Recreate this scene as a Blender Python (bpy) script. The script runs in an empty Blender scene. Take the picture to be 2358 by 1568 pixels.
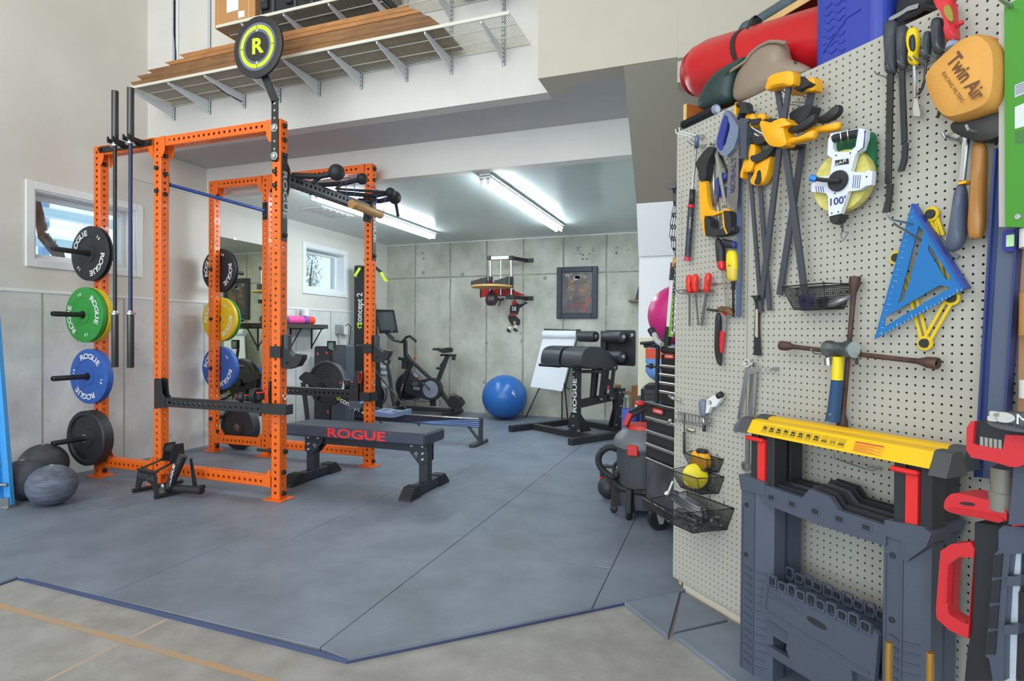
import bpy,bmesh,math,random
from mathutils import Vector,Matrix
random.seed(7)
PI=math.pi
SC=bpy.context.scene
COL=SC.collection

# ------------------------------------------------------------------ camera
F_PX=1325.0437
cam_d=bpy.data.cameras.new('camera')
cam_d.sensor_fit='HORIZONTAL'
cam_d.sensor_width=36.0
cam_d.lens=F_PX*36.0/2358.0
cam_d.clip_start=0.02
CAM=bpy.data.objects.new('camera',cam_d)
COL.objects.link(CAM)
SC.camera=CAM
CP,YAW,PITCH,ROLL=Vector((2.98593,-3.30321,1.2076)),-0.35144,-0.01014,0.00704
_s,_c,_sp,_cp=math.sin(YAW),math.cos(YAW),math.sin(PITCH),math.cos(PITCH)
FWD=Vector((_s*_cp,_c*_cp,_sp))
RGT=Vector((_c,-_s,0.0))
UPV=Vector((-_s*_sp,-_c*_sp,_cp))
_cr,_sr=math.cos(ROLL),math.sin(ROLL)
# image x axis / y axis (down) in camera axes, roll applied
XI=RGT*_cr+UPV*_sr
YI=UPV*_cr-RGT*_sr
m=Matrix((XI,YI,-FWD)).transposed().to_4x4()
m.translation=CP
CAM.matrix_world=m

# ------------------------------------------------------------------ light
SC.view_settings.view_transform='Standard'
SC.view_settings.look='None'
SC.view_settings.exposure=0.0
SC.view_settings.gamma=1.0
SC.view_settings.use_curve_mapping=False
W_=bpy.data.worlds.new('daylight')
SC.world=W_
W_.use_nodes=True
bg=W_.node_tree.nodes['Background']
bg.inputs[0].default_value=(0.72,0.88,1.0,1)
bg.inputs[1].default_value=1.5

def area(name,loc,target,sx,sy,power,col=(1,1,1)):
 d=bpy.data.lights.new(name,'AREA')
 d.shape='RECTANGLE'
 d.size,d.size_y=sx,sy
 d.energy=power
 d.color=col
 o=bpy.data.objects.new(name,d)
 COL.objects.link(o)
 o.location=loc
 o.rotation_euler=(Vector(target)-Vector(loc)).to_track_quat('-Z','Y').to_euler()
 return o

# daylight through the open garage door behind the camera, plus overhead fill lights added in the tall bay, no fixtures seen
area('garage_door_daylight',(0.6,-7.2,1.9),(0.6,0.0,1.3),6.0,3.2,235,(0.76,0.88,1.0))
area('side_opening_daylight',(6.2,-5.2,1.6),(3.1,-.9,.9),2.4,2.4,75,(0.66,0.80,1.0))
area('bay_fill_light',(0.3,-3.3,4.3),(-.9,-.9,1.3),3.0,3.0,88,(1.0,0.97,0.93))
area('bay_fill_light_rear',(3.1,-4.6,3.4),(2.2,0.0,1.0),1.5,1.5,14,(1.0,0.96,0.9))

# ------------------------------------------------------------------ helpers
def lin(c):
 c=[x/255.0 for x in c]
 return tuple((x/12.92 if x<=0.04045 else((x+0.055)/1.055)**2.4)for x in c)+(1.0,)

MATS={}
def mat(name,rgb,rough=0.5,metal=0.0,var=0.0,vscale=6.0,bump=0.0,bscale=60.0,rgb2=None,spec=0.5,alpha=None,emit=0.0,stretch=None,trans=0.0,coat=0.0):
 if name in MATS:
  return MATS[name]
 m=bpy.data.materials.new(name)
 m.use_nodes=True
 nt=m.node_tree
 b=nt.nodes['Principled BSDF']
 col=lin(rgb)
 b.inputs['Base Color'].default_value=col
 b.inputs['Roughness'].default_value=rough
 b.inputs['Metallic'].default_value=metal
 b.inputs['Specular IOR Level'].default_value=spec
 if coat:
  b.inputs['Coat Weight'].default_value=coat
 if trans:
  b.inputs['Transmission Weight'].default_value=trans
 if emit:
  b.inputs['Emission Color'].default_value=col
  b.inputs['Emission Strength'].default_value=emit
 tc=None
 if var or bump or rgb2:
  tc=nt.nodes.new('ShaderNodeTexCoord')
  src=tc.outputs['Object']
  if stretch:
   mp=nt.nodes.new('ShaderNodeMapping')
   mp.inputs['Scale'].default_value=stretch
   nt.links.new(src,mp.inputs['Vector'])
   src=mp.outputs['Vector']
 if var or rgb2:
  n=nt.nodes.new('ShaderNodeTexNoise')
  n.inputs['Scale'].default_value=vscale
  n.inputs['Detail'].default_value=6
  n.inputs['Roughness'].default_value=0.62
  nt.links.new(src,n.inputs['Vector'])
  r=nt.nodes.new('ShaderNodeValToRGB')
  if rgb2:
   c2=lin(rgb2)
   r.color_ramp.elements[0].position=0.36
   r.color_ramp.elements[1].position=0.66
   r.color_ramp.elements[0].color=c2
   r.color_ramp.elements[1].color=col
  else:
   r.color_ramp.elements[0].position=0.3
   r.color_ramp.elements[1].position=0.72
   r.color_ramp.elements[0].color=tuple(x*(1-var)for x in col[:3])+(1,)
   r.color_ramp.elements[1].color=tuple(min(1,x*(1+var*0.6))for x in col[:3])+(1,)
  nt.links.new(n.outputs['Fac'],r.inputs['Fac'])
  nt.links.new(r.outputs['Color'],b.inputs['Base Color'])
 if bump:
  n2=nt.nodes.new('ShaderNodeTexNoise')
  n2.inputs['Scale'].default_value=bscale
  n2.inputs['Detail'].default_value=3
  nt.links.new(src,n2.inputs['Vector'])
  bp_=nt.nodes.new('ShaderNodeBump')
  bp_.inputs['Strength'].default_value=bump
  bp_.inputs['Distance'].default_value=0.01
  nt.links.new(n2.outputs['Fac'],bp_.inputs['Height'])
  nt.links.new(bp_.outputs['Normal'],b.inputs['Normal'])
 MATS[name]=m
 return m

class Frame:
 def __init__(s,o=(0,0,0),yaw=0.0):
  s.o=Vector(o);s.yaw=yaw
  s.R=Matrix.Rotation(yaw,3,'Z')
 def w(s,p):
  return s.o+s.R@Vector(p)
 def l(s,p):
  return s.R.transposed()@(Vector(p)-s.o)
F0=Frame()
B_YAW=-0.77609
B_A=Vector((math.sin(B_YAW),math.cos(B_YAW),0))  # along the pegboard, away from the camera
BF=Frame((3.45786,-1.10721,0),math.atan2(-B_A.y,-B_A.x))  # x = right along the board, y = into the board, z = up

def ray(px,py):
 X=(px-1179.0)/F_PX;Y=(py-784.0)/F_PX
 return FWD+XI*X-YI*Y
def hit(px,py,n,d):
 n=Vector(n);r=ray(px,py)
 return CP+r*((d-n.dot(CP))/n.dot(r))
def gz(px,py,z=0.0):return hit(px,py,(0,0,1),z)
def gx(px,py,x):return hit(px,py,(1,0,0),x)
def gy(px,py,y):return hit(px,py,(0,1,0),y)
def bd(px,py,w=0.0):
 """point on the plane w metres in front of the pegboard, in board coordinates"""
 n=BF.R@Vector((0,-1,0))
 return BF.l(hit(px,py,n,n.dot(BF.o)+w))
def fr(F,px,py,y):
 """point on the plane y = const of frame F, in frame coordinates"""
 n=F.R@Vector((0,1,0))
 return F.l(hit(px,py,n,n.dot(F.o)+y))

class MB:
 def __init__(s):
  s.v=[];s.f=[];s.sm=[];s.M=None
 def add(s,vs,fs,smooth=False):
  k=len(s.v)
  if s.M is not None:
   vs=[s.M@Vector(v)for v in vs]
  s.v+=[tuple(v)for v in vs]
  s.f+=[tuple(i+k for i in f)for f in fs]
  s.sm+=[smooth]*len(fs)
  return s
 def box(s,x0,y0,z0,x1,y1,z1,b=0.0):
  if x0>x1:x0,x1=x1,x0
  if y0>y1:y0,y1=y1,y0
  if z0>z1:z0,z1=z1,z0
  c=((x0+x1)/2,(y0+y1)/2,(z0+z1)/2)
  return s.obox(c,(1,0,0),(0,1,0),(0,0,1),(x1-x0)/2,(y1-y0)/2,(z1-z0)/2,b)
 def obox(s,c,ax,ay,az,hx,hy,hz,b=0.0):
  c,ax,ay,az=Vector(c),Vector(ax),Vector(ay),Vector(az)
  P=lambda x,y,z:c+ax*x+ay*y+az*z
  if not b:
   vs=[P(x,y,z)for x in(-hx,hx)for y in(-hy,hy)for z in(-hz,hz)]
   return s.add(vs,[(0,1,3,2),(4,6,7,5),(0,4,5,1),(2,3,7,6),(0,2,6,4),(1,5,7,3)])
  b=min(b,hx*.95,hy*.95,hz*.95)
  vs=[];ix={}
  for i in(-1,1):
   for j in(-1,1):
    for k in(-1,1):
     ix[(i,j,k,0)]=len(vs);vs.append(P(i*hx,j*(hy-b),k*(hz-b)))
     ix[(i,j,k,1)]=len(vs);vs.append(P(i*(hx-b),j*hy,k*(hz-b)))
     ix[(i,j,k,2)]=len(vs);vs.append(P(i*(hx-b),j*(hy-b),k*hz))
  q=((-1,-1),(1,-1),(1,1),(-1,1))
  fs=[]
  for i in(-1,1):
   fs.append(tuple(ix[(i,a,d,0)]for a,d in q))
   fs.append(tuple(ix[(a,i,d,1)]for a,d in q))
   fs.append(tuple(ix[(a,d,i,2)]for a,d in q))
  for a in(-1,1):
   for d in(-1,1):
    fs.append((ix[(a,d,-1,0)],ix[(a,d,1,0)],ix[(a,d,1,1)],ix[(a,d,-1,1)]))
    fs.append((ix[(a,-1,d,0)],ix[(a,1,d,0)],ix[(a,1,d,2)],ix[(a,-1,d,2)]))
    fs.append((ix[(-1,a,d,1)],ix[(1,a,d,1)],ix[(1,a,d,2)],ix[(-1,a,d,2)]))
    for e in(-1,1):
     fs.append((ix[(a,d,e,0)],ix[(a,d,e,1)],ix[(a,d,e,2)]))
  return s.add(vs,fs)
 def bar(s,p0,p1,w,h,up=(0,0,1),b=0.0):
  """rectangular bar from p0 to p1, w across, h along up"""
  p0,p1=Vector(p0),Vector(p1)
  d=(p1-p0);L=d.length;d.normalize()
  up=Vector(up)
  side=d.cross(up)
  if side.length<1e-5:
   side=d.cross(Vector((1,0,0)))
  side.normalize();u=side.cross(d).normalized()
  return s.obox((p0+p1)/2,d,side,u,L/2,w/2,h/2,b)
 def tube(s,pts,r,n=8,closed=False,cap=True,flat=None):
  pts=[Vector(p)for p in pts]
  N=len(pts)
  rs=r if isinstance(r,(list,tuple))else[r]*N
  T=[]
  for i in range(N):
   if closed:d=pts[(i+1)%N]-pts[i-1]
   elif i==0:d=pts[1]-pts[0]
   elif i==N-1:d=pts[-1]-pts[-2]
   else:d=(pts[i+1]-pts[i]).normalized()+(pts[i]-pts[i-1]).normalized()
   if d.length<1e-9:d=Vector((0,0,1))
   T.append(d.normalized())
  a=Vector((0,0,1))if abs(T[0].z)<0.9 else Vector((1,0,0))
  u=a.cross(T[0]).normalized()
  vs=[]
  for i in range(N):
   u=(u-T[i]*u.dot(T[i]))
   if u.length<1e-6:u=T[i].orthogonal()
   u.normalize()
   w=T[i].cross(u)
   for k in range(n):
    an=2*PI*k/n
    vs.append(pts[i]+(u*math.cos(an)+w*math.sin(an))*rs[i])
  fs=[]
  M_=N if closed else N-1
  for i in range(M_):
   for k in range(n):
    a0=i*n+k;a1=i*n+(k+1)%n
    j=((i+1)%N)*n
    fs.append((a0,a1,j+(k+1)%n,j+k))
  s.add(vs,fs,n>5)
  if cap and not closed:
   s.add([vs[k]for k in range(n)],[tuple(range(n))[::-1]])
   s.add([vs[(N-1)*n+k]for k in range(n)],[tuple(range(n))])
  return s
 def cyl(s,p0,p1,r,r1=None,n=20,cap=True):
  return s.tube([p0,p1],[r,r if r1 is None else r1],n=n,cap=cap)
 def lathe(s,prof,o=(0,0,0),ax=(0,0,1),n=32,smooth=True,ref=None,sq=1.0):
  """prof: list of (radius, height along ax)"""
  o,ax=Vector(o),Vector(ax).normalized()
  u=(Vector(ref)if ref else ax.orthogonal());u=(u-ax*u.dot(ax)).normalized();w=ax.cross(u)
  vs=[]
  for r,h in prof:
   for k in range(n):
    a=2*PI*k/n
    vs.append(o+ax*h+(u*math.cos(a)+w*math.sin(a)*sq)*r)
  fs=[]
  for i in range(len(prof)-1):
   for k in range(n):
    fs.append((i*n+k,i*n+(k+1)%n,(i+1)*n+(k+1)%n,(i+1)*n+k))
  s.add(vs,fs,smooth)
  return s
 def ball(s,c,r,n=24,sc=(1,1,1)):
  c=Vector(c);vs=[];m_=n//2
  for i in range(m_+1):
   t=PI*i/m_
   for k in range(n):
    a=2*PI*k/n
    vs.append((c.x+r*sc[0]*math.sin(t)*math.cos(a),c.y+r*sc[1]*math.sin(t)*math.sin(a),c.z+r*sc[2]*math.cos(t)))
  fs=[]
  for i in range(m_):
   for k in range(n):
    fs.append((i*n+k,(i+1)*n+k,(i+1)*n+(k+1)%n,i*n+(k+1)%n))
  return s.add(vs,fs,True)
 def prism(s,poly,y0,y1,fn=None,smooth=False):
  """poly in (x, z); extruded y0..y1.  fn maps (x, y, z)"""
  fn=fn or(lambda x,y,z:(x,y,z))
  n=len(poly)
  vs=[fn(p[0],y0,p[1])for p in poly]+[fn(p[0],y1,p[1])for p in poly]
  s.add(vs,[tuple(range(n)),tuple(range(2*n-1,n-1,-1))])
  s.add(vs,[(i,i+n,(i+1)%n+n,(i+1)%n)for i in range(n)],smooth)
  return s
 def plate(s,outer,holes_,y0,y1):
  """flat plate in xz with holes, via curve-free triangulation"""
  from mathutils.geometry import tessellate_polygon
  loops=[[Vector((p[0],p[1],0))for p in outer]]+[[Vector((p[0],p[1],0))for p in h]for h in holes_]
  tris=tessellate_polygon(loops)
  pts=[p for l in loops for p in l]
  n=len(pts)
  vs=[(p.x,y0,p.y)for p in pts]+[(p.x,y1,p.y)for p in pts]
  fs=[tuple(t)for t in tris]+[tuple(i+n for i in t[::-1])for t in tris]
  k=0
  for l in loops:
   c=len(l)
   for i in range(c):
    a,b_=k+i,k+(i+1)%c
    fs.append((a,b_,b_+n,a+n))
   k+=c
  return s.add(vs,fs)

_n=[0]
def link(name,data):
 o=bpy.data.objects.new(name,data)
 COL.objects.link(o)
 return o
def mk(mb,material,base=(0,0,0)):
 me=bpy.data.meshes.new('m')
 b=Vector(base)
 me.from_pydata([(v[0]-b.x,v[1]-b.y,v[2]-b.z)for v in mb.v],[],mb.f)
 me.polygons.foreach_set('use_smooth',mb.sm)
 bm=bmesh.new();bm.from_mesh(me)
 bmesh.ops.remove_doubles(bm,verts=bm.verts,dist=1e-5)
 bmesh.ops.recalc_face_normals(bm,faces=bm.faces)
 for e in bm.edges:
  if len(e.link_faces)==2 and e.calc_face_angle(0)>0.7:e.smooth=False
 bm.to_mesh(me);bm.free()
 if isinstance(material,(list,tuple)):
  for q in material:me.materials.append(q)
 else:
  me.materials.append(material)
 return me
SPLIT={'bracket','bolts','end_plate','slot_hole','screw','button','rivet','screw_hole','caster_foot','embossed_waves','tread_rib','white_bottle_pair','floor_tube','red_lever','hole','clip','foot_roller','stabilizer','slot','floor_tube','post_rail','knob_pair','cord'}
def pieces(mb):
 key={};par=[]
 ids=[]
 for v in mb.v:
  k=(round(v[0],5),round(v[1],5),round(v[2],5))
  if k not in key:key[k]=len(par);par.append(len(par))
  ids.append(key[k])
 def find(a):
  while par[a]!=a:par[a]=par[par[a]];a=par[a]
  return a
 for f in mb.f:
  for i in f[1:]:par[find(ids[i])]=find(ids[f[0]])
 out={}
 for f,s_ in zip(mb.f,mb.sm):
  out.setdefault(find(ids[f[0]]),[]).append((f,s_))
 res=[]
 for fs in out.values():
  q=MB();mp={}
  for f,s_ in fs:
   for i in f:
    if i not in mp:mp[i]=len(q.v);q.v.append(mb.v[i])
   q.f.append(tuple(mp[i]for i in f));q.sm.append(s_)
  res.append(q)
 return res
class Thing:
 def __init__(s,name,label,cat,base=(0,0,0),F=F0,group=None):
  s.base=Vector(base);s.F=F
  s.o=link(name,None)
  s.o.empty_display_size=0.1
  s.o.location=F.w(base);s.o.rotation_euler=(0,0,F.yaw)
  s.o['label']=label;s.o['category']=cat
  if group:s.o['group']=group
 def part(s,name,mb,material,parent=None,label=None,kind=None):
  if name in SPLIT and not kind:
   r=None
   for q in pieces(mb):
    r=link('bolt' if name=='bolts' else name,mk(q,material,s.base));r.parent=parent or s.o
    if label:r['label']=label
   return r
  o=link(name,mk(mb,material,s.base))
  o.parent=parent or s.o
  if label:o['label']=label
  if kind:o['kind']=kind
  return o
def solo(name,label,cat,mb,material,base=(0,0,0),F=F0,group=None,kind=None):
 o=link(name,mk(mb,material,base))
 o.location=F.w(base);o.rotation_euler=(0,0,F.yaw)
 if label:o['label']=label
 if cat:o['category']=cat
 if group:o['group']=group
 if kind:o['kind']=kind
 return o
def struct(name,mb,material,parent=None,label=None):
 o=link(name,mk(mb,material))
 if parent:o.parent=parent
 else:o['kind']='structure'
 if label:o['label']=label
 return o

_tc={}
def text_geo(body,bold=0.0):
 k=(body,bold)
 if k in _tc:return _tc[k]
 cu=bpy.data.curves.new('t','FONT')
 cu.body=body;cu.size=1.0;cu.resolution_u=3;cu.extrude=0.0;cu.offset=bold
 cu.align_x='CENTER';cu.align_y='CENTER'
 o=bpy.data.objects.new('t',cu)
 me=o.to_mesh()
 vs=[tuple(v.co)for v in me.vertices];fs=[tuple(p.vertices)for p in me.polygons]
 o.to_mesh_clear()
 bpy.data.objects.remove(o);bpy.data.curves.remove(cu)
 _tc[k]=(vs,fs)
 return vs,fs
def put_text(mb,body,o,ax,ay,size,sx=1.0,lift=0.0,bold=0.0):
 """flat lettering at o, reading along ax, up along ay"""
 vs,fs=text_geo(body,bold)
 o,ax,ay=Vector(o),Vector(ax).normalized(),Vector(ay).normalized()
 nn=ax.cross(ay)
 mb.add([o+ax*(v[0]*size*sx)+ay*(v[1]*size)+nn*lift for v in vs],fs)
def arc_text(mb,body,c,ax,ay,rad,a0,size,step,sx=1.2,lift=0.001,bold=0.02):
 """letters round a circle; a0 = angle of the middle letter (deg, from ax towards ay), read clockwise"""
 c,ax,ay=Vector(c),Vector(ax),Vector(ay)
 n=len(body)
 for i,ch in enumerate(body):
  an=math.radians(a0-(i-(n-1)/2)*step)
  er=ax*math.cos(an)+ay*math.sin(an)
  et=ax*math.sin(an)-ay*math.cos(an)
  put_text(mb,ch,c+er*rad,et,er,size,sx,lift,bold)
def rr(x0,z0,x1,z1,r,n=4):
 """rounded rectangle polygon"""
 P=[]
 for cx,cz,a in((x1-r,z1-r,0),(x0+r,z1-r,90),(x0+r,z0+r,180),(x1-r,z0+r,270)):
  for i in range(n+1):
   t=math.radians(a+90*i/n)
   P.append((cx+r*math.cos(t),cz+r*math.sin(t)))
 return P
def circ(cx,cz,r,n=12,a0=0):
 return[(cx+r*math.cos(a0+2*PI*i/n),cz+r*math.sin(a0+2*PI*i/n))for i in range(n)]
def arcpts(c,ax,ay,r,a0,a1,n):
 c,ax,ay=Vector(c),Vector(ax),Vector(ay)
 return[c+ax*(r*math.cos(math.radians(a0+(a1-a0)*i/n)))+ay*(r*math.sin(math.radians(a0+(a1-a0)*i/n)))for i in range(n+1)]
# ------------------------------------------------------------------ materials of the room
M_wall=mat('painted_wall',(222,218,209),0.75,var=0.05,vscale=2.2,bump=0.06,bscale=120)
M_wall2=mat('painted_wall_beige',(198,190,173),0.75,var=0.04,vscale=2.0,bump=0.06,bscale=120)
M_white=mat('white_paint',(236,240,240),0.45,var=0.02)
M_soff=mat('soffit_paint',(188,188,189),0.7,var=0.04,vscale=1.5)
M_ceil=mat('gloss_ceiling',(190,202,199),0.20,var=0.08,vscale=1.3,bump=0.12,bscale=3.0,spec=0.7)
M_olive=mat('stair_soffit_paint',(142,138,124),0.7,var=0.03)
M_slab=mat('concrete_slab',(160,157,153),0.55,rgb2=(139,136,131),vscale=6,bump=0.1,bscale=90)
def conc(name,base,dark,sc=2.6,stretch=(1,1,.8)):
 m=mat(name,base,0.8,rgb2=dark,vscale=sc,bump=0.12,bscale=40,stretch=stretch)
 nt=m.node_tree
 b=nt.nodes['Principled BSDF']
 link_=b.inputs['Base Color'].links[0]
 prev=link_.from_socket
 tc=nt.nodes.new('ShaderNodeTexCoord')
 mp=nt.nodes.new('ShaderNodeMapping');mp.inputs['Scale'].default_value=(7,7,5)
 nt.links.new(tc.outputs['Object'],mp.inputs['Vector'])
 n=nt.nodes.new('ShaderNodeTexNoise');n.inputs['Scale'].default_value=1.6;n.inputs['Detail'].default_value=4;n.inputs['Roughness'].default_value=.7
 nt.links.new(mp.outputs['Vector'],n.inputs['Vector'])
 r=nt.nodes.new('ShaderNodeValToRGB')
 r.color_ramp.elements[0].position=0.26;r.color_ramp.elements[0].color=(.62,.60,.55,1)
 r.color_ramp.elements[1].position=0.36;r.color_ramp.elements[1].color=(1,1,1,1)
 nt.links.new(n.outputs['Fac'],r.inputs['Fac'])
 mx=nt.nodes.new('ShaderNodeMixRGB');mx.blend_type='MULTIPLY';mx.inputs[0].default_value=1
 nt.links.new(prev,mx.inputs[1]);nt.links.new(r.outputs['Color'],mx.inputs[2])
 nt.links.new(mx.outputs[0],b.inputs['Base Color'])
 return m
M_conc=conc('board_formed_concrete',(204,202,188),(170,169,154))
M_concL=conc('grey_concrete',(234,233,229),(206,205,202))
M_mat=mat('rubber_mat',(125,134,147),0.5,rgb2=(106,114,126),vscale=2.6,bump=0.1,bscale=160,spec=0.45)
M_mated=mat('rubber_mat_edge',(52,62,96),0.6)
M_glass=mat('window_glass',(235,245,250),0.03,trans=1.0)
M_mirror=mat('mirror_glass',(205,205,185),0.02,metal=1.0)

XL,YS,YB2,YBK=-2.19,0.67,1.34,4.85
ZSF,ZCL,ZHI=2.947,2.652,5.2
ZC=1.527  # top of the concrete stem wall
XR,YR=2.62,1.22
# ---- slab and the rubber matting on it
mb=MB();mb.box(-3.6,-7.6,-0.2,8.0,5.2,-0.016)
floor=struct('floor',mb,M_slab)
J=0.0022
def matpiece(poly,z=0.0,t=0.0155):
 # chamfered slab following a plan polygon
 n=len(poly)
 cx=sum(p[0]for p in poly)/n;cy=sum(p[1]for p in poly)/n
 def inset(p,d):
  v=Vector((cx-p[0],cy-p[1]));v.normalize();return(p[0]+v.x*d,p[1]+v.y*d)
 o1=[inset(p,J)for p in poly];o2=[inset(p,J+.003)for p in poly]
 vs=[(p[0],p[1],z-t)for p in o1]+[(p[0],p[1],z-.003)for p in o1]+[(p[0],p[1],z)for p in o2]
 m_=MB()
 m_.add(vs,[tuple(range(n))[::-1],tuple(range(2*n,3*n))])
 m_.add(vs,[(i,(i+1)%n,n+(i+1)%n,n+i)for i in range(n)]+[(n+i,n+(i+1)%n,2*n+(i+1)%n,2*n+i)for i in range(n)])
 return struct('rubber_mat',m_,M_mat,floor)
def rect(x0,y0,x1,y1):return[(x0,y0),(x1,y0),(x1,y1),(x0,y1)]
matpiece(rect(.335,-1.49,1.545,-.60))
matpiece(rect(-.875,-1.49,.335,-.60));matpiece(rect(-2.19,-1.49,-.875,-.60));matpiece(rect(-2.19,-3.4,-.265,-1.49))
matpiece(rect(.625,-.60,1.545,.60));matpiece(rect(-.60,-.60,.625,.60));matpiece(rect(-1.8,-.60,-.60,.60));matpiece(rect(-2.19,-.60,-1.8,.60))
for x0,x1 in((-2.19,-1.2),(-1.2,.03),(.03,.84),(.84,1.545)):matpiece(rect(x0,.60,x1,2.43))
for x0,x1 in((-2.19,-1.0),(-1.0,.22),(.22,1.0),(1.0,1.545)):matpiece(rect(x0,2.43,x1,4.2))
for x0,x1 in((-2.19,-.6),(-.6,.6),(.6,1.545)):matpiece(rect(x0,4.2,x1,4.85))
matpiece([(1.545,-1.49),(1.69,-1.52),(2.455,-.80),(2.455,-.345),(1.545,-.325)])
matpiece(rect(1.545,-.335,2.455,.89));matpiece(rect(1.545,.89,2.455,2.1));matpiece(rect(1.545,2.1,2.455,3.4));matpiece(rect(1.545,3.4,2.455,4.85))
matpiece([(2.455,-.80),(2.577,-.685),(2.81,-.475),(3.3,.1),(3.3,1.22),(2.455,1.22)])
matpiece([(2.577,-.69),(2.79,-.925),(2.808,-.48)],z=.001)
matpiece([(2.807,-.885),(3.02,-.688),(2.815,-.485)],z=.001)
matpiece([(2.81,-.895),(3.04,-1.15),(3.6,-1.75),(3.75,-1.45),(3.03,-.70)],z=.001)
mb=MB()  # dark blue tape line along the outer mat edges
def strip(a,b,w=.006):
 a,b=Vector((a[0],a[1],0)),Vector((b[0],b[1],0));d=(b-a).normalized();s_=Vector((-d.y,d.x,0))*w
 mb.add([a+s_+Vector((0,0,.0005)),b+s_+Vector((0,0,.0005)),b-s_*.2+Vector((0,0,-.015)),a-s_*.2+Vector((0,0,-.015))],[(0,1,2,3)])
strip((-.265,-3.4),(-.265,-1.49));strip((-.265,-1.492),(1.69,-1.522));strip((1.69,-1.522),(2.455,-.802));strip((2.455,-.802),(2.577,-.687))
struct('mat_edge_tape',mb,M_mated,floor)
mb=MB()  # saw-cut joints in the slab with rusty dust
a,b=gz(0,1395,-.016),gz(600,1563,-.016)
def gline(a,b,w):
 a,b=Vector(a),Vector(b);a.z=b.z=-.0155
 d=(b-a).normalized();s_=Vector((-d.y,d.x,0))*w
 mb.add([a+s_,b+s_,b-s_,a-s_],[(0,1,2,3)])
d=(b-a).normalized();gline(a-d*2,b+d*3,.016)
struct('slab_joint',mb,mat('rust_dust',(178,140,100),.9,rgb2=(160,146,130),vscale=18),floor)
mb=MB();gline(gz(400,1418,-.016),gz(105,1568,-.016),.009);mb.v=[(v[0],v[1],v[2]-.0003)for v in mb.v]
struct('slab_joint',mb,mat('rust_dust2',(180,158,138),.9,rgb2=(165,152,140),vscale=25),floor)

# ---- left wall: painted above, bare concrete below, two windows
W1=(-.36,.614,1.722,2.405)  # y0 y1 z0 z1 of the trim outside
W2=(2.825,3.78,1.73,2.408)
TR=.062
def wall_x(x0,x1,zlo,zhi,ylo,yhi,holes,m_):
 """wall slab with rectangular openings"""
 mb=MB();ys=sorted({ylo,yhi}|{h[0]for h in holes}|{h[1]for h in holes})
 for a,b in zip(ys,ys[1:]):
  h=[q for q in holes if q[0]<=a and q[1]>=b]
  if h:
   mb.box(x0,a,zlo,x1,b,h[0][2]);mb.box(x0,a,h[0][3],x1,b,zhi)
  else:
   mb.box(x0,a,zlo,x1,b,zhi)
 return mb
hs=[(w[0]+TR,w[1]-TR,w[2]+TR,w[3]-TR)for w in(W1,W2)]
wl=struct('wall_left',wall_x(XL-.25,XL,ZC,ZHI,-7.6,YBK+.2,hs,None),M_wall)
mb=MB();mb.box(XL-.25,-7.6,-.2,XL+.004,YBK+.2,ZC)
struct('concrete_base',mb,M_concL,wl)
mb=MB()
for y in(-.25,.43,1.3,2.02,2.7,3.4):mb.box(XL,y,0,XL+.0065,y+.014,ZC)
struct('form_joint',mb,mat('joint_grey',(176,173,164),.9),wl)  # poured form joints, a darker grey than the concrete
mb=MB();mb.box(XL-.01,-7.6,ZC-.012,XL+.012,YBK,ZC+.012,.004)
struct('ledge',mb,M_white,wl)
mb=MB();mb.box(XL,.5,2.634,XL+.008,YB2,2.642)
struct('wall_seam',mb,M_wall,wl)
def window(name,w,sash_in):
 y0,y1,z0,z1=w
 root=bpy.data.objects.new(name,None);COL.objects.link(root);root['kind']='structure'
 root.location=(0,0,0)
 mb=MB()
 for(a,b,c,d)in((y0,y0+TR,z0,z1),(y1-TR,y1,z0,z1),(y0+TR+.0005,y1-TR-.0005,z0,z0+TR),(y0+TR+.0005,y1-TR-.0005,z1-TR,z1)):
  mb.box(XL,a,c,XL+.016,b,d,.003)
 struct('window_trim',mb,M_white,root)
 mb=MB()
 a0,a1,c0,c1=y0+TR,y1-TR,z0+TR,z1-TR
 for(a,b,c,d)in((a0,a0+.012,c0,c1),(a1-.012,a1,c0,c1),(a0+.0125,a1-.0125,c0,c0+.012),(a0+.0125,a1-.0125,c1-.012,c1)):
  mb.box(XL-.17,a,c,XL+.004,b,d)
 struct('window_jamb',mb,M_white,root)
 g=.045
 mb=MB()
 a0+=.012;a1-=.012;c0+=.012;c1-=.012
 for(a,b,c,d)in((a0,a0+g,c0,c1),(a1-g,a1,c0,c1),(a0+g+.0005,a1-g-.0005,c0,c0+g),(a0+g+.0005,a1-g-.0005,c1-g,c1)):
  mb.box(XL-.17,a,c,XL-.12,b,d,.006)
 fr_=struct('window_frame',mb,M_white,root)
 mb=MB();mb.box(XL-.15,a0+g*.8,c0+g*.8,XL-.146,a1-g*.8,c1-g*.8)
 struct('pane',mb,M_glass,root)
 return root
window('window_1',W1,0);window('window_2',W2,0)

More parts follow.
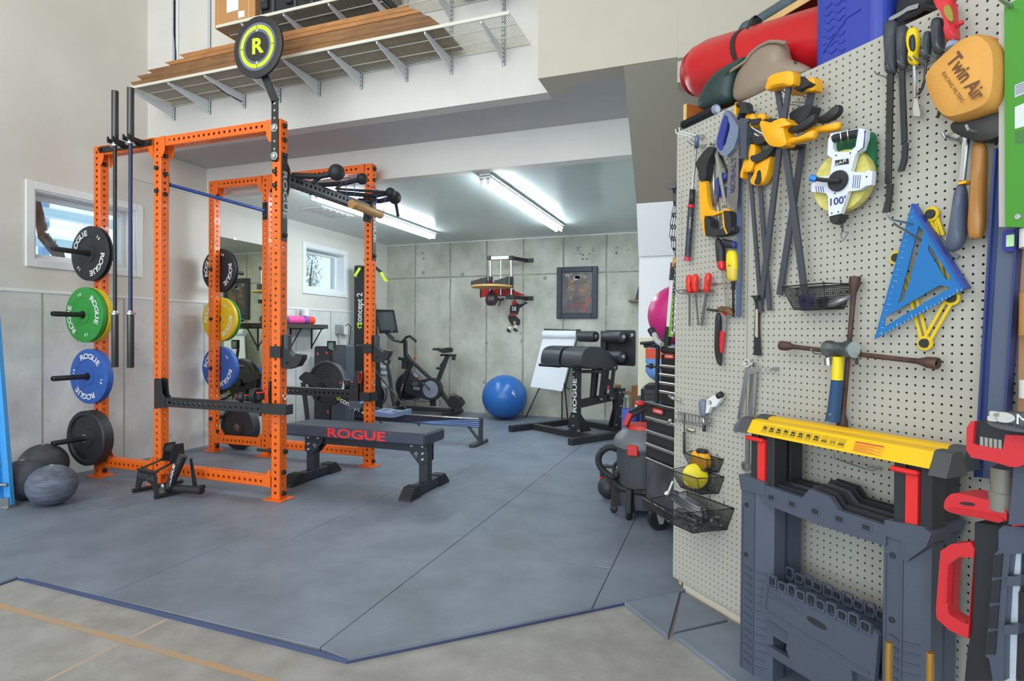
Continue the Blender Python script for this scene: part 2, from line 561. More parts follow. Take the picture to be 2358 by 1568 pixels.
# ---- back wall of poured concrete with form joints
mb=MB();mb.box(XL-.25,YBK,-.2,3.6,YBK+.25,3.0)
wb=struct('wall_back',mb,M_conc)
Mj=mat('form_joint_stain',(168,167,152),.9,rgb2=(140,139,126),vscale=9)
for px in(957,1037,1121,1205,1297,1396):
 x=gy(px,640,YBK).x
 mb=MB();pts=[]
 for i in range(13):
  pts.append((x+random.uniform(-.006,.006),2.652*i/12))
 for(a,za),(b,zb)in zip(pts,pts[1:]):
  mb.add([(a-.014,YBK-.0005,za),(a,YBK-.004,za),(a+.014,YBK-.0005,za),(b-.014,YBK-.0005,zb),(b,YBK-.004,zb),(b+.014,YBK-.0005,zb)],[(0,1,4,3),(1,2,5,4)])
 struct('form_joint',mb,Mj,wb)
for k,(xa,xb)in enumerate(((-2.18,-.45),(-.45,1.0),(1.0,2.6))):
 mb=MB();z=2.106
 n=10
 for i in range(n):
  a,b=xa+(xb-xa)*i/n,xa+(xb-xa)*(i+1)/n
  mb.add([(a,YBK-.0005,z-.012),(a,YBK-.006,z),(a,YBK-.0005,z+.012),(b,YBK-.0005,z-.012),(b,YBK-.006,z),(b,YBK-.0005,z+.012)],[(0,1,4,3),(1,2,5,4)])
 struct('form_joint',mb,Mj,wb)
for px,py in((1115,880),(1125,700),(1202,786),(1065,632),(975,628),(1255,640),(1120,790)):
 p=gy(px,py,YBK);mb=MB();mb.lathe([(.03,0),(.026,.004),(.008,.004),(0.0,-.002)],(p.x,YBK,p.z),(0,-1,0),14)
 struct('tie_hole',mb,Mj,wb)
mb=MB()
for i in range(26):
 px,py=(random.uniform(1325,1372),random.uniform(569,600))if i<12 else(random.uniform(958,980),random.uniform(582,598))if i<19 else(random.uniform(1415,1450),random.uniform(562,586))
 p=gy(px,py,YBK);mb.lathe([(.012*random.uniform(.4,1.1),0),(.004,.003),(0,.003)],(p.x,YBK,p.z),(0,-1,0),7)
struct('bug_hole',mb,mat('void_dark',(70,72,64),.9),wb)
# ---- ceilings, beams, walls of the tall bay
mb=MB();mb.box(XL-.2,YB2,ZCL,3.6,YBK+.2,ZCL+.1)
ce=struct('ceiling',mb,M_ceil)
mb=MB();mb.box(XL,YBK-.006,ZCL-.01,2.3,YBK,ZCL)
struct('ceiling_trim',mb,M_white,ce)
mb=MB();mb.box(XL-.2,YS+.002,ZSF-.001,2.37,YB2+.3,ZSF+.1);mb.box(1.79,.435,ZSF-.001,2.372,YS+.0015,ZSF+.1)
struct('soffit',mb,M_soff,ce)
mb=MB();mb.box(XL-.2,-7.6,ZHI,8.0,1.0,ZHI+.1)
struct('bay_ceiling',mb,M_wall2,ce)
mb=MB();mb.box(XL-.2,YS,ZSF-.002,1.789,YS+.12,ZHI)
wbk=struct('wall_rear_upper',mb,M_wall)
mb=MB();mb.box(XL-.2,YB2-.002,ZCL-.002,2.6,YB2+.12,ZSF+.15)
struct('beam',mb,M_wall,wbk)
mb=MB();mb.prism([(1.79,.433),(2.7015,.433),(2.7015,.60),(1.95,.60),(1.95,YS+.05),(1.79,YS+.05)],ZSF-.002,ZHI,lambda x,y,z:(x,z,y));mb.box(2.702,.433,2.787,8.0,.60,ZHI)
struct('wall_right_upper',mb,M_wall2)
# stair underside, sloping down and away; end of the stair wall
def quadslab(pts,t,m_,name,parent=None):
 mb=MB();P=[Vector(p)for p in pts];n_=(P[1]-P[0]).cross(P[3]-P[0]).normalized()
 Q=[p+n_*t for p in P]
 mb.add(P+Q,[(0,1,2,3),(7,6,5,4),(0,4,5,1),(1,5,6,2),(2,6,7,3),(3,7,4,0)])
 return struct(name,mb,m_,parent)
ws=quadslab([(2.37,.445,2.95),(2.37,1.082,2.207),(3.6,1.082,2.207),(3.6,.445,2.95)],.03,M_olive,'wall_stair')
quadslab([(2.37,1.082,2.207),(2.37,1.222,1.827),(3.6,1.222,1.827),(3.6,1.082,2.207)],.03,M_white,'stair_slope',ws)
mb=MB();mb.prism([(2.37,1.222),(3.6,1.222),(3.6,1.34),(2.49,1.34),(2.49,1.40),(2.37,1.40)],-.01,1.829,lambda x,y,z:(x,z,y));mb.box(2.40,1.401,-.01,2.5,4.9,2.66)
struct('wall_right',mb,M_white)
mb=MB()
p=gy(1476,777,1.2);mb.box(2.372,1.212,0,3.3,1.221,p.z,.003)
struct('trim_1',mb,mat('pale_panel',(222,222,190),.5))
mb=MB();mb.box(5.8,-7.6,-.1,5.95,.6,ZHI)
struct('wall_far_right',mb,M_wall2)

# outside seen through the windows
struct('ground_outside',MB().box(-9,-8,-.5,XL-.26,12,1.60),mat('snow',(235,242,250),.8,var=.1,vscale=3))
t=Thing('garden_fence','pale blue rail fence in the snow outside the left windows','fence',(-4.6,1,1.6))
for y in(-2.4,-.62,1.2,2.4):t.part('post',MB().box(-4.63,y-.04,1.6,-4.55,y+.04,2.9),mat('fence_post',(150,180,215),.7))
for z in(1.9,2.2,2.55):t.part('rail',MB().box(-4.56,-3,z,-4.52,2.4,z+.12),mat('fence_pale',(214,236,246),.7))
M_bark=mat('bark',(110,84,62),.9,rgb2=(60,46,36),vscale=22,bump=.5,bscale=40)
mb=MB()
p0,p1,p2=gx(84,468,-2.9),gx(100,545,-2.9),gx(133,585,-2.9)
mb.tube([p0+Vector((0,-.05,.25)),p0,p1,p2,p2+Vector((-.02,.05,-.16)),(p2.x-.02,p2.y+.1,1.58)],[.03,.035,.045,.05,.055,.06],n=9)
for k in range(7):
 q=p0.lerp(p2,k/6);mb.tube([q,q+Vector((random.uniform(-.04,.02),random.uniform(-.12,.02),random.uniform(-.05,.08)))],[.008,.003],n=5)
solo('tree_trunk','rough bark trunk leaning outside the left window','tree',mb,M_bark,tuple(p0))
mb=MB()
c=gx(716,620,-2.75)
mb.tube([(c.x,c.y,1.59),(c.x,c.y-.02,2.0),(c.x,c.y+.03,2.3)],[.02,.012,.006],n=6)
for k in range(200):
 q=c+Vector((random.uniform(-.1,.1),random.uniform(-.2,.12),random.uniform(-.28,.26)))
 d=Vector((random.uniform(-.02,.02),random.uniform(-.05,.05),random.uniform(-.06,.06)))
 mb.tube([q,q+d,q+d*1.7+Vector((0,.01,-.02))],[.004,.003,.001],n=4)
solo('leafless_bush','twiggy bush pressed outside the small back window','bush',mb,mat('twig',(120,112,88),.9),tuple(c))
# ------------------------------------------------------------------ the power rack
DY,XM,XLF,US,HT=1.139,-1.1755,-1.8654,.0762,2.743
M_or=mat('orange_powdercoat',(243,108,24),0.38,var=0.06,vscale=9,bump=0.05,bscale=200,coat=.15)
M_blk=mat('black_powdercoat',(42,42,44),0.45,var=0.15,vscale=12,bump=0.05,bscale=220)
M_blk2=mat('black_plastic',(36,37,40),0.5,var=.1,vscale=10)
M_rub=mat('black_rubber',(38,39,42),0.6,var=.15,vscale=14,bump=.1,bscale=150)
M_steel=mat('bright_steel',(200,202,205),0.25,metal=1.0)
M_zinc=mat('zinc_plate',(190,196,196),0.3,metal=.9)
M_bolt=mat('dark_bolt',(62,60,54),0.4,metal=.6)
M_wht=mat('white_lettering',(232,232,230),0.6)
M_foam=mat('black_vinyl',(48,50,55),0.42,var=.08,vscale=8,bump=.08,bscale=240)

def pcell_faces(L,w,d,pitch=.0508,r=.0118,off=None,faces='1111',rim=.006):
 """perforated square tube along z from 0 to L, cross-section w (x) by d (y), open ended"""
 n=int(L//pitch)
 rest=(L-n*pitch)/2
 vs,fs=[],[]
 fdef=[]
 if faces[0]=='1':fdef.append((Vector((0,0,0)),Vector((1,0,0)),Vector((0,1,0)),w))  # y=0 face
 if faces[1]=='1':fdef.append((Vector((w,0,0)),Vector((0,1,0)),Vector((-1,0,0)),d))  # x=w
 if faces[2]=='1':fdef.append((Vector((w,d,0)),Vector((-1,0,0)),Vector((0,-1,0)),w))  # y=d
 if faces[3]=='1':fdef.append((Vector((0,d,0)),Vector((0,-1,0)),Vector((1,0,0)),d))  # x=0
 Z=Vector((0,0,1))
 e=.004
 for o,u,inn,ww in fdef:
  def P(a,z,q=0):return o+u*a+inn*q+Z*z
  for z0,z1 in((0,rest),(L-rest,L)):
   if z1-z0>1e-4:
    k=len(vs);vs+=[P(e,z0),P(ww-e,z0),P(ww-e,z1),P(e,z1)];fs.append((k,k+1,k+2,k+3))
  # bevelled corner strip
  k=len(vs);vs+=[P(ww-e,0),P(ww,0,e),P(ww,L,e),P(ww-e,L)];fs.append((k,k+1,k+2,k+3))
  for i in range(n):
   z0=rest+i*pitch;zc=z0+pitch/2
   k=len(vs)
   out=[(ww-e,zc),(ww-e,z0+pitch),(ww/2,z0+pitch),(e,z0+pitch),(e,zc),(e,z0),(ww/2,z0),(ww-e,z0)]
   vs+=[P(a,z)for a,z in out]
   for j in range(8):
    an=j*PI/4
    vs.append(P(ww/2+r*math.cos(an),zc+r*math.sin(an)))
   for j in range(8):
    an=j*PI/4
    vs.append(P(ww/2+r*math.cos(an),zc+r*math.sin(an),rim))
   for j in range(8):
    j2=(j+1)%8
    fs.append((k+j,k+j2,k+8+j2,k+8+j))
    fs.append((k+8+j,k+8+j2,k+16+j2,k+16+j))
 return vs,fs
def pbeam(mb,p,axis,L,w=US,d=US,faces='1111',caps=False,pitch=.0508,r=.0118):
 """perforated tube: axis 'z': corner p, 'x' / 'y': corner p running along that axis"""
 vs,fs=pcell_faces(L,w,d,pitch,r,faces=faces)
 p=Vector(p)
 if axis=='z':q=[p+v for v in vs]
 elif axis=='x':q=[p+Vector((v.z,v.x,v.y))for v in vs]
 else:q=[p+Vector((v.y,v.z,v.x))for v in vs]
 mb.add(q,fs)
 if caps:
  for z in(0,L):
   c=[(0,0,z),(w,0,z),(w,d,z),(0,d,z)]
   c=[Vector(v)for v in c]
   if axis=='x':c=[Vector((v.z,v.x,v.y))for v in c]
   elif axis=='y':c=[Vector((v.y,v.z,v.x))for v in c]
   mb.add([p+v for v in c],[(0,1,2,3)])
 return mb
def bolt(mb,p,ax,r=.019,n=6):
 mb.lathe([(r*1.12,0),(r*1.12,.004),(r*.95,.0045),(r*.9,.016),(r*.45,.019),(0,.019)],p,ax,n=12)

rk=Thing('power_rack','large orange six-post power rack with drilled uprights beside the left wall','power rack',(-.93,.6,0))
ups=[(-US,0),(XM-US,0),(XLF-US,0),(-US,DY),(XM-US,DY),(XLF-US,DY)]
mb0=MB();pbeam(mb0,(0,0,.008),'z',HT-.012)
for x,y in ups:
 m_=MB();m_.v=[(v[0]+x,v[1]+y,v[2])for v in mb0.v];m_.f=mb0.f;m_.sm=mb0.sm
 u=rk.part('upright',m_,M_or)
 mb=MB();cx,cy=x+US/2,y+US/2
 mb.box(cx-.085,cy-.075,0,cx+.085,cy+.075,.007,.002)
 rk.part('foot_plate',mb,M_or,u)
 mb=MB();mb.box(x+.001,y+.001,HT-.006,x+US-.001,y+US-.001,HT,.002)
 rk.part('top_cap',mb,M_or,u)
ZB=.088
def ears(mb,xe,sgn,y,z0,up):
 """end bracket with rounded ear beyond the beam at an upright; sgn = direction into the span"""
 x1=xe+sgn*.048
 for yy in(y-.005,y+US+.001):
  poly=[(xe,z0-.0),(xe,z0+US)]if up else[]
  if up:poly=[(xe,z0),(xe,z0+US+.05),(xe+sgn*.018,z0+US+.05),(xe+sgn*.048,z0+US+.005),(x1,z0)]
  else:poly=[(xe,z0+US),(xe,z0-.085),(xe+sgn*.022,z0-.08),(xe+sgn*.044,z0-.04),(x1,z0),(x1,z0+US)]
  mb.prism(poly,yy,yy+.004)
for y in(0,DY):
 for xa,xb in((XM,-US),(XLF,XM-US)):
  mb=MB();pbeam(mb,(xa+.002,y,HT-US),'x',xb-xa-.004)
  t=rk.part('top_beam',mb,M_or)
  mb=MB();ears(mb,xa+.002,1,y,HT-US,False);ears(mb,xb-.002,-1,y,HT-US,False)
  rk.part('bracket',mb,M_or,t)
  mb=MB();pbeam(mb,(xa+.002,y,ZB),'x',xb-xa-.004)
  t=rk.part('bottom_beam',mb,M_or)
  mb=MB();ears(mb,xa+.002,1,y,ZB,True);ears(mb,xb-.002,-1,y,ZB,True)
  rk.part('bracket',mb,M_or,t)
def bolts(items,material=M_bolt):
 for p,ax in items:
  mb=MB();bolt(mb,p,ax,.017)
  rk.part('bolt',mb,material)
B_=[]
for x in(0,):
 for y in(US/2,DY+US/2):
  B_+=[((.001,y,z),(1,0,0))for z in(2.70,2.60,.198,.045)]
for y in(0,):B_+=[((-US/2-.008,-.001,z),(0,-1,0))for z in(2.367,2.267)]
B_+=[((XM-US/2,-.001,z),(0,-1,0))for z in(2.50,2.32)]
B_+=[((XM+.001,US/2+dy_,z),(1,0,0))for dy_,z in((.0,2.60),(.0,2.46),(0,2.30))]
B_+=[((XLF+.001,US/2,z),(1,0,0))for z in(2.60,.045)]
B_+=[((XLF+.001,DY+US/2,z),(1,0,0))for z in(2.60,.198,.045)]
B_+=[((XLF-US/2,DY-.001,z),(0,-1,0))for z in(1.85,1.345,.843,.33)]
B_+=[((XM+.001,DY+US/2,z),(1,0,0))for z in(2.60,.198,.045)]
B_+=[((-US-.003,DY+US/2,z),(-1,0,0))for z in(.045,1.88)]
B_+=[((.001,.055,.345),(1,0,0))]
bolts(B_)
# pull-up bar in blue between the middle posts, with its end plates
xb=XM-US/2+.002
mb=MB();mb.cyl((xb,US+.02,2.395),(xb,DY-.02,2.395),.0145,n=14)
b_=rk.part('pull_up_bar',mb,mat('blue_bar',(52,92,178),.35,metal=.1),label='thin blue pull-up bar')
mb=MB();mb.cyl((xb,US,2.395),(xb,US+.03,2.395),.019,n=12);mb.box(xb-.03,US+.001,2.31,xb+.03,US+.007,2.48,.002);mb.box(xb-.03,DY-.007,2.31,xb+.03,DY-.001,2.48,.002)
for z in(2.33,2.46):bolt(mb,(xb,DY-.007,z),(0,-1,0),.014)
rk.part('end_plate',mb,M_blk,b_)
# black name plates on the right-hand posts
for i,y in enumerate((0,DY)):
 mb=MB();mb.box(.001,y+.012,1.872,.007,y+.066,2.505,.002)
 np_=rk.part('name_plate',mb,M_blk)
 mb=MB();put_text(mb,'ROGUE',(.0078,y+.039,2.207),(0,0,-1),(0,1,0),.058,1.75,bold=.03)
 rk.part('lettering',mb,mat('silver_lettering',(178,178,172),.4),np_)
 mb=MB();bolt(mb,(.007,y+.039,2.488),(1,0,0),.017);bolt(mb,(.007,y+.039,1.915),(1,0,0),.017)
 rk.part('bolt',mb,M_bolt,np_)
# cannonball crossmember between the right-hand posts
ZC2,XC=2.335,-.038
mb=MB();pbeam(mb,(XC-.038,US+.012,ZC2-.038),'y',DY-US-.024)
cr=rk.part('crossmember',mb,M_blk)
for y,s_ in((US,1),(DY,-1)):
 mb=MB()
 mb.prism([(XC-.045,ZC2-.11),(XC+.03,ZC2-.13),(XC+.045,ZC2-.08),(XC+.05,ZC2+.06),(XC+.03,ZC2+.11),(XC-.045,ZC2+.11)],y+s_*.001,y+s_*.012)
 for z in(-.085,.085):bolt(mb,(XC,y+s_*.012,ZC2+z),(0,s_,0),.016)
 rk.part('end_bracket',mb,M_blk,cr)
def grip(p0,p1,r,br):
 mb=MB();mb.tube([p0,p1],r,n=12)
 g_=rk.part('handle',mb,M_rub,cr)
 return g_
def gball(px,py,x,r):
 p=gx(px,py,x);mb=MB();mb.ball(p,r,22);rk.part('grip_ball',mb,M_rub,cr);return p
b1=gball(775,397,.22,.062);b2=gball(834,412,.22,.046);b3=gball(899,444,.20,.046);b4=gball(909,455,.14,.060)
ya=lambda y:Vector((XC,y,ZC2+.045))
mb=MB()
mb.tube([ya(.16),Vector((.1,b1.y-.04,b1.z-.03)),b1],.022,n=12);mb.tube([ya(.45),b2+Vector((-.14,-.03,-.03)),b2],.019,n=12)
mb.tube([ya(.70),b3+Vector((-.17,-.02,-.02)),b3],.019,n=12);mb.tube([ya(1.0),b4+Vector((-.14,-.03,-.03)),b4],.022,n=12)
q=gx(917,498,.12);mb.tube([b4,q],.015,n=12)
q=gx(720,422,.05);q2=gx(742,402,.10);mb.tube([q,q2],.017,n=10)
q=gx(775,435,.05);q2=gx(790,420,.10);q3=b3+Vector((-.03,-.05,-.004));mb.tube([q2,q,q3],.014,n=10)
rk.part('grip_arm',mb,M_rub,cr)
# spring pins and short storage pin
for y in(-.006,DY+.002):
 p=gx(656 if y<0 else 861,912 if y<0 else 881,.02)
 mb=MB();mb.tube(arcpts(p,(0,1,0),(0,0,1),.020,0,345,16),.003,n=6,closed=False);mb.cyl((.001,p.y,p.z-.035),(.022,p.y,p.z-.02),.006)
 rk.part('pull_ring',mb,M_steel)
mb=MB();mb.cyl((-US-.001,.038,.345),(-US-.16,.038,.345),.012);rk.part('band_peg',mb,M_bolt)

# gun rack for the barbells on the short top beam
gr=Thing('barbell_hanger','black notched hanger bolted along the short top beam, holding both barbells','hanger',(-1.5,-.02,HT-.05))
mb=MB();mb.box(XLF+.005,-.012,HT-.062,XM-US-.006,-.003,HT-.012,.002)
gr.part('mounting_bar',mb,M_blk)
for x0 in(-1.545,-1.372):
 mb=MB()
 for s_ in(-1,1):mb.bar((x0+s_*.028,-.012,HT-.035),(x0+s_*.028,-.135,HT-.03),.010,.034,b=.002);mb.box(x0+s_*.028-.006,-.142,HT-.045,x0+s_*.028+.006,-.13,HT-.002)
 gr.part('fork',mb,M_blk)
mb=MB()
for x in(XLF+.03,XM-US-.03):bolt(mb,(x,-.012,HT-.038),(0,-1,0),.018)
gr.part('bolt',mb,M_bolt)
for x0,shaft,lb,r_ in((-1.545,(54,54,56),'barbell with dark grey shaft hanging nearer the left wall',.014),(-1.372,(58,66,96),'barbell with dark blue shaft hanging nearer the rack middle post',.0142)):
 t=Thing('barbell',lb,'barbell',(x0,-.1,.927),group='hanging barbells')
 mb=MB();mb.cyl((x0,-.1,1.36),(x0,-.1,2.69),r_,n=16)
 t.part('shaft',mb,mat('shaft%d'%(r_*1e5),shaft,.35,metal=.5))
 for z0,z1 in((.927,1.345),(2.70,3.11)):
  mb=MB();mb.lathe([(0,z0),(.0235,z0),(.025,z0+.003),(.025,z1),(0,z1)],(x0,-.1,0),(0,0,1),20)
  sl=t.part('sleeve',mb,mat('sleeve_steel',(84,84,84),.35,metal=.7))
 for z0 in(1.345,2.672):
  mb=MB();mb.lathe([(0,z0),(.036,z0),(.036,z0+.012),(.025,z0+.016),(.022,z0+.03),(0,z0+.03)],(x0,-.1,0),(0,0,1),20)
  t.part('collar',mb,M_steel)

# ---- storage pegs and bumper plates
XP=XLF-US/2
def peg(y0,y1,z):
 mb=MB();mb.lathe([(.045,0),(.045,.005),(.021,.006),(.0205,abs(y1-y0)-.004),(.017,abs(y1-y0)),(.012,abs(y1-y0)),(.012,abs(y1-y0)-.01),(0,abs(y1-y0)-.01)],(XP,y0,z),(0,1 if y1>y0 else-1,0),20)
 rk.part('storage_peg',mb,M_blk)
def plate(y0,d,z,rad,th,rgb,style,label,letters=True,phase=0,grp='stored bumper plates'):
 """disc on a peg; y0 = inner face, d = direction of the outer face, lettering on the outer face and the inner"""
 key='plate_%d_%d_%d'%rgb
 m_=mat(key,rgb,.5,var=.12,vscale=16,bump=.06,bscale=180)if rgb[0]>60 or rgb[1]>60 else mat('plate_black_'+style,rgb,.48,var=.2,vscale=14,bump=.1,bscale=150)
 c=(XP,y0,z)
 t=Thing('bumper_plate',label,'weight plate',(XP,y0,z-rad),group=grp)
 ax=(0,d,0)
 mb=MB()
 if style=='flat':
  pr_=[(.026,.012),(.026,.0),(.07,.0),(.072,.006),(rad*.62,.006),(rad*.64,.002),(rad*.9,.002),(rad,.010),(rad,th-.010),(rad*.9,th-.002),(rad*.64,th-.002),(rad*.62,th-.006),(.072,th-.006),(.07,th),(.026,th),(.026,th-.012),(.026,.012)]
 else:
  pr_=[(.026,0),(.08,0),(.085,.012),(rad*.8,.012),(rad*.84,.001),(rad*.96,0),(rad,.008),(rad,th-.008),(rad*.96,th),(rad*.84,th-.001),(rad*.8,th-.014),(.085,th-.014),(.08,th-.002),(.026,th),(.026,0)]
 mb.lathe(pr_,c,ax,56)
 body=t.part('disc',mb,m_)
 mb=MB();mb.lathe([(.0235,-.001),(.033,-.001),(.033,.001),(.033,th-.001),(.033,th+.0015),(.0235,th+.0015),(.0235,-.001)],c,ax,24)
 t.part('steel_hub',mb,M_steel if style!='flat' else M_bolt)
 if letters:
  mb=MB()
  for face,sgn in((y0+d*th,d),(y0,-d)):
   # text reads from outside the face: viewer along -sgn
   ux=Vector((1,0,0))if sgn<0 else Vector((-1,0,0))
   cc=(XP,face-sgn*.0005,z)
   for a0 in(90+phase,270+phase):
    arc_text(mb,'ROGUE',cc,ux,(0,0,1),rad*.73,a0,.062,17.5,1.25,bold=.03)
   for a0 in(phase,180+phase):
    arc_text(mb,'15' if rad else '',cc,ux,(0,0,1),rad*.74,a0,.03,9,1.1,bold=.06)
  t.part('lettering',mb,M_wht,body)
 return t
for z in(1.85,1.345,.84,.335):
 peg(-.001,-.34,z);peg(DY+US+.001,DY+US+.335,z if z>.5 else.335)
R_=.225
plate(-.007,-1,1.85,R_,.028,(44,46,50),'flat','thin black bumper plate behind another, on the top near peg',False)
plate(-.036,-1,1.85,R_,.030,(50,52,56),'flat','black bumper plate with white lettering, front one on the top near peg',phase=47)
plate(-.007,-1,1.345,R_,.052,(226,190,36),'flat','yellow bumper plate behind the green one on the near side',phase=20)
plate(-.061,-1,1.345,R_,.050,(52,152,62),'flat','green bumper plate, front one on the near side of the rack',phase=-75)
plate(-.007,-1,.84,R_,.068,(52,96,176),'flat','blue bumper plate on the near side of the rack',phase=-12)
plate(-.007,-1,.335,R_,.092,(46,47,50),'bumper','thick plain black bumper plate on the lowest near peg',False)
yr=DY+US+.008
plate(yr,1,1.85,R_,.030,(44,45,48),'flat','black bumper plate with white lettering, nearer of two on the top rear peg',phase=70)
plate(yr+.031,1,1.85,R_,.028,(50,51,54),'flat','thin black bumper plate outside another on the top rear peg',False)
plate(yr,1,1.345,R_,.055,(226,190,36),'flat','yellow bumper plate with a green one behind it, on the rear side',phase=60)
plate(yr+.056,1,1.345,R_,.034,(52,152,62),'flat','green bumper plate mostly hidden behind the yellow one, rear side',phase=0)
plate(yr,1,.84,R_,.068,(52,96,176),'flat','blue bumper plate on the rear side of the rack',phase=45)
# thick black bumper standing on the floor of the rear side
p=gy(545,989,1.30)
XPs=XP;XP=p.x
plate(1.30,1,max(p.z,.2265),.2255,.095,(46,47,50),'bumper','thick plain black bumper plate low at the back of the rack, standing on the floor',False)
XP=XPs
# ---- J-cups
M_uhmw=mat('uhmw_grey',(72,74,80),.45)
def jcup(y,lb):
 t=Thing('j_cup',lb,'rack hook',(.03,y+.038,1.07),group='j-cups on the right-hand posts')
 mb=MB();mb.box(.006,y+.004,.97,.016,y+.072,1.195,.003)
 mb.box(-.084,y-.010,1.03,.014,y-.002,1.113,.002)
 mb.box(-.084,y+.0775,1.03,.014,y+.0855,1.113,.002)
 t.part('back_plate',mb,M_blk)
 Q_=[gy(a,b,.012)for a,b in((646.5,800),(661,806),(676,823),(682,814),(696,817),(695,826),(685,843),(661,850),(646.5,848))];poly=[(max(v.x,.017),v.z)for v in Q_]
 mb=MB();mb.prism(poly,y+.010,y+.066)
 t.part('hook',mb,M_blk)
 mb=MB();mb.box(.017,y+.014,1.03,.055,y+.062,1.195,.004);t.part('liner',mb,M_uhmw)
 mb=MB();bolt(mb,(.06,y+.0095,.995),(0,-1,0),.006);t.part('screw',mb,M_bolt)
jcup(0,'black hook for a barbell on the near right-hand orange post')
jcup(DY,'black hook for a barbell on the far right-hand orange post')
# ---- safety spotter arms along both sides
M_blksat=mat('black_satin_bar',(46,46,47),0.35,var=.1,vscale=20)
def arm(y,lb,out):
 t=Thing('safety_arm',lb,'safety bar',(-.5,y,.63),group='safety arms of the rack')
 y0=y
 x0,x1=XM+.085,.07
 mb=MB();pbeam(mb,(x0,y0,.632),'x',x1-.08-x0,w=.055,d=.068);
 t.part('bar',mb,M_blksat)
 mb=MB();mb.box(x1-.16,y0-.004,.630,x1+.035,y0+.001,.702,.002);mb.box(x1+.03,y0-.002,.630,x1+.037,y0+.075,.702,.002);mb.box(x0,y0,.7,x1,y0+.05,.703)
 t.part('end_wrap',mb,M_blksat)
 mb=MB()
 xe=XM+.01
 for yy in(y0-.003,y0+.052):
  mb.prism([(xe,.61),(xe,.84),(xe+.02,.852),(xe+.07,.845),(xe+.085,.73),(xe+.11,.702),(xe+.12,.63)],yy,yy+.006)
 mb.box(xe-.004,y0,.62,xe+.003,y0+.05,.84)
 t.part('upright_bracket',mb,M_blk)
 mb=MB();mb.box(x1-.17,y0+.055,.70,x1-.155,y0+.075,.86);t.part('stop',mb,M_blk)
 return t
arm(-.058,'long black drilled safety arm on the near side of the rack',-1)
mb=None
t=Thing('safety_arm','long black drilled safety arm on the far side of the rack','safety bar',(-.5,DY-.06,.62),group='safety arms of the rack')
mb=MB();pbeam(mb,(XM+.06,DY-.058,.625),'x',1.0,w=.055,d=.072);t.part('bar',mb,M_blksat)
mb=MB();mb.box(XM+.06,DY-.060,.696,-.12,DY-.004,.699);t.part('top_strip',mb,mat('steel_edge',(120,122,128),.35,metal=.5))
mb=MB()
for yy in(DY-.062,DY-.008):mb.prism([(-.19,.60),(-.19,.70),(-.15,.74),(-.13,.86),(-.10,.87),(-.08,.86),(-.08,.60)],yy,yy+.006)
mb.box(-.09,DY-.062,.60,-.08,DY-.002,.86)
mb.box(-.08,DY-.06,.60,.03,DY-.052,.68);mb.box(.022,DY-.06,.60,.03,DY+.06,.68)
t.part('upright_bracket',mb,M_blk)
# ---- bar clamps lying on the arms
M_redp=mat('red_plastic',(214,52,44),.45)
def clamp(p,lb,yaw=0.0,red=True,sc=1.0):
 F=Frame(p,yaw);t=Thing('bar_clamp',lb,'collar clamp',(0,0,0),F,group='bar collar clamps on the safety arms')
 mb=MB();mb.lathe([(.027*sc,-.02*sc),(.04*sc,-.02*sc),(.042*sc,-.014*sc),(.042*sc,.014*sc),(.04*sc,.02*sc),(.027*sc,.02*sc),(.027*sc,-.02*sc)],(0,0,.042*sc),(1,.25,0),16)
 t.part('ring',mb,M_blk2)
 mb=MB();mb.box(.03*sc,-.018*sc,.02*sc,.062*sc,.018*sc,.055*sc,.004);mb.box(-.06*sc,-.012*sc,.015*sc,-.036*sc,.012*sc,.07*sc,.003)
 t.part('lever',mb,M_blk2)
 mb=MB();mb.box(.032*sc,-.02*sc,.056*sc,.060*sc,.02*sc,.064*sc,.002);mb.box(-.06*sc,-.0125*sc,.05*sc,-.038*sc,.0125*sc,.058*sc)
 t.part('red_pad',mb,M_redp,label='red pad')
p=gy(556,925,-.03);clamp((p.x,-.03,.7035),'black and red barbell clamp, leftmost on the near safety arm',.2,sc=.8)
p=gy(590,925,-.03);clamp((p.x,-.03,.7035),'black and red barbell clamp, larger one on the near safety arm',-.3,sc=1.25)
p=gy(799,892,DY-.03);clamp((p.x,DY-.03,.6995),'grey and black barbell clamp on the far safety arm',.5,sc=1.1)
# small white bottle beside it
p=gy(790,893,DY-.04);mb=MB();mb.lathe([(0,0),(.012,0),(.013,.005),(.013,.045),(.006,.055),(.006,.07),(0,.07)],(p.x,p.y,.6995),n=14)
solo('spray_bottle','tiny white bottle beside the clamp on the far safety arm','bottle',mb,M_wht,(p.x,p.y,.6995))
# red loops hanging at the posts
for(px,py,y,z_,lb)in((612,905,-.03,0,'red wire clip leaning on the near safety arm'),(829,868,DY-.07,0,'red hook clip on the far safety arm bracket')):
 p=gy(px,py,y)
 mb=MB();mb.tube([p+Vector((-.01,0,-.055)),p+Vector((-.014,0,.02)),p+Vector((0,0,.042)),p+Vector((.018,0,.035)),p+Vector((.016,0,-.01)),p+Vector((.004,0,-.05)),p+Vector((-.01,0,-.055))],.004,n=7)
 solo('wire_clip',lb,'clip',mb,M_redp,tuple(p+Vector((0,0,-.055))))
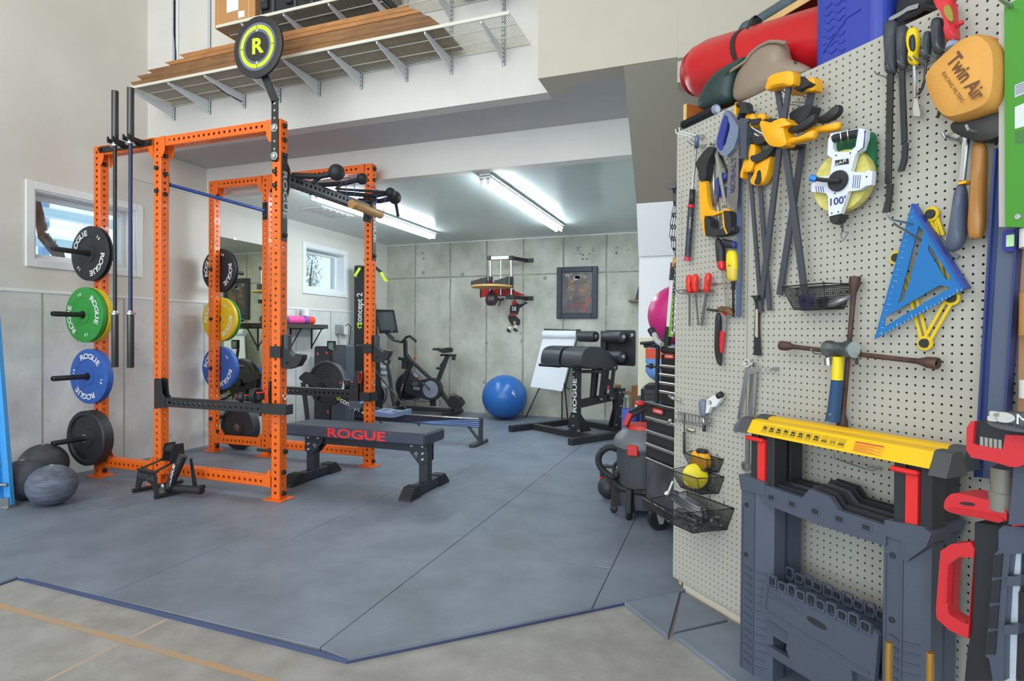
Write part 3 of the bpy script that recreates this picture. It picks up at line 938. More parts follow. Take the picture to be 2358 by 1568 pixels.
# ---- wall-ball target on a bent arm
t=Thing('wall_ball_target','round black target with lime ring and letter on a bent arm above the rack','target',(-.04,-.02,2.40))
mb=MB();AX=-.042
pts=[(AX,-.010,2.46),(AX,-.010,2.90)]
mb.box(AX-.030,-.013,2.44,AX+.030,-.004,2.87,.002)
q0,q1=Vector((AX,-.0085,2.868)),Vector((-.145,-.0085,3.08))
mb.bar(q0-(q1-q0)*.03,q1,.009,.058,up=(1,0,.45))
t.part('arm',mb,M_blk)
mb=MB()
for z in(2.675,2.475):mb.lathe([(.030,0),(.030,.004),(.02,.005),(.019,.018),(.010,.021),(0,.021)],(AX,-.013,z),(0,-1,0),14)
t.part('bolt',mb,M_zinc)
mb=MB()
for z in(2.85,2.80,2.745,2.58,2.525):mb.cyl((AX,-.0132,z),(AX,-.0138,z),.009,n=12)
t.part('slot_hole',mb,M_wht if False else mat('hole_light',(170,165,155),.8))
c=Vector((-.16,-.03,3.252))
mb=MB();mb.lathe([(0,0),(.19,0),(.218,.004),(.218,.022),(.205,.026),(0,.026)],c,(0,-1,0),64)
d=t.part('disc',mb,M_blk)
yf=c.y-.026
def annulus(mb,c,r0,r1,y,a0=0,a1=360,n=48):
 a=[math.radians(a0+(a1-a0)*i/n)for i in range(n+1)]
 vs=[(c.x+r0*math.cos(k),y,c.z+r0*math.sin(k))for k in a]+[(c.x+r1*math.cos(k),y,c.z+r1*math.sin(k))for k in a]
 mb.add(vs,[(i,i+1,n+2+i,n+1+i)for i in range(n)])
M_lime=mat('lime_paint',(204,236,38),.5)
mb=MB()
for k in range(4):annulus(mb,c,.124,.152,yf-.002,90*k+1,90*k+89,16)
t.part('ring',mb,M_lime,d)
mb=MB();annulus(mb,c,.106,.1235,yf-.001);annulus(mb,c,.1525,.170,yf-.001)
t.part('ring',mb,mat('slate',(104,110,132),.5),d,label='slate grey rings')
mb=MB();put_text(mb,'R',c+Vector((.0,yf-c.y-.0015,0)),(1,0,0),(0,0,1),.15,1.12,bold=.035)
t.part('letter',mb,M_lime,d)
mb=MB()
for z in(.115,-.115):mb.lathe([(.013,0),(.012,.006),(.006,.009),(0,.009)],c+Vector((0,yf-c.y,z)),(0,-1,0),12)
t.part('screw',mb,M_zinc,d)
# ---- wooden roller grip on blue cords
M_wood=mat('light_wood',(206,160,98),.5,rgb2=(178,130,74),vscale=5,stretch=(1,1,12))
x=.16
p0,p1=gx(808,469,x),gx(877,495,x)
t=Thing('climbing_grip_roller','wooden cylinder grip hung on blue cords from the cannonball bar','hanging grip',tuple(p1))
mb=MB();dv=(p1-p0).normalized()
mb.lathe([(0,0),(.03,0),(.036,.005),(.036,.03),(.032,.034),(.032,.045),(.036,.05),(.036,(p1-p0).length-.05),(.032,(p1-p0).length-.045),(.032,(p1-p0).length-.034),(.036,(p1-p0).length-.03),(.036,(p1-p0).length-.005),(.03,(p1-p0).length),(0,(p1-p0).length)],p0,dv,20)
t.part('roller',mb,M_wood)
M_cord=mat('blue_cord',(52,98,176),.8)
mb=MB()
q=[gx(795,410,x),gx(799,459,x)];mb.tube(q,.003,n=5)
q=[gx(816,408,x),gx(816,462,x)];mb.tube(q,.003,n=5)
q=[gx(868,450,x),gx(865,478,x)];mb.tube(q,.003,n=5)
q=[gx(888,448,x),gx(883,488,x)];mb.tube(q,.003,n=5)
q=[gx(800,409,x),gx(845,425,x),gx(888,448,x)];mb.tube(q,.003,n=5)
t.part('cord',mb,M_cord)
# ------------------------------------------------------------------ flat bench
M_navy=mat('navy_black_vinyl',(62,66,82),0.45,var=.08,vscale=6,bump=.08,bscale=260)
M_red=mat('red_print',(226,44,48),.5)
t=Thing('flat_bench','padded flat bench with red lettering on its side, right of the near rack post','bench',(.28,.62,0))
PX0,PX1,PY0,PY1,PZ0,PZ1=-.372,.925,.462,.790,.375,.467
mb=MB();mb.box(PX0,PY0,PZ0,PX1,PY1,PZ1,.014)
pad=t.part('pad',mb,M_navy)
mb=MB();put_text(mb,'ROGUE',(.318,PY0-.001,.421),(1,0,0),(0,0,1),.098,1.62,bold=.028);mb.lathe([(.006,0),(0,.0005)],(.625,PY0-.0005,.452),(0,-1,0),10)
t.part('lettering',mb,M_red,pad)
M_ben=mat('bench_black',(46,49,58),.42,var=.1,vscale=12)
mb=MB();mb.box(-.245,.595,.300,.885,.657,.374,.004);t.part('spine',mb,M_ben)
for x in(-.250,.806):
 mb=MB();mb.box(x,.585,.075,x+.076,.661,.372,.004);mb.box(x+.002,.5845,.18,x+.074,.590,.185)
 lg=t.part('leg',mb,M_ben)
 mb=MB();s_=1 if x<0 else-1
 xa=x if x<0 else x+.076
 poly=[(xa-s_*.006,.374),(xa-s_*.006,.235),(xa+s_*.062,.205),(xa+s_*.175,.325),(xa+s_*.175,.374)]
 mb.prism(poly,.574,.582);mb.prism(poly,.664,.672)
 gs=t.part('gusset',mb,M_ben,lg)
 mb=MB()
 for a,z in((.035,.35),(.13,.35),(.035,.295),(.035,.25)):
  bolt(mb,(xa+s_*a,.574,z),(0,-1,0),.010)
 t.part('bolts',mb,M_zinc,lg,kind=None)
 mb=MB();put_text(mb,'R',(xa+s_*.095,.5735,.285),(.75,0,-.66 if s_<0 else.66),(.66*(1 if s_<0 else-1),0,.75),.05,1.2,bold=.02)
 t.part('letter',mb,mat('grey_cut',(140,140,140),.5),lg)
 mb=MB();mb.box(x-.001,.385,.012,x+.077,.86,.078,.003)
 t.part('foot_bar',mb,M_ben)
 for y0,sg in((.385,-1),(.86,1)):
  mb=MB();poly=[(y0+sg*-.075,.0),(y0+sg*-.075,.086),(y0+sg*.005,.086),(y0+sg*.075,.016),(y0+sg*.078,.0)]
  mb.prism([(a,b)for a,b in poly],x-.01,x+.086,lambda a,y,b:(y,a,b))
  ft=t.part('rubber_foot',mb,M_rub)
  mb=MB()
  for k in range(7):
   f=k/7;ya_,za=y0+sg*(.008+.066*f),.083-.066*f
   mb.bar((x-.006,ya_,za),(x+.082,ya_,za),.005,.007)
  t.part('tread',mb,M_blk2,ft)
# ---- landmine / roller attachment on the floor
A,B=gz(362,1149),gz(312,1135)
dx=(A-B).normalized()
FL=Frame((A.x,A.y,0),math.atan2(dx.y,dx.x))  # x towards the right-hand foot, y away
W_=(A-B).length
t=Thing('roller_jammer_attachment','low black steel attachment with roller and pipe sleeves, unmounted on the floor','gym attachment',(-W_/2,.15,0),FL)
mb=MB()
for x in(0,-W_):
 mb.tube([(x,-.02,.02),(x+.02,.34,.02)],.0155,n=12)
t.part('floor_tube',mb,M_blk)
mb=MB()
zt=.185
mb.prism([(.012,.015),(-.035,zt),(-W_+.035,zt),(-W_-.012,.015),(-W_+.035,.02),(-W_+.075,.09),(-W_/2,.115),(-.075,.09),(-.035,.02)],0,.012)
ar=t.part('front_arch',mb,M_blk)
mb=MB();put_text(mb,'ROGUE',(-W_/2,-.001,.14),(1,0,0),(0,0,1),.05,1.3,bold=.02)
t.part('lettering',mb,mat('dark_grey_cut',(84,84,84),.5),ar)
yb_,zb_=.17,.235
mb=MB()
mb.bar((-.05,.0,zt),(-.07,yb_,zb_),.03,.007,b=.001);mb.bar((-W_+.05,.0,zt),(-W_+.07,yb_,zb_),.03,.007,b=.001)
mb.bar((-.035,.01,zt),(-W_+.035,.01,zt),.04,.008);mb.bar((-.055,yb_,zb_),(-W_+.055,yb_,zb_),.05,.008)
t.part('top_plate',mb,M_blk)
mb=MB()
for x in(-.06,-.17):mb.prism([(yb_-.05,zb_),(yb_-.03,zb_+.13),(yb_+.05,zb_+.13),(yb_+.06,zb_)],x,x+.008,lambda a,y,b:(y,a,b))
t.part('roller_bracket',mb,M_blk)
mb=MB();mb.lathe([(.0,0),(.036,0),(.04,.006),(.04,.02),(.036,.022),(.036,.09),(.04,.092),(.04,.125),(.034,.13),(0,.13)],(-.19,yb_,zb_+.085),(1,.2,0),24)
t.part('roller',mb,M_rub)
mb=MB();mb.cyl((.02,.07,.07),(.10,.13,.305),.031,n=20);
up_=t.part('pipe_sleeve',mb,M_blk)
mb=MB();put_text(mb,'ROGUE',(.075,.062,.17),(.32,.05,.95),(-.95,.0,.32),.036,1.4,bold=.03,lift=.0)
t.part('lettering',mb,M_wht,up_)
mb=MB();mb.cyl((.03,.10,.062),(.27,.17,.062),.028,n=18);mb.box(.0,.05,.04,.03,.11,.10)
t.part('pipe_sleeve',mb,M_blk)
mb=MB();mb.prism([(.10,.06),(.06,.26),(.085,.27),(.16,.06)],.20,.206)
t.part('side_gusset',mb,M_blk)
mb=MB();mb.lathe([(.022,0),(.022,.005),(.016,.014),(0,.016)],(.008,.035,.085),(0,-1,0),14)
t.part('bolt',mb,M_zinc)
# ---- medicine balls
M_med=mat('slam_ball_grey',(112,120,138),.7,rgb2=(78,82,92),vscale=9,bump=.4,bscale=36,stretch=(1,1,3.5))
M_med2=mat('slam_ball_dark',(84,86,88),.7,rgb2=(62,62,62),vscale=9,bump=.3,bscale=30)
def medball(px,py,r,sq,m_,lb):
 p=gz(px,py);p=p+Vector((p.x-CP.x,p.y-CP.y,0)).normalized()*r*.72;p.x=max(p.x,XL+r+.01)
 t=Thing('slam_ball',lb,'medicine ball',(p.x,p.y,0),group='slam balls by the left wall')
 mb=MB();mb.ball((p.x,p.y,r*sq),r,36,(1,1,sq));t.part('ball',mb,m_)
 mb=MB();mb.lathe([(.018,r*sq*2-.004),(.016,r*sq*2+.001),(0,r*sq*2+.001)],(p.x,p.y,0),(0,0,1),14)
 t.part('valve',mb,M_zinc)
medball(120,1171,.150,.93,M_med,'blue-grey textured slam ball in front, nearest the rack')
medball(52,1158,.150,.95,mat('slam_ball_mid',(82,86,98),.7,rgb2=(62,64,70),vscale=9,bump=.4,bscale=36),'dark blue-grey slam ball in the middle, left of the front one')
medball(34,1114,.165,.98,M_med2,'dark brown-grey slam ball at the back, partly behind the blue ladder')
# ---- fibreglass step ladder, cut by the left edge of the photo
M_lad=mat('ladder_blue',(72,162,226),.45,var=.05,vscale=8)
b_=gz(18,1168);
t=Thing('step_ladder','light blue fibreglass ladder side rail with metal foot at the left edge','ladder',(b_.x,b_.y,0))
top=gy(-30,560,b_.y-.05)
dv=(top-b_).normalized()
e=b_+dv*3.0
mb=MB()
sd=Vector((.96,.28,0));fd=dv.cross(sd).normalized()
def chan(p,q):
 mb.bar(p,q,.006,.075,up=sd);
for off in(-.037,.037):mb.bar(b_+sd*off+dv*.02,e+sd*off,.03,.006,up=sd)
mb.bar(b_+dv*.02+fd*.012,e+fd*.012,.005,.075,up=sd)
t.part('side_rail',mb,M_lad)
mb=MB();mb.box(b_.x-.10,b_.y-.04,0,b_.x+.055,b_.y+.05,.008,.002);mb.bar(b_+Vector((0,0,.005)),b_+dv*.07,.05,.06,up=sd);t.part('foot',mb,M_zinc);mb=MB();mb.cyl(b_+dv*.16+sd*-.10+fd*-.03,b_+dv*.16+sd*.03+fd*-.02,.012);mb.cyl(b_+dv*.62+sd*-.10+fd*-.03,b_+dv*.62+sd*-.02+fd*-.02,.012)
t.part('rung_rod',mb,M_zinc)
mb=MB()
for k in range(1,7):mb.bar(b_+dv*(.30*k)+sd*-.03,b_+dv*(.30*k)+sd*-.45+fd*.0,.075,.02,up=(0,0,1))
t.part('tread',mb,M_zinc)
# ---- mirror on the left wall behind the rack
t=Thing('wall_mirror','large frameless mirror on the left wall behind the rear plates','mirror',(XL+.012,2.0,.25))
mb=MB();mb.box(XL+.007,1.50,.22,XL+.013,2.50,2.255);t.part('glass',mb,M_mirror)
mb=MB()
for y in(1.7,2.3):mb.box(XL+.007,y-.02,.205,XL+.018,y+.02,.222);mb.box(XL+.007,y-.02,2.253,XL+.018,y+.02,2.268)
t.part('clip',mb,M_steel)
# ------------------------------------------------------------------ left wall shelf and what stands on it
t=Thing('wall_shelf','dark wooden shelf on black triangle brackets on the left wall','shelf',(XL+.13,2.5,1.27))
M_dkwood=mat('dark_shelf_wood',(66,62,56),.6,var=.15,vscale=5,stretch=(6,1,6))
mb=MB();mb.box(XL+.008,1.95,1.268,XL+.25,3.035,1.322,.002);t.part('board',mb,M_dkwood)
for y in(2.05,2.60,3.0):
 mb=MB();mb.box(XL+.008,y-.012,1.0,XL+.016,y+.012,1.268);mb.box(XL+.008,y-.012,1.258,XL+.20,y+.012,1.268);mb.bar((XL+.015,y,1.03),(XL+.17,y,1.258),.012,.010,up=(0,1,0))
 t.part('bracket',mb,M_blk)
zs=1.3225
def cylx(y0,y1,r,x=XL+.15):
 m=MB();m.lathe([(0,0),(r*.9,0),(r,.008),(r,y1-y0-.008),(r*.9,y1-y0),(0,y1-y0)],(x,y0,zs+r),(0,1,0),18);return m
for y0,y1,r,rgb,lb in((2.26,2.36,.052,(96,104,128),'dark grey-blue roll at the left on the wall shelf'),(2.37,2.66,.05,(246,92,170),'bright pink roll lying on the wall shelf'),(2.665,2.73,.055,(126,84,190),'purple roll between the pink and orange on the shelf'),(2.735,2.85,.052,(236,78,48),'orange-red roll at the right on the wall shelf')):
 solo('massage_roller',lb,'foam roller',cylx(y0,y1,r),mat('roll_%d'%rgb[0],rgb,.6),(XL+.15,(y0+y1)/2,zs),group='small coloured rolls on the wall shelf')
mb=MB();mb.lathe([(0,0),(.035,0),(.05,.19),(.048,.195),(0,.19)],(XL+.07,2.80,zs),n=18)
solo('paper_cup','white cup standing behind the orange roll on the shelf','cup',mb,M_wht,(XL+.07,2.80,zs))
# electrical box
t=Thing('outlet_box','grey metal outlet box with conduit and white plug on the left wall','outlet',(XL+.03,3.6,.0))
mb=MB();mb.box(XL+.006,3.50,1.20,XL+.06,3.62,1.33,.004);t.part('box',mb,mat('galv_grey',(160,164,166),.5,metal=.3))
mb=MB();mb.box(XL+.006,3.64,1.19,XL+.07,3.72,1.31,.008);t.part('plug_adapter',mb,M_wht)
mb=MB();mb.cyl((XL+.03,3.57,0.0),(XL+.03,3.57,1.2),.014);t.part('conduit',mb,mat('galv_grey'[:9]+'2',(186,190,192),.4,metal=.5))
mb=MB();mb.tube([(XL+.06,3.66,1.31),(XL+.08,3.70,1.35),(XL+.08,3.77,1.30),(XL+.05,3.78,1.1),(XL+.03,3.75,.9),(XL+.03,3.74,.2)],.006,n=6);t.part('cable',mb,M_blk2)

# ------------------------------------------------------------------ ski machine
YK=3.8
t=Thing('ski_machine','tall black ski exercise tower with lime handles in the left back corner','ski machine',(-1.86,YK,0))
mb=MB()
k=lambda px,py:(lambda v:(v.x,v.z))(gy(px,py,YK-.02))
mb.prism([k(816,612),k(841,612),k(849,660),k(855,700),k(872,960),k(815,960)],YK-.02,YK+.10)
tw=t.part('tower',mb,M_blk2)
mb=MB()
a,b=gy(826,752,YK-.022),gy(828,662,YK-.022)
put_text(mb,'concept 2',gy(828,711,YK-.0215),(b-a),(-1,0,0),.135,.86,bold=.02)
t.part('lettering',mb,M_wht,tw)
M_limeg=mat('lime_green',(188,222,30),.5)
p=gy(828,750,YK-.0215)
mb=MB();annulus(mb,p,.022,.040,YK-.0215,20,340,20);mb.box(p.x-.045,YK-.022,p.z+.02,p.x+.045,YK-.0205,p.z+.04)
t.part('logo',mb,M_limeg,tw)
mb=MB()
for px in(823,829,835):mb.lathe([(.008,0),(0,.001)],gy(px,795,YK-.0205),(0,-1,0),8)
t.part('hole',mb,M_wht,tw)
mb=MB()
p0,p1=gy(829,617,YK-.16),gy(818,634,YK-.19);mb.bar(p0,p1,.03,.035,b=.004);mb.bar(p1,p1+(p1-p0)*.12,.03,.06,b=.004)
p0,p1,p2=gy(866,620,YK-.05),gy(880,628,YK-.08),gy(886,645,YK-.08)
q=gy(877,627,YK-.08);mb.bar(q,p2,.03,.035,b=.004);mb.bar(p2,p2+Vector((.04,0,-.012)),.03,.035)
t.part('handle',mb,M_limeg)
mb=MB();mb.tube([gy(840,615,YK),gy(866,617,YK-.03),gy(878,627,YK-.06)],.022,n=10);mb.tube([gy(820,614,YK-.05),gy(832,614,YK-.12)],.02,n=8)
t.part('pulley_arm',mb,M_blk)
mb=MB();mb.tube([gy(866,622,YK-.05),gy(858,700,YK)],.003,n=5);t.part('cord',mb,M_wht)
mb=MB();p=gy(843,925,YK);mb.box(-2.10,YK-.35,0,-1.62,YK+.11,.05,.006);t.part('floor_stand',mb,M_blk)

# ------------------------------------------------------------------ rowing machine
YR0=2.49
t=Thing('rowing_machine','black rowing machine with monitor, flywheel and grey seat behind the rack','rowing machine',(-.7,YR0,0))
g=lambda px,py,y=YR0:gy(px,py,y)
M_rowg=mat('rower_grey',(92,98,106),.45)
M_flan=mat('flywheel_cover',(58,58,60),.5,var=.1)
c=g(757,882)
mb=MB();mb.lathe([(0,-.055),(.20,-.055),(.262,-.035),(.275,0),(.262,.035),(.20,.055),(0,.055)],c,(0,1,0),48)
fw=t.part('flywheel_cage',mb,M_flan)
mb=MB();mb.tube(arcpts(c+Vector((0,-.045,0)),(1,0,0),(0,0,1),.262,-20,200,26),.010,n=8);t.part('cage_rim',mb,M_rowg,fw)
mb=MB()
for k_ in range(5):mb.lathe([(.22-.035*k_,-.0575),(.225-.035*k_,-.0590),(.23-.035*k_,-.0575)],c,(0,1,0),40)
t.part('grille_ring',mb,M_blk2,fw)
mb=MB();mb.cyl(c+Vector((-.03,-.11,-.03)),c+Vector((-.03,-.05,-.03)),.05);mb.cyl(c+Vector((-.12,-.10,-.16)),c+Vector((-.12,-.05,-.16)),.04);t.part('hub',mb,M_blk2,fw)
pl=[(692,866),(704,856),(712,858),(800,905),(818,912),(816,922),(760,896),(706,884),(690,872)]
mb=MB();mb.prism([(g(a,b,YR0-.07).x,g(a,b,YR0-.07).z)for a,b in pl],YR0-.085,YR0-.05);t.part('side_shroud',mb,M_flan)
mb=MB()
mb.bar(g(698,880),g(708,962),.03,.06,up=(1,0,0),b=.006);mb.bar(g(755,915),g(735,955),.02,.03,up=(1,0,0));mb.box(g(708,962).x-.03,YR0-.22,0,g(708,962).x+.03,YR0+.22,.05,.006)
mb.bar(g(708,962),(g(708,962).x,YR0,.03),.03,.05,up=(1,0,0))
t.part('front_leg',mb,M_flan)
mb=MB();mb.bar(g(764,808,YR0-.02),g(773,860,YR0-.02),.03,.028,up=(1,0,0),b=.004);mb.bar(g(760,815,YR0-.03),g(766,858,YR0-.03),.012,.006,up=(1,0,0));mb.box(g(766,860).x,YR0-.06,g(766,895).z,g(784,860).x,YR0+.03,g(766,858).z,.004)
t.part('monitor_arm',mb,M_flan)
a,b=g(753,785,YR0-.06),g(771,808,YR0-.06)
mb=MB();mb.box(a.x,YR0-.065,b.z,b.x,YR0-.03,a.z,.005);mo=t.part('monitor',mb,M_blk2)
a,b=g(757,789,YR0-.06),g(768,803,YR0-.06)
mb=MB();mb.box(a.x,YR0-.0665,b.z,b.x,YR0-.064,a.z);t.part('screen',mb,mat('lcd_green',(120,150,134),.2),mo)
mb=MB()
for px in(762,766,769):mb.lathe([(.006,0),(0,.001)],g(px,804.7,YR0-.066),(0,-1,0),8)
t.part('button',mb,M_wht,mo)
pl=[(766,896),(800,905),(822,918),(838,930),(900,955),(900,968),(868,968),(840,962),(800,935),(766,912)]
mb=MB();mb.prism([(g(a,b,YR0-.04).x,g(a,b,YR0-.04).z)for a,b in pl],YR0-.045,YR0+.045);bm_=t.part('boom',mb,M_blk2)
mb=MB();a,b=g(788,920,YR0-.046),g(838,945,YR0-.046);put_text(mb,'concept 2',g(812,934,YR0-.0475),b-a,(.35,0,.93),.10,.92,bold=.02)
t.part('lettering',mb,M_wht,bm_)
mb=MB();p=g(779,916,YR0-.0475);annulus(mb,p,.016,.03,p.y,0,360,16);mb.box(p.x-.04,p.y-.0005,p.z+.0,p.x+.01,p.y+.0005,p.z+.016);t.part('logo',mb,M_limeg,bm_)
x0,x1=g(868,960).x,g(1106,960).x
zt,zb=g(1000,957).z,g(1000,977).z
mb=MB();mb.box(x0,YR0-.03,zb,x1,YR0+.03,zt-.008,.003);ra=t.part('rail',mb,mat('rail_dark_blue',(46,50,68),.4))
mb=MB();mb.box(x0+.05,YR0-.036,zt-.008,x1,YR0+.036,zt,.002);t.part('slide_track',mb,M_steel,ra)
M_stripe=mat('rail_stripe_blue',(128,158,214),.4)
mb=MB()
for k_ in range(4):
 pts=[]
 for i in range(15):
  f=i/14;x=x0+.35+(x1-x0-.35)*f
  z=zb+.012+(k_*.017)*(3*f*f-2*f**3)*1.25+.003*f
  wd=.0018+.0048*f
  pts.append((x,z,wd))
 for(a,z,w),(b,z2,w2)in zip(pts,pts[1:]):mb.add([(a,YR0-.0312,z-w),(b,YR0-.0312,z2-w2),(b,YR0-.0312,z2+w2),(a,YR0-.0312,z+w)],[(0,1,2,3)])
t.part('decal',mb,M_stripe,ra)
xs0,xs1=g(866,940).x,g(933,940).x
zs_=g(900,950).z
mb=MB();prf=[(xs0,zs_-.03),(xs0,zs_+.025),(xs0+.07,zs_+.03),(xs0+.2,zs_+.018),(xs1-.07,zs_+.012),(xs1-.02,zs_+.04),(xs1,zs_+.035),(xs1-.005,zs_-.02),(xs1-.08,zs_-.035)]
mb.prism(prf,YR0-.15,YR0+.15);t.part('seat',mb,mat('seat_grey_blue',(120,138,172),.5))
mb=MB();mb.box((xs0+xs1)/2-.08,YR0-.06,zt,(xs0+xs1)/2+.10,YR0+.06,zs_-.02)
for s_ in(-.06,.08):mb.cyl(((xs0+xs1)/2+s_,YR0-.075,zt+.02),((xs0+xs1)/2+s_,YR0+.07,zt+.02),.018)
t.part('seat_carriage',mb,M_steel)
mb=MB();mb.box(x1-.012,YR0-.03,.03,x1+.022,YR0+.03,zt+.012,.003);mb.bar((x1-.14,YR0,zb),(x1-.015,YR0,.05),.05,.012,up=(1,0,0));mb.box(x1-.05,YR0-.19,0,x1+.02,YR0+.19,.036,.005)
t.part('rear_leg',mb,mat('rear_leg_grey',(74,76,82),.4,metal=.3))
mb=MB();mb.box(g(822,925).x,YR0-.16,g(822,935).z,g(845,925).x,YR0+.16,g(822,915).z,.004);t.part('footrest',mb,M_rowg)
p0,p1=g(806,940,YR0-.14),g(827,929,YR0-.14)
mb=MB();mb.tube([p0,p0.lerp(p1,.5)+Vector((0,0,.006)),p1,p1+Vector((.05,.12,.03))],.016,n=10);t.part('handle',mb,mat('handle_blue',(104,146,204),.5))

# ------------------------------------------------------------------ upright dark panels behind the rower
YP=2.95
h=lambda px,py,y=YP:gy(px,py,y)
t=Thing('folded_walking_pad','dark rounded upright machine panels with orange marks behind the rowing machine','exercise machine',(h(760,955).x,YP+.1,0))
a,b=h(724,797),h(760,958)
mb=MB();mb.prism(rr(a.x,.02,b.x,a.z,.035),YP,YP+.08);dk=t.part('deck',mb,mat('deck_dark',(58,60,66),.55))
mb=MB()
for px,py in((732,814),(752,812),(755,948)):
 p=h(px,py);mb.bar(p+Vector((-.012,-.001,.012)),p+Vector((.012,-.001,-.016)),.004,.022)
t.part('orange_mark',mb,mat('orange_mark',(236,92,50),.5),dk)
a,b=h(768,794),h(801,962)
mb=MB();mb.prism(rr(a.x,.02,b.x,a.z,.03),YP-.04,YP+.14)
t.part('side_cabinet',mb,mat('deck_mid',(82,88,98),.5))
mb=MB();mb.box(h(728,960).x,YP-.2,.0,h(812,960).x,YP+.22,.045,.006);t.part('floor_base',mb,M_blk)

# ------------------------------------------------------------------ exercise bike with tablet
YBK2=4.38
g=lambda px,py,y=YBK2:gy(px,py,y)
t=Thing('exercise_bike','black upright exercise bike with tilted touch screen by the concrete wall','exercise bike',(-1.4,YBK2,0))
G2=lambda*p,y=YBK2:[(lambda v:(v.x,v.z))(g(a,b,y))for a,b in p]
M_bk=mat('bike_black',(44,46,50),.45,var=.08)
M_bg=mat('bike_grey',(128,136,146),.45)
mb=MB();mb.prism(G2((869,713),(913,714),(923,766),(882,768)),YBK2-.10,YBK2-.07);sc_=t.part('screen_body',mb,M_bk)
mb=MB();mb.prism(G2((874,719),(912,719),(919,760),(884,760)),YBK2-.102,YBK2-.0995);t.part('screen',mb,mat('screen_glass',(92,98,100),.12),sc_)
mb=MB();put_text(mb,'N',g(902,762.3,YBK2-.103),(1,0,0),(0,0,1),.022,3);t.part('lettering',mb,M_wht,sc_)
mb=MB();mb.bar(g(885,762),g(905,780),.05,.04,b=.006);mb.box(g(864,722).x,YBK2-.07,g(864,736).z,g(876,722).x,YBK2,g(864,721).z);t.part('screen_mount',mb,M_bk)
mb=MB()
for yo in(-.2,.2):
 mb.tube([g(892,770,YBK2+yo),g(905,783,YBK2+yo),g(925,788,YBK2+yo*.8),g(936,776,YBK2+yo),g(944,774,YBK2+yo*1.1),g(958,786,YBK2+yo*1.2)],.019,n=10)
mb.tube([g(925,788,YBK2-.16),g(925,788,YBK2+.16)],.02,n=10)
t.part('handlebar',mb,M_bk)
mb=MB();mb.bar(g(933,783),g(934,822),.045,.055,up=(1,0,0),b=.006);mb.bar(g(934,817),g(948,836),.07,.07,b=.008);mb.cyl(g(918,825,YBK2),g(932,828,YBK2),.025);mb.box(g(928,834).x,YBK2-.04,g(928,849).z,g(940,834).x,YBK2+.04,g(928,830).z)
t.part('stem',mb,M_bk)
mb=MB();mb.ball(g(955,822,YBK2-.02),.026,14,(1,1,.7));mb.cyl(g(955,824),g(952,832),.01);t.part('resistance_knob',mb,mat('knob_orange',(236,88,48),.5))
mb=MB();mb.bar(g(938,822),g(1000,880),.05,.045,b=.006);mb.bar(g(994,872),g(1040,935),.06,.06,b=.006);t.part('main_beam',mb,M_bk)
mb=MB();p0,p1,p2,p3=g(949,835),g(935,862),g(922,900),g(915,935)
mb.bar(p0,p1+(p1-p0)*.1,.05,.06,up=(1,0,0),b=.006);mb.bar(p1,p3,.05,.055,up=(1,0,0),b=.006);t.part('front_post',mb,M_bk)
mb=MB();put_text(mb,'NORDIC',g(926,892,YBK2-.027),(g(934,868)-g(920,915)),(-1,0,.2),.03,1.0);t.part('lettering',mb,M_wht)
c=g(940,890,YBK2+.05)
mb=MB();mb.lathe([(.0,-.03),(.19,-.03),(.205,-.02),(.205,.02),(.19,.03),(0,.03)],c,(0,1,0),40);t.part('flywheel',mb,M_blk2)
mb=MB();mb.tube(arcpts(c+Vector((0,.035,0)),(1,0,0),(0,0,1),.225,-70,250,30),.028,n=10);mb.tube(arcpts(c+Vector((.01,-.04,0)),(1,0,0),(0,0,1),.225,40,60,8),.028,n=10);t.part('flywheel_guard',mb,M_bg)
mb=MB();mb.tube(arcpts(c+Vector((0,-.035,0)),(1,0,0),(0,0,1),.235,15,55,8),.008,n=6);t.part('orange_accent',mb,mat('knob_orange',(236,88,48),.5))
c2=g(995,896,YBK2-.06)
mb=MB()
poly=[]
o1=G2((936,880),(950,876),y=YBK2-.06)
r2=.165
C2=(c2.x,c2.z)
poly=[G2((934,898),y=YBK2-.06)[0],G2((938,881),y=YBK2-.06)[0]]+[(C2[0]+r2*math.cos(math.radians(a)),C2[1]+r2*math.sin(math.radians(a)))for a in range(100,-105,-12)]+[G2((945,908),y=YBK2-.06)[0]]
mb.prism(poly,YBK2-.10,YBK2-.02);gd=t.part('belt_guard',mb,M_bk)
mb=MB();mb.lathe([(0,0),(.125,0),(.128,-.004),(0,-.006)],(C2[0]-.005,YBK2-.1005,C2[1]),(0,1,0),32);t.part('crank_cover',mb,M_bg,gd)
mb=MB();p=g(959,894,YBK2-.102);put_text(mb,'S22i',p,(1,0,-.04),(0,0,1),.062,1.0,bold=.02);t.part('lettering',mb,M_wht,gd)
mb=MB();mb.bar(Vector((C2[0],YBK2-.12,C2[1])),g(972,880,YBK2-.12),.012,.025,up=(0,0,1));mb.box(g(964,884).x,YBK2-.2,g(964,885).z,g(976,880).x,YBK2-.11,g(964,878).z,.005);t.part('crank',mb,mat('crank_steel',(110,114,120),.35,metal=.6))
mb=MB();mb.bar(g(1008,878),g(1030,820),.05,.06,up=(1,0,0),b=.005);mb.bar(g(1015,845),g(1033,818),.04,.045,up=(1,0,0));mb.box(g(1015,820).x,YBK2-.02,g(1015,820).z,g(1050,815).x,YBK2+.02,g(1015,815).z,.004);mb.box(g(1041,820).x,YBK2-.02,g(1041,829).z,g(1048,820).x,YBK2+.02,g(1041,820).z,.004)
mb.ball(g(1009,848,YBK2-.03),.028,12,(1.3,1,.8));t.part('seat_post',mb,M_bk)
mb=MB();mb.prism(G2((1000,803),(1005,801),(1020,803),(1034,800),(1039,803),(1037,811),(1024,813),(1012,807),(1001,806)),YBK2-.07,YBK2+.07);t.part('saddle',mb,M_rub)
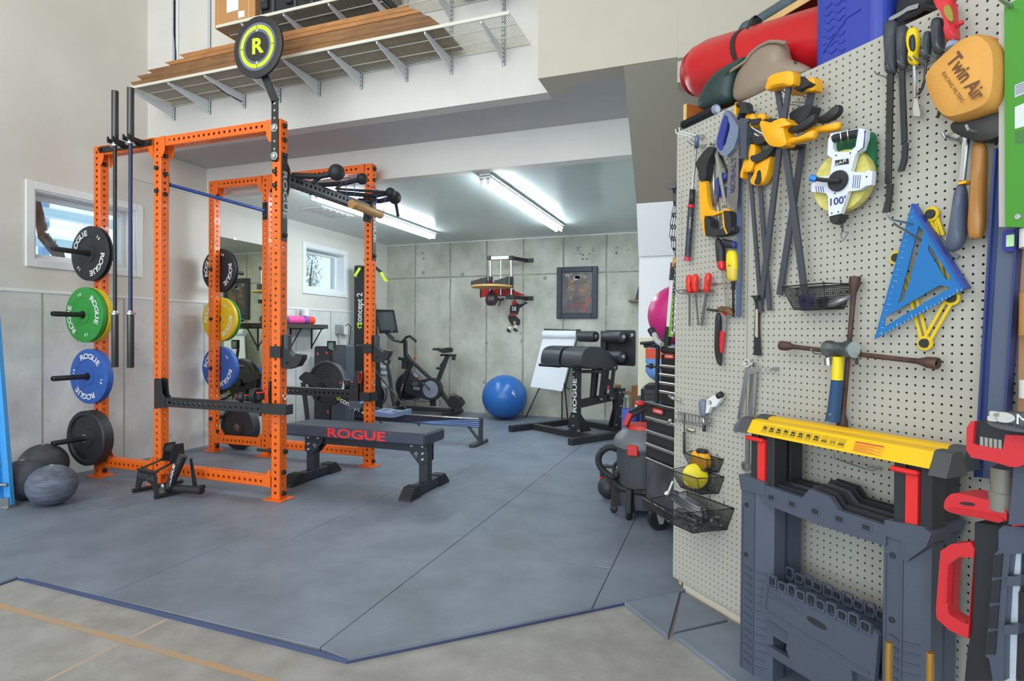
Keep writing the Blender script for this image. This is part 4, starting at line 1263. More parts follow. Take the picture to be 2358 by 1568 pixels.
mb=MB();mb.box(g(930,940).x,YBK2-.05,.05,g(1045,945).x,YBK2+.05,.105,.008);mb.bar(g(997,935),g(997,920),.05,.08,up=(1,0,0));t.part('base_beam',mb,M_bk)
mb=MB();xx=g(1042,948).x;mb.tube([(xx-.02,YBK2-.26,.04),(xx,YBK2-.1,.045),(xx+.02,YBK2+.26,.05)],.038,n=12);xx=g(912,945).x;mb.tube([(xx,YBK2-.18,.04),(xx,YBK2+.26,.04)],.036,n=12);t.part('stabilizer',mb,M_bk)
mb=MB();mb.prism(G2((1036,921),(1044,910),(1060,915),(1068,928),(1058,941),(1042,936)),YBK2-.1,YBK2+.06);t.part('pedal_block',mb,M_blk2)
mb=MB();mb.tube([g(1012,935),g(1014,925),g(1006,918),g(985,925),g(960,924)],.004,n=5);mb.tube([g(1033,910),g(1046,905),g(1055,912),g(1050,925)],.004,n=5);t.part('cable',mb,M_blk2)

# ------------------------------------------------------------------ stacked grey pad rollers and wheel in the corner
YW=4.04
g=lambda px,py,y=YW:gy(px,py,y)
t=Thing('elliptical_trainer','black curved-frame machine with pale grey roller pads behind the ski tower','exercise machine',(g(880,930).x,YW,0))
for py in(846,860,889):
 mb=MB();mb.lathe([(0,0),(.035,0),(.042,.01),(.042,.24),(.035,.25),(0,.25)],g(863,py),(1,.12,.03),18);t.part('roller_pad',mb,mat('pad_grey',(172,178,182),.6))
mb=MB();mb.tube([g(880,832),g(892,842),g(894,838),g(897,829)],.018,n=8);mb.tube([g(893,842),g(898,870),g(902,905),g(908,935)],.026,n=10);mb.tube([g(869,850),g(869,935)],.02,n=8);mb.box(g(862,940).x,YW-.1,0,g(905,940).x,YW+.1,.05,.01);t.part('curved_frame',mb,M_bk)
mb=MB();cw=g(866,908);mb.lathe([(.10,-.03),(.16,-.03),(.17,0),(.16,.03),(.10,.03),(.10,-.03)],cw,(0,1,0),32);mb.cyl(cw+Vector((-.1,0,0)),cw+Vector((.1,0,0)),.02);t.part('wheel',mb,M_rub)
mb=MB();mb.lathe([(.165,-.032),(.185,-.02),(.185,.02),(.165,.032)],cw,(0,1,0),32);t.part('wheel_rim',mb,M_rowg)
# slim black poles slanting in front of it
for a,b,y,lb in(((801,838),(880,936),3.3,'thin dark pole leaning behind the rowing machine, left one'),((858,846),(966,955),3.45,'thin dark pole leaning towards the rowing machine seat, right one')):
 p0=gy(a[0],a[1],y+.1);p1=gy(b[0],b[1],y-.1);p1.z=.012
 solo('leaning_pole',lb,'pole',MB().tube([p0,p1],.013,n=10),M_bk,tuple(p1),group='poles behind the rower')
# ------------------------------------------------------------------ generic soft shape: outline swelling in depth
def puff(mb,poly,y0,y1,fn=None,n=7,p=2.4,c=None):
 fn=fn or(lambda x,y,z:(x,y,z))
 cx=c[0]if c else sum(q[0]for q in poly)/len(poly);cz=c[1]if c else sum(q[1]for q in poly)/len(poly)
 N=len(poly);vs=[]
 for i in range(n+1):
  u=-1+2*i/n
  s=max(0.0,1-abs(u)**p)**(1/p)
  s=.12+.88*s if 0<i<n else.0
  if i in(0,n):s=.55
  yy=y0+(y1-y0)*(i/n)
  for q in poly:vs.append(fn(cx+(q[0]-cx)*s,yy,cz+(q[1]-cz)*s))
 fs=[]
 for i in range(n):
  for k in range(N):fs.append((i*N+k,i*N+(k+1)%N,(i+1)*N+(k+1)%N,(i+1)*N+k))
 mb.add(vs,fs,True)
 mb.add([vs[k]for k in range(N)],[tuple(range(N))],True);mb.add([vs[n*N+k]for k in range(N)],[tuple(range(N))[::-1]],True)
 return mb
def smooth_poly(poly,it=2):
 for _ in range(it):
  q=[]
  for i in range(len(poly)):
   a,b=poly[i],poly[(i+1)%len(poly)]
   q+=[(a[0]*.75+b[0]*.25,a[1]*.75+b[1]*.25),(a[0]*.25+b[0]*.75,a[1]*.25+b[1]*.75)]
  poly=q
 return poly

# ------------------------------------------------------------------ fluorescent lamps on the recess ceiling
M_tube=mat('fluorescent_tube',(236,248,255),.4,emit=40.0)
M_fix=mat('fixture_white',(226,230,228),.4)
def lamp(x,y0,y1,lb):
 t=Thing('fluorescent_light',lb,'ceiling light',(x,(y0+y1)/2,ZCL-.001),group='fluorescent strips on the recess ceiling')
 mb=MB();mb.box(x-.055,y0,ZCL-.05,x+.055,y1,ZCL-.001,.004);mb.box(x-.075,y0,ZCL-.028,x+.075,y1,ZCL-.022)
 t.part('housing',mb,M_fix)
 for s_ in(-.032,.032):
  mb=MB();mb.cyl((x+s_,y0+.03,ZCL-.082),(x+s_,y1-.03,ZCL-.082),.017,n=12);t.part('tube',mb,M_tube)
 mb=MB()
 for y in(y0,(y0+y1)/2,y1-.015):
  if y==(y0+y1)/2:mb.box(x-.01,y-.01,ZCL-.07,x+.01,y+.01,ZCL-.05)
  else:
   for s_ in(-.032,.032):mb.box(x+s_-.014,y,ZCL-.10,x+s_+.014,y+.015,ZCL-.045)
   mb.box(x-.056,y,ZCL-.06,x+.056,y+.016,ZCL-.045)
 t.part('socket',mb,M_fix)
lamp(.967,1.46,3.95,'right-hand fluorescent strip lamp on the recess ceiling')
lamp(-.88,1.43,3.95,'left-hand fluorescent strip lamp behind the rack')
t=Thing('ceiling_vent','pale slotted air vent in the ceiling near the left lamp','vent',(-1.5,2.2,ZCL-.001))
p=[gz(a,b,ZCL-.004)for a,b in((705,484),(760,478),(805,492),(745,500))]
mb=MB();cx,cy=sum(q.x for q in p)/4,sum(q.y for q in p)/4
mb.box(cx-.16,cy-.3,ZCL-.008,cx+.16,cy+.3,ZCL-.001);t.part('frame',mb,M_fix)
for k_ in range(5):
 mb=MB();mb.box(cx-.13,cy-.24+.11*k_,ZCL-.014,cx+.13,cy-.20+.11*k_,ZCL-.008);t.part('slat',mb,M_soff)

# ------------------------------------------------------------------ exercise ball
c=gy(1162,912,4.40);r=.325
t=Thing('exercise_ball','large glossy blue exercise ball on the floor by the concrete wall','exercise ball',(c.x,4.40,0))
mb=MB();prof=[]
for i in range(33):
 a=PI*i/32;rr_=r*(1+.004*math.cos(i*9))
 prof.append((max(0,rr_*math.sin(a)),r*.97-rr_*math.cos(a)*.97))
mb.lathe(prof,(c.x,4.40,0),(0,0,1),48);bl=t.part('ball',mb,mat('ball_blue',(44,104,178),.28,var=.04))
mb=MB();nrm=(CP-Vector((c.x,4.40,.315))).normalized()
q=gy(1187,905,4.12);dr=(q-Vector((c.x,4.40,.315))).normalized();o=Vector((c.x,4.40,.315))+dr*(r*1.003)
u=Vector((0,0,1)).cross(dr).normalized();v=dr.cross(u)
put_text(mb,'65',o,(u+v*-.8),(v+u*.8),.05,1.1,bold=.02);put_text(mb,'cm',o+(v*-.035+u*.028),(u+v*-.8),(v+u*.8),.022,1.1)
put_text(mb,'O',o+(v*.035+u*.0),(u+v*-.8),(v+u*.8),.04,1.1);t.part('lettering',mb,M_wht,bl)

# ------------------------------------------------------------------ flip-chart easel
YE=4.6
g=lambda px,py,y=YE:gy(px,py,y)
t=Thing('flip_chart','white flip-chart pad on a thin black easel, its top sheet rolled back','flip chart',(g(1255,960).x,YE,0))
M_pap=mat('paper_white',(240,243,246),.7)
E2=lambda*p,y=YE:[(lambda v:(v.x,v.z))(g(a,b,y))for a,b in p]
q=[g(1252,775),g(1326,778),g(1300,899),g(1227,889)]
mb=MB();n=8;vs=[]
for i in range(n+1):
 f=i/n
 for j in range(9):
  h_=j/8;P=q[0].lerp(q[1],h_).lerp(q[3].lerp(q[2],h_),f);P.y=YE-.02-.10*f+.015*math.sin(h_*5)*f
  vs.append(P)
mb.add(vs,[(i*9+j,i*9+j+1,i*9+j+10,i*9+j+9)for i in range(n)for j in range(8)],True)
t.part('paper_sheet',mb,M_pap)
a,b=g(1251,770),g(1328,771)
mb=MB();mb.lathe([(0,0),(.055,0),(.06,.01),(.06,(b-a).length-.01),(.055,(b-a).length),(0,(b-a).length)],a+Vector((0,-.01,.0)),b-a,20);t.part('rolled_sheet',mb,M_pap)
mb=MB();mb.bar(g(1253,759),g(1337,762),.03,.03,b=.004);mb.box(g(1328,764).x,YE-.04,g(1328,768).z,g(1336,764).x,YE+.02,g(1328,758).z);t.part('top_clamp',mb,M_blk)
mb=MB();mb.tube([g(1246,885,YE+.02),g(1211,960)],.009,n=7);mb.tube([g(1294,890,YE),g(1294,966)],.009,n=7);mb.tube([g(1333,765,YE),g(1302,890,YE)],.008,n=7);mb.tube([g(1300,890,YE+.1),g(1312,897,YE+.2)],.007,n=6)
b_=Vector((g(1275,900).x+.15,YBK-.03,.0));mb.tube([g(1290,780,YE+.03),b_],.009,n=7)
t.part('leg',mb,M_blk,kind=None)

# ------------------------------------------------------------------ glute-ham machine
GF=Frame((.50,3.44,0),math.atan2(-.53,.85))
G=lambda px,py,y:fr(GF,px,py,y)
W2_=1.14
t=Thing('glute_ham_machine','black glute-ham developer with split pads and foot rollers near the back wall','gym machine',(W2_/2,.5,0),GF)
def gpart(nm,mb,m_=M_blk,par=None):return t.part(nm,mb,m_,par)
for x in(.035,W2_-.035):
 mb=MB();mb.box(x-.038,-.03,0,x+.038,1.17,.075,.004);fb=gpart('floor_bar',mb)
 mb=MB()
 for k_ in range(4):mb.lathe([(.008,0),(0,.0004)],(x-.034+.0,.10+.05*k_,.038)if False else(x+.0,.10+.05*k_,.0755),(0,0,1),8)
 gpart('hole',mb,M_bolt,fb)
mb=MB();mb.box(.07,.30,.002,W2_-.07,.376,.072,.004);gpart('cross_bar',mb)
mb=MB();mb.box(.07,1.02,.002,W2_-.07,1.10,.072,.004);gpart('cross_bar',mb)
xm=G(1322,990,.30).x
yu=.30
zt=G(1325,845,yu).z
mb=MB();mb.box(xm-.042,yu,.07,xm+.042,yu+.076,zt,.005);up_=gpart('front_post',mb)
mb=MB();mb.prism([(xm-.125,.055),(xm+.125,.055),(xm+.05,.30),(xm-.05,.30)],yu-.009,yu-.001);mb.prism([(yu+.076,.07),(yu+.25,.07),(yu+.076,.28)],xm+.03,xm+.04,lambda a,y,b:(y,a,b));gpart('gusset',mb,M_blk,up_)
mb=MB()
for dx_,z in((-.09,.10),(.09,.10),(0,.15),(0,.26)):bolt(mb,(xm+dx_,yu-.009,z),(0,-1,0),.012)
for z in(.36,.62,zt-.12,zt-.06):bolt(mb,(xm-.01,yu,z),(0,-1,0),.012)
gpart('bolts',mb,M_zinc,up_)
mb=MB();put_text(mb,'ROGUE',(xm+.008,yu-.0012,.50),(0,0,1),(-1,0,0),.088,1.35,bold=.025);gpart('lettering',mb,M_wht,up_)
# pads (two half rounds side by side)
zp=zt+.01
for x0,x1 in((xm-.42,xm-.10),(xm-.06,xm+.27)):
 prof=[(yu-.16,zp),(yu-.16,zp+.10),(yu-.12,zp+.20),(yu+.0,zp+.235),(yu+.16,zp+.225),(yu+.32,zp+.15),(yu+.44,zp+.04),(yu+.44,zp),(yu+.1,zp)]
 mb=MB();pp=smooth_poly(prof,1);mb.prism(pp,x0,x1,lambda a,y,b:(y,a,b),smooth=True);gpart('half_round_pad',mb,M_foam)
mb=MB();mb.box(xm-.40,yu-.02,zt-.012,xm+.26,yu+.32,zt+.012,.003);gpart('pad_carrier',mb)
mb=MB();mb.tube([(xm-.66,yu+.03,zt-.005),(xm-.28,yu+.03,zt-.005)],.02,n=10);mb.tube([(xm+.05,yu-.0,zt-.05),(xm+.33,yu+.1,zt-.04)],.02,n=10);gpart('side_handle',mb,M_rub)
# long beam to the rear post
zb_=.52
mb=MB();mb.bar((xm,yu+.08,.40),(xm,1.06,.46),.076,.09,b=.004);gpart('long_beam',mb)
mb=MB();mb.prism([(.92,.06),(1.18,.06),(1.09,.30),(1.14,.55),(1.0,.55),(1.01,.30)],xm-.048,xm-.04,lambda a,y,b:(y,a,b));mb.prism([(.92,.06),(1.18,.06),(1.09,.30),(1.14,.55),(1.0,.55),(1.01,.30)],xm+.04,xm+.048,lambda a,y,b:(y,a,b));mb.box(xm-.038,1.02,.07,xm+.038,1.10,.5,.004);rp=gpart('rear_post',mb)
mb=MB()
for y,z in((.97,.10),(1.13,.10),(1.05,.2),(1.05,.33),(1.03,.5),(1.10,.5),(1.10,.42)):bolt(mb,(xm+.048,y,z),(1,0,0),.012)
gpart('bolts',mb,M_zinc,rp)
# parallelogram foot-plate carriage
z0,z1=.46,.80
for ya_,yb2 in((.68,.74),(.86,.92)):
 mb=MB()
 for s_ in(-.05,.05):mb.bar((xm+s_,ya_,z0-.04),(xm+s_,yb2,z1+.02),.012,.06,up=(0,1,0),b=.002)
 gpart('swing_arm',mb)
mb=MB();mb.box(xm-.06,.70,z1-.02,xm+.06,.98,z1+.05,.004);mb.bar((xm-.02,.62,z0+.0),(xm-.02,.66,z1+.08),.05,.05,up=(0,1,0),b=.003);gpart('carriage',mb)
mb=MB()
for y,z in((.69,z0-.02),(.87,z0-.02),(.73,z1+.01),(.92,z1+.01)):bolt(mb,(xm+.056,y,z),(1,0,0),.013)
gpart('bolts',mb,M_zinc)
mb=MB();mb.prism([(.73,.56),(.84,.56),(.86,.66),(.80,.69),(.73,.66)],xm+.058,xm+.062,lambda a,y,b:(y,a,b));gpart('scale_plate',mb)
mb=MB();mb.box(xm+.0625,.79,.55,xm+.064,.83,.60);gpart('warning_label',mb,mat('label_red',(200,70,60),.5))
zr=1.19;ym=.80
mb=MB();mb.box(xm-.04,ym-.03,z1,xm+.04,ym+.03,zr+.07,.006);gpart('roller_mast',mb)
for zz in(zr,zr-.23):
 for x0,x1 in((xm-.36,xm-.07),(xm+.06,xm+.36)):
  if zz<zr and x0<xm-.1:continue
  mb=MB();mb.lathe([(0,0),(.055,0),(.066,.01),(.068,.03),(.068,x1-x0-.03),(.066,x1-x0-.01),(.055,x1-x0),(0,x1-x0)],(x0,ym-.07,zz),(1,0,0),24);fo=gpart('foot_roller',mb,M_foam)
  mb=MB();bolt(mb,(x1+.001,ym-.07,zz),(1,0,0),.024);gpart('bolt',mb,M_zinc,fo)
mb=MB();mb.prism(rr(xm-.02,zr-.34,xm+.46,zr+.08,.03),ym+.02,ym+.035);fp=gpart('foot_plate',mb,M_blk2)
mb=MB();put_text(mb,'R',(xm+.41,ym+.019,zr+.02),(0,0,-1),(1,0,0),.06,1.3);gpart('letter',mb,M_wht,fp)

# ------------------------------------------------------------------ on the back wall
YQ=YBK-.001
W3=lambda px,py,y=YBK-.02:gy(px,py,y)
a,b=W3(1283,616),W3(1375.5,733)
t=Thing('framed_picture','dark framed sports picture hanging on the concrete wall above the flip chart','picture',((a.x+b.x)/2,YQ,b.z))
fw_=.075
mb=MB();z0,z1,x0,x1=b.z,a.z,a.x,b.x
for(p,q_,r_,s_)in((x0,z0,x0+fw_,z1),(x1-fw_,z0,x1,z1),(x0+fw_+.0004,z0,x1-fw_-.0004,z0+fw_),(x0+fw_+.0004,z1-fw_,x1-fw_-.0004,z1)):
 mb.box(p,YBK-.045,q_,r_,YBK-.003,s_,.006)
t.part('frame',mb,mat('frame_dark_blue',(44,50,62),.5,var=.2,vscale=18))
M_pic=mat('muddy_picture',(92,88,88),.35,rgb2=(56,52,54),vscale=5)
mb=MB();mb.box(x0+fw_,YBK-.022,z0+fw_,x1-fw_,YBK-.012,z1-fw_);t.part('print',mb,M_pic)
def blob(mb,cx,cz,rx,rz,y,n=14,j=.15):
 mb.add([(cx+rx*math.cos(2*PI*i/n)*(1+random.uniform(-j,j)),y,cz+rz*math.sin(2*PI*i/n)*(1+random.uniform(-j,j)))for i in range(n)],[tuple(range(n))])
wx,wz=x1-x0,z1-z0
mb=MB()
for(u,v,rx,rz)in((.45,.78,.10,.035),(.60,.80,.09,.03),(.3,.84,.06,.02)):blob(mb,x0+wx*u,z0+wz*v,rx,rz,YBK-.0225)
t.part('sky_patch',mb,mat('pic_cloud',(168,170,172),.4,rgb2=(110,112,116),vscale=14))
mb=MB()
for(u,v,rx,rz,k)in((.36,.60,.045,.20,0),(.62,.58,.06,.18,1),(.75,.5,.05,.2,2)):
 blob(mb,x0+wx*u,z0+wz*v,rx,rz,YBK-.0230-.0003*k);blob(mb,x0+wx*u,z0+wz*v+rz+.02,.022,.028,YBK-.0232-.0003*k)
t.part('figure_patch',mb,mat('pic_figures',(140,108,74),.4,rgb2=(70,66,66),vscale=14))
mb=MB();blob(mb,x0+wx*.8,z0+wz*.34,.025,.05,YBK-.0242);blob(mb,x0+wx*.68,z0+wz*.2,.02,.06,YBK-.0243)
t.part('red_patch',mb,mat('pic_red',(150,60,58),.4))
mb=MB();put_text(mb,'BROWN',((x0+x1)/2,YBK-.025,z0+wz*.285),(1,0,.1),(0,0,1),.065,.9,bold=.02);put_text(mb,'NATION',((x0+x1)/2,YBK-.025,z0+wz*.215),(1,0,.1),(0,0,1),.065,.9,bold=.02)
t.part('lettering',mb,mat('pic_letter',(122,62,44),.5))

# speed-bag platform
YS2=4.5
t=Thing('speed_bag_platform','wall-mounted speed bag platform with round wooden board and chrome posts','speed bag',(W3(1150,650).x,YQ,W3(1150,700).z))
g=lambda px,py,y=YS2:gy(px,py,y)
mb=MB();a=g(1126,590);b=g(1196,597)
mb.box(a.x,YS2-.03,b.z,g(1175,590).x,YS2+.03,a.z,.01);tb=t.part('top_tube',mb,M_steel)
mb=MB();
for px in(1128,1178):p=g(px,594);mb.box(p.x-.035,YS2-.035,p.z-.03,p.x+.035,YS2+.035,p.z+.03,.005)
for px,pz in((1178,594),(1178,684)):p=g(px,pz);mb.bar(p,(p.x+.12,YBK-.02,p.z),.04,.05,b=.004);mb.box(p.x+.08,YBK-.025,p.z-.03,p.x+.22,YBK-.002,p.z+.03,.003)
p=g(1130,684);q=g(1180,684);mb.box(p.x+.08,YS2-.02,p.z-.03,q.x,YS2+.02,p.z+.025,.004);mb.box(q.x-.035,YS2-.035,q.z-.035,q.x+.035,YS2+.035,q.z+.03,.004)
for px in(1130,1178):p=g(px,648);mb.box(p.x-.022,YS2-.03,g(px,663).z,p.x+.022,YS2+.03,g(px,637).z,.004)
t.part('bracket',mb,M_blk)
for px,a_,b_,r_ in((1129,598,640,.015),(1177,598,640,.015),(1153,598,684,.009),(1129,662,676,.014),(1177,662,682,.015)):
 mb=MB();mb.cyl(g(px,a_),g(px,b_),r_,n=12);t.part('post',mb,M_steel)
cz=g(1133,660,4.42);cx_=g(1133,660,4.42).x
mb=MB();mb.lathe([(0,0),(.29,0),(.30,.004),(.30,.028),(.29,.032),(0,.032)],(cx_,4.42,cz.z-.016),(0,0,1),48);t.part('rebound_board',mb,mat('board_wood',(214,168,96),.5,rgb2=(196,146,76),vscale=4))
for(p0,p1)in(((1092,650),(1127,641)),((1145,649),(1176,640))):
 a,b=g(*p0),g(*p1);zz=cz.z+.016
 mb=MB();mb.prism([(a.x,zz),(a.x,a.z+.01),(a.x+.03,a.z+.012),(b.x,b.z+.01),(b.x,zz)],4.40-.02,4.40+.02);t.part('wedge_arm',mb,M_blk2)
pb=g(1131.5,690,4.40)
mb=MB();mb.lathe([(0,-.10),(.05,-.093),(.083,-.05),(.088,-.01),(.075,.04),(.045,.09),(.018,.12),(.012,.14),(0,.14)],pb+Vector((0,0,.01)),(0,0,1),24);bg_=t.part('speed_bag',mb,mat('bag_leather',(50,44,50),.35))
mb=MB()
for k_ in range(6):
 a=PI*k_/3+.3;mb.tube([pb+Vector((math.cos(a)*r_*1.01,math.sin(a)*r_*1.01,.01+h_))for r_,h_ in((.05,-.093),(.083,-.05),(.088,-.01),(.075,.04),(.045,.09),(.018,.12))],.0025,n=4)
t.part('seam',mb,mat('red_seam',(150,50,46),.6),bg_)
mb=MB();mb.tube([pb+Vector((0,0,.14)),pb+Vector((.005,0,.22))],.008,n=6);t.part('swivel',mb,M_steel)
mb=MB();p=g(1153,690);mb.box(p.x-.05,YS2-.02,p.z-.015,p.x+.04,YS2+.02,p.z+.01,.003);mb.cyl(p,p+Vector((-.03,0,-.09)),.01);t.part('crank',mb,M_blk)
mb=MB();p=g(1155,684,YS2-.025);put_text(mb,'Fighting',(p.x,YS2-.0255,p.z),(1,0,0),(0,0,1),.04,1);p=g(1152,593,YS2-.032);put_text(mb,'Fighting',(p.x,YS2-.0315,p.z),(1,0,0),(0,0,1),.035,1);t.part('lettering',mb,M_wht)
# pennant
mb=MB();mb.prism([(lambda v:(v.x,v.z))(W3(a,b,YBK-.006))for a,b in((1107,641),(1107,684),(1150,682),(1211,680),(1175,666),(1140,651))],YBK-.010,YBK-.004)
t=Thing('pennant','red triangular felt pennant on the concrete wall behind the speed bag','pennant',(W3(1150,680).x,YQ,W3(1150,684).z))
t.part('felt',mb,mat('felt_red',(186,44,40),.85))
mb=MB();p=W3(1107,662,YBK-.012);mb.box(p.x-.014,YBK-.012,W3(1107,685).z,p.x+.012,YBK-.002,W3(1107,640).z);t.part('edge_band',mb,mat('felt_dark',(70,30,30),.8))
mb=MB();put_text(mb,'CONTRA',W3(1162,671,YBK-.011),(1,0,.02),(0,0,1),.09,.9,bold=.02);t.part('lettering',mb,mat('felt_black',(50,20,22),.8))
# football player cut-out figure
YF=YBK-.012
t=Thing('hanging_figure','flat painted football player ornament in dark uniform hanging by a string below the pennant','wall ornament',(W3(1185,765).x,YQ,W3(1185,765).z))
V=lambda*p:[(lambda v:(v.x,v.z))(W3(a,b,YF))for a,b in p]
def flat(nm,pts,m_,k=0,th=.010):
 mb=MB();mb.prism(V(*pts),YF-.004-k,YF-.004-k+th);t.part(nm,mb,m_)
M_uni=mat('uniform_dark',(42,40,40),.6);M_unr=mat('uniform_red',(180,48,36),.6);M_skin=mat('figure_tan',(150,112,70),.6);M_fg=mat('uniform_gold',(206,150,58),.6)
flat('jersey',((1176,703),(1192,698),(1197,702),(1195,716),(1192,724),(1175,724),(1174,715)),M_uni)
flat('helmet',((1181,693),(1184,690),(1190,694),(1190,701),(1180,702),(1179,697)),M_unr,.002)
flat('arm',((1194,702),(1211,696),(1213,698),(1198,709),(1193,710)),M_uni,.001)
flat('hand',((1208,696),(1213,695),(1215,699),(1211,700)),M_blk2,.003)
flat('belt',((1174,722),(1189,722),(1187,727),(1172,727)),M_unr,.003)
flat('trousers',((1172,726),(1186,726),(1197,736),(1198,744),(1194,750),(1187,747),(1189,740),(1180,738),(1184,748),(1179,750),(1172,738),(1170,730)),M_uni,.001)
flat('sock',((1173,748),(1180,750),(1176,759),(1170,757)),M_wht,.0);flat('sock',((1186,748),(1193,750),(1190,757),(1184,756)),M_wht,.0)
flat('sock_top',((1173,746),(1181,749),(1179,753),(1172,751)),M_fg,.002)
flat('shoe',((1167,757),(1171,756),(1177,764),(1175,766),(1167,763)),M_blk2,.002);flat('shoe',((1182,756),(1187,755),(1193,762),(1190,764),(1182,761)),M_blk2,.002)
mb=MB();put_text(mb,'58',W3(1183.5,711,YF-.0052),(1,0,0),(0,0,1),.085,.85,bold=.03);t.part('number',mb,M_wht)
mb=MB();mb.tube([W3(1187,690,YF),W3(1188,682,YF),W3(1185,673,YF)],.002,n=5);t.part('string',mb,M_skin)
# small shelf with a dark cone lamp at the right end
Y9=4.72
p=gy(1461,692,Y9)
t=Thing('corner_shelf','small brown wooden shelf on the concrete wall beside the white corner','shelf',(p.x,YQ,p.z))
mb=MB();mb.box(gy(1448,690,Y9).x,Y9-.05,p.z-.02,1.98,YBK-.002,p.z+.01,.003);t.part('board',mb,mat('shelf_brown',(120,100,82),.6))
mb=MB();a,b=gy(1463,687,Y9),gy(1472,655,Y9);mb.prism([(a.x,p.z+.011),(1.98,p.z+.011),(1.98,b.z),(b.x,b.z)],Y9-.03,YBK-.01)
solo('dark_speaker','dark wedge-shaped speaker standing on the small corner shelf','speaker',mb,M_blk2,(a.x,Y9,p.z+.011))
# low brown wooden rack at the right back
t=Thing('wooden_rack','low brown wooden rail rack on the floor by the back wall right of the machine','wooden rack',(1.7,4.7,0))
M_br=mat('brown_wood',(160,104,58),.6,rgb2=(136,84,44),vscale=6)
mb=MB();g=lambda px,py:gy(px,py,4.7)
for px0,px1 in((1415,1429),(1455,1470)):
 m2=MB();m2.box(g(px0,900).x,4.68,0,g(px1,900).x,4.74,g(1420,886).z,.004);t.part('post',m2,M_br)
mb.box(g(1429,900).x,4.69,g(1440,906).z,g(1455,900).x,4.72,g(1440,901).z);t.part('rail',mb,M_br)
mb=MB()
for px in(1437,1447):mb.cyl((g(px,900).x,4.66,0),(g(px,900).x,4.66,g(1440,912).z),.018)
mb.box(g(1434,900).x,4.62,g(1440,914).z,g(1450,900).x,4.70,g(1440,910).z);t.part('white_bottle_pair',mb,mat('milk_white',(206,210,196),.4))
# ------------------------------------------------------------------ blue mats, cooler, vacuum, tool chest
M_yoga=mat('yoga_blue',(84,96,178),.6,var=.05)
for(px0,px1,y,zt_,lb)in((1429,1472,1.12,940,'rolled blue exercise mat standing left of the tool chest, nearer one'),(1471,1489,1.13,942,'second rolled blue mat half hidden behind the tool chest')):
 a,b=gy(px0,zt_,y),gy(px1,zt_,y);c=(a+b)/2;r=(b.x-a.x)/2*.97
 t=Thing('rolled_mat',lb,'exercise mat',(c.x,y,0),group='rolled blue mats')
 mb=MB();pts=[]
 n=70
 for i in range(n+1):
  an=i/n*2*PI*2.6;q=r-(r*.62)*(1-i/n);pts.append((c.x+q*math.cos(an+2.4),y+q*math.sin(an+2.4)))
 vs=[(p[0],p[1],.002)for p in pts]+[(p[0],p[1],a.z)for p in pts]
 inn=[]
 for i,p in enumerate(pts):
  d=Vector((c.x-p[0],y-p[1]));d.normalize();inn.append((p[0]+d.x*.006,p[1]+d.y*.006))
 vs+=[(p[0],p[1],.002)for p in inn]+[(p[0],p[1],a.z)for p in inn]
 N=n+1
 for i in range(n):
  pass
 mb.add(vs,[(i,i+1,N+i+1,N+i)for i in range(n)]+[(2*N+i,2*N+i+1,3*N+i+1,3*N+i)for i in range(n)]+[(N+i,N+i+1,3*N+i+1,3*N+i)for i in range(n)],True)
 t.part('roll',mb,M_yoga)
# black bag with lettering behind
mb=MB();a=gy(1458,912,1.20)
yb=1.19
pp=[(gy(1462,960,yb).x,0.3),(gy(1464,920,yb).x,gy(1464,925,yb).z),(gy(1470,911,yb).x,gy(1470,911,yb).z),(gy(1500,911,yb).x+.05,gy(1470,911,yb).z),(gy(1500,911,yb).x+.05,.0),(gy(1462,960,yb).x,.0)]
t=Thing('gym_pad','dark grey padded gear with white letters standing behind the blue mats','pad',(pp[0][0]+.1,yb,0))
mb.prism(pp,yb-.03,yb+.02);t.part('pad',mb,mat('pad_dark',(78,80,84),.6))
mb=MB();put_text(mb,'RO',gy(1478,936,yb-.0315),(1,0,0),(0,0,1),.06,1.3,bold=.02);t.part('lettering',mb,M_wht)
# water cooler
YC_=1.04
cx_=gy(1510,830,YC_).x+.055;r=.128
t=Thing('water_cooler','black water cooler with a blue bottle behind the tool chest','water cooler',(cx_,YC_,0))
zb_=gy(1500,884,YC_).z
mb=MB();mb.box(cx_-.145,YC_-.15,0,cx_+.165,YC_+.16,zb_,.03);cb=t.part('cabinet',mb,M_blk2)
mb=MB();mb.box(cx_-.12,YC_-.158,zb_-.30,cx_+.12,YC_-.149,zb_-.06,.004);mb.box(cx_-.10,YC_-.17,zb_-.30,cx_+.1,YC_-.15,zb_-.28);t.part('tap_recess',mb,mat('recess_black',(20,20,22),.4),cb)
M_wat=mat('blue_water',(112,158,222),.12,var=.08,vscale=7)
mb=MB();zt_=gy(1500,779,YC_).z;H_=zt_-zb_
pf=[(.03,0),(.05,.02),(.10,.05),(r,.09),(r,.135),(r-.008,.14),(r-.008,.15),(r,.155),(r,.205),(r-.008,.21),(r-.008,.22),(r,.225),(r,H_-.09),(r-.02,H_-.05),(r*.6,H_-.01),(0,H_)]
mb.lathe(pf,(cx_,YC_,zb_),(0,0,1),32);bt=t.part('water_bottle',mb,M_wat)
mb=MB();zl=gy(1500,812,YC_).z;mb.lathe([(r+.0015,0),(r+.0015,.075)],(cx_,YC_,zl-.04),(0,0,1),32);t.part('label',mb,mat('label_orange',(226,92,60),.5),bt)

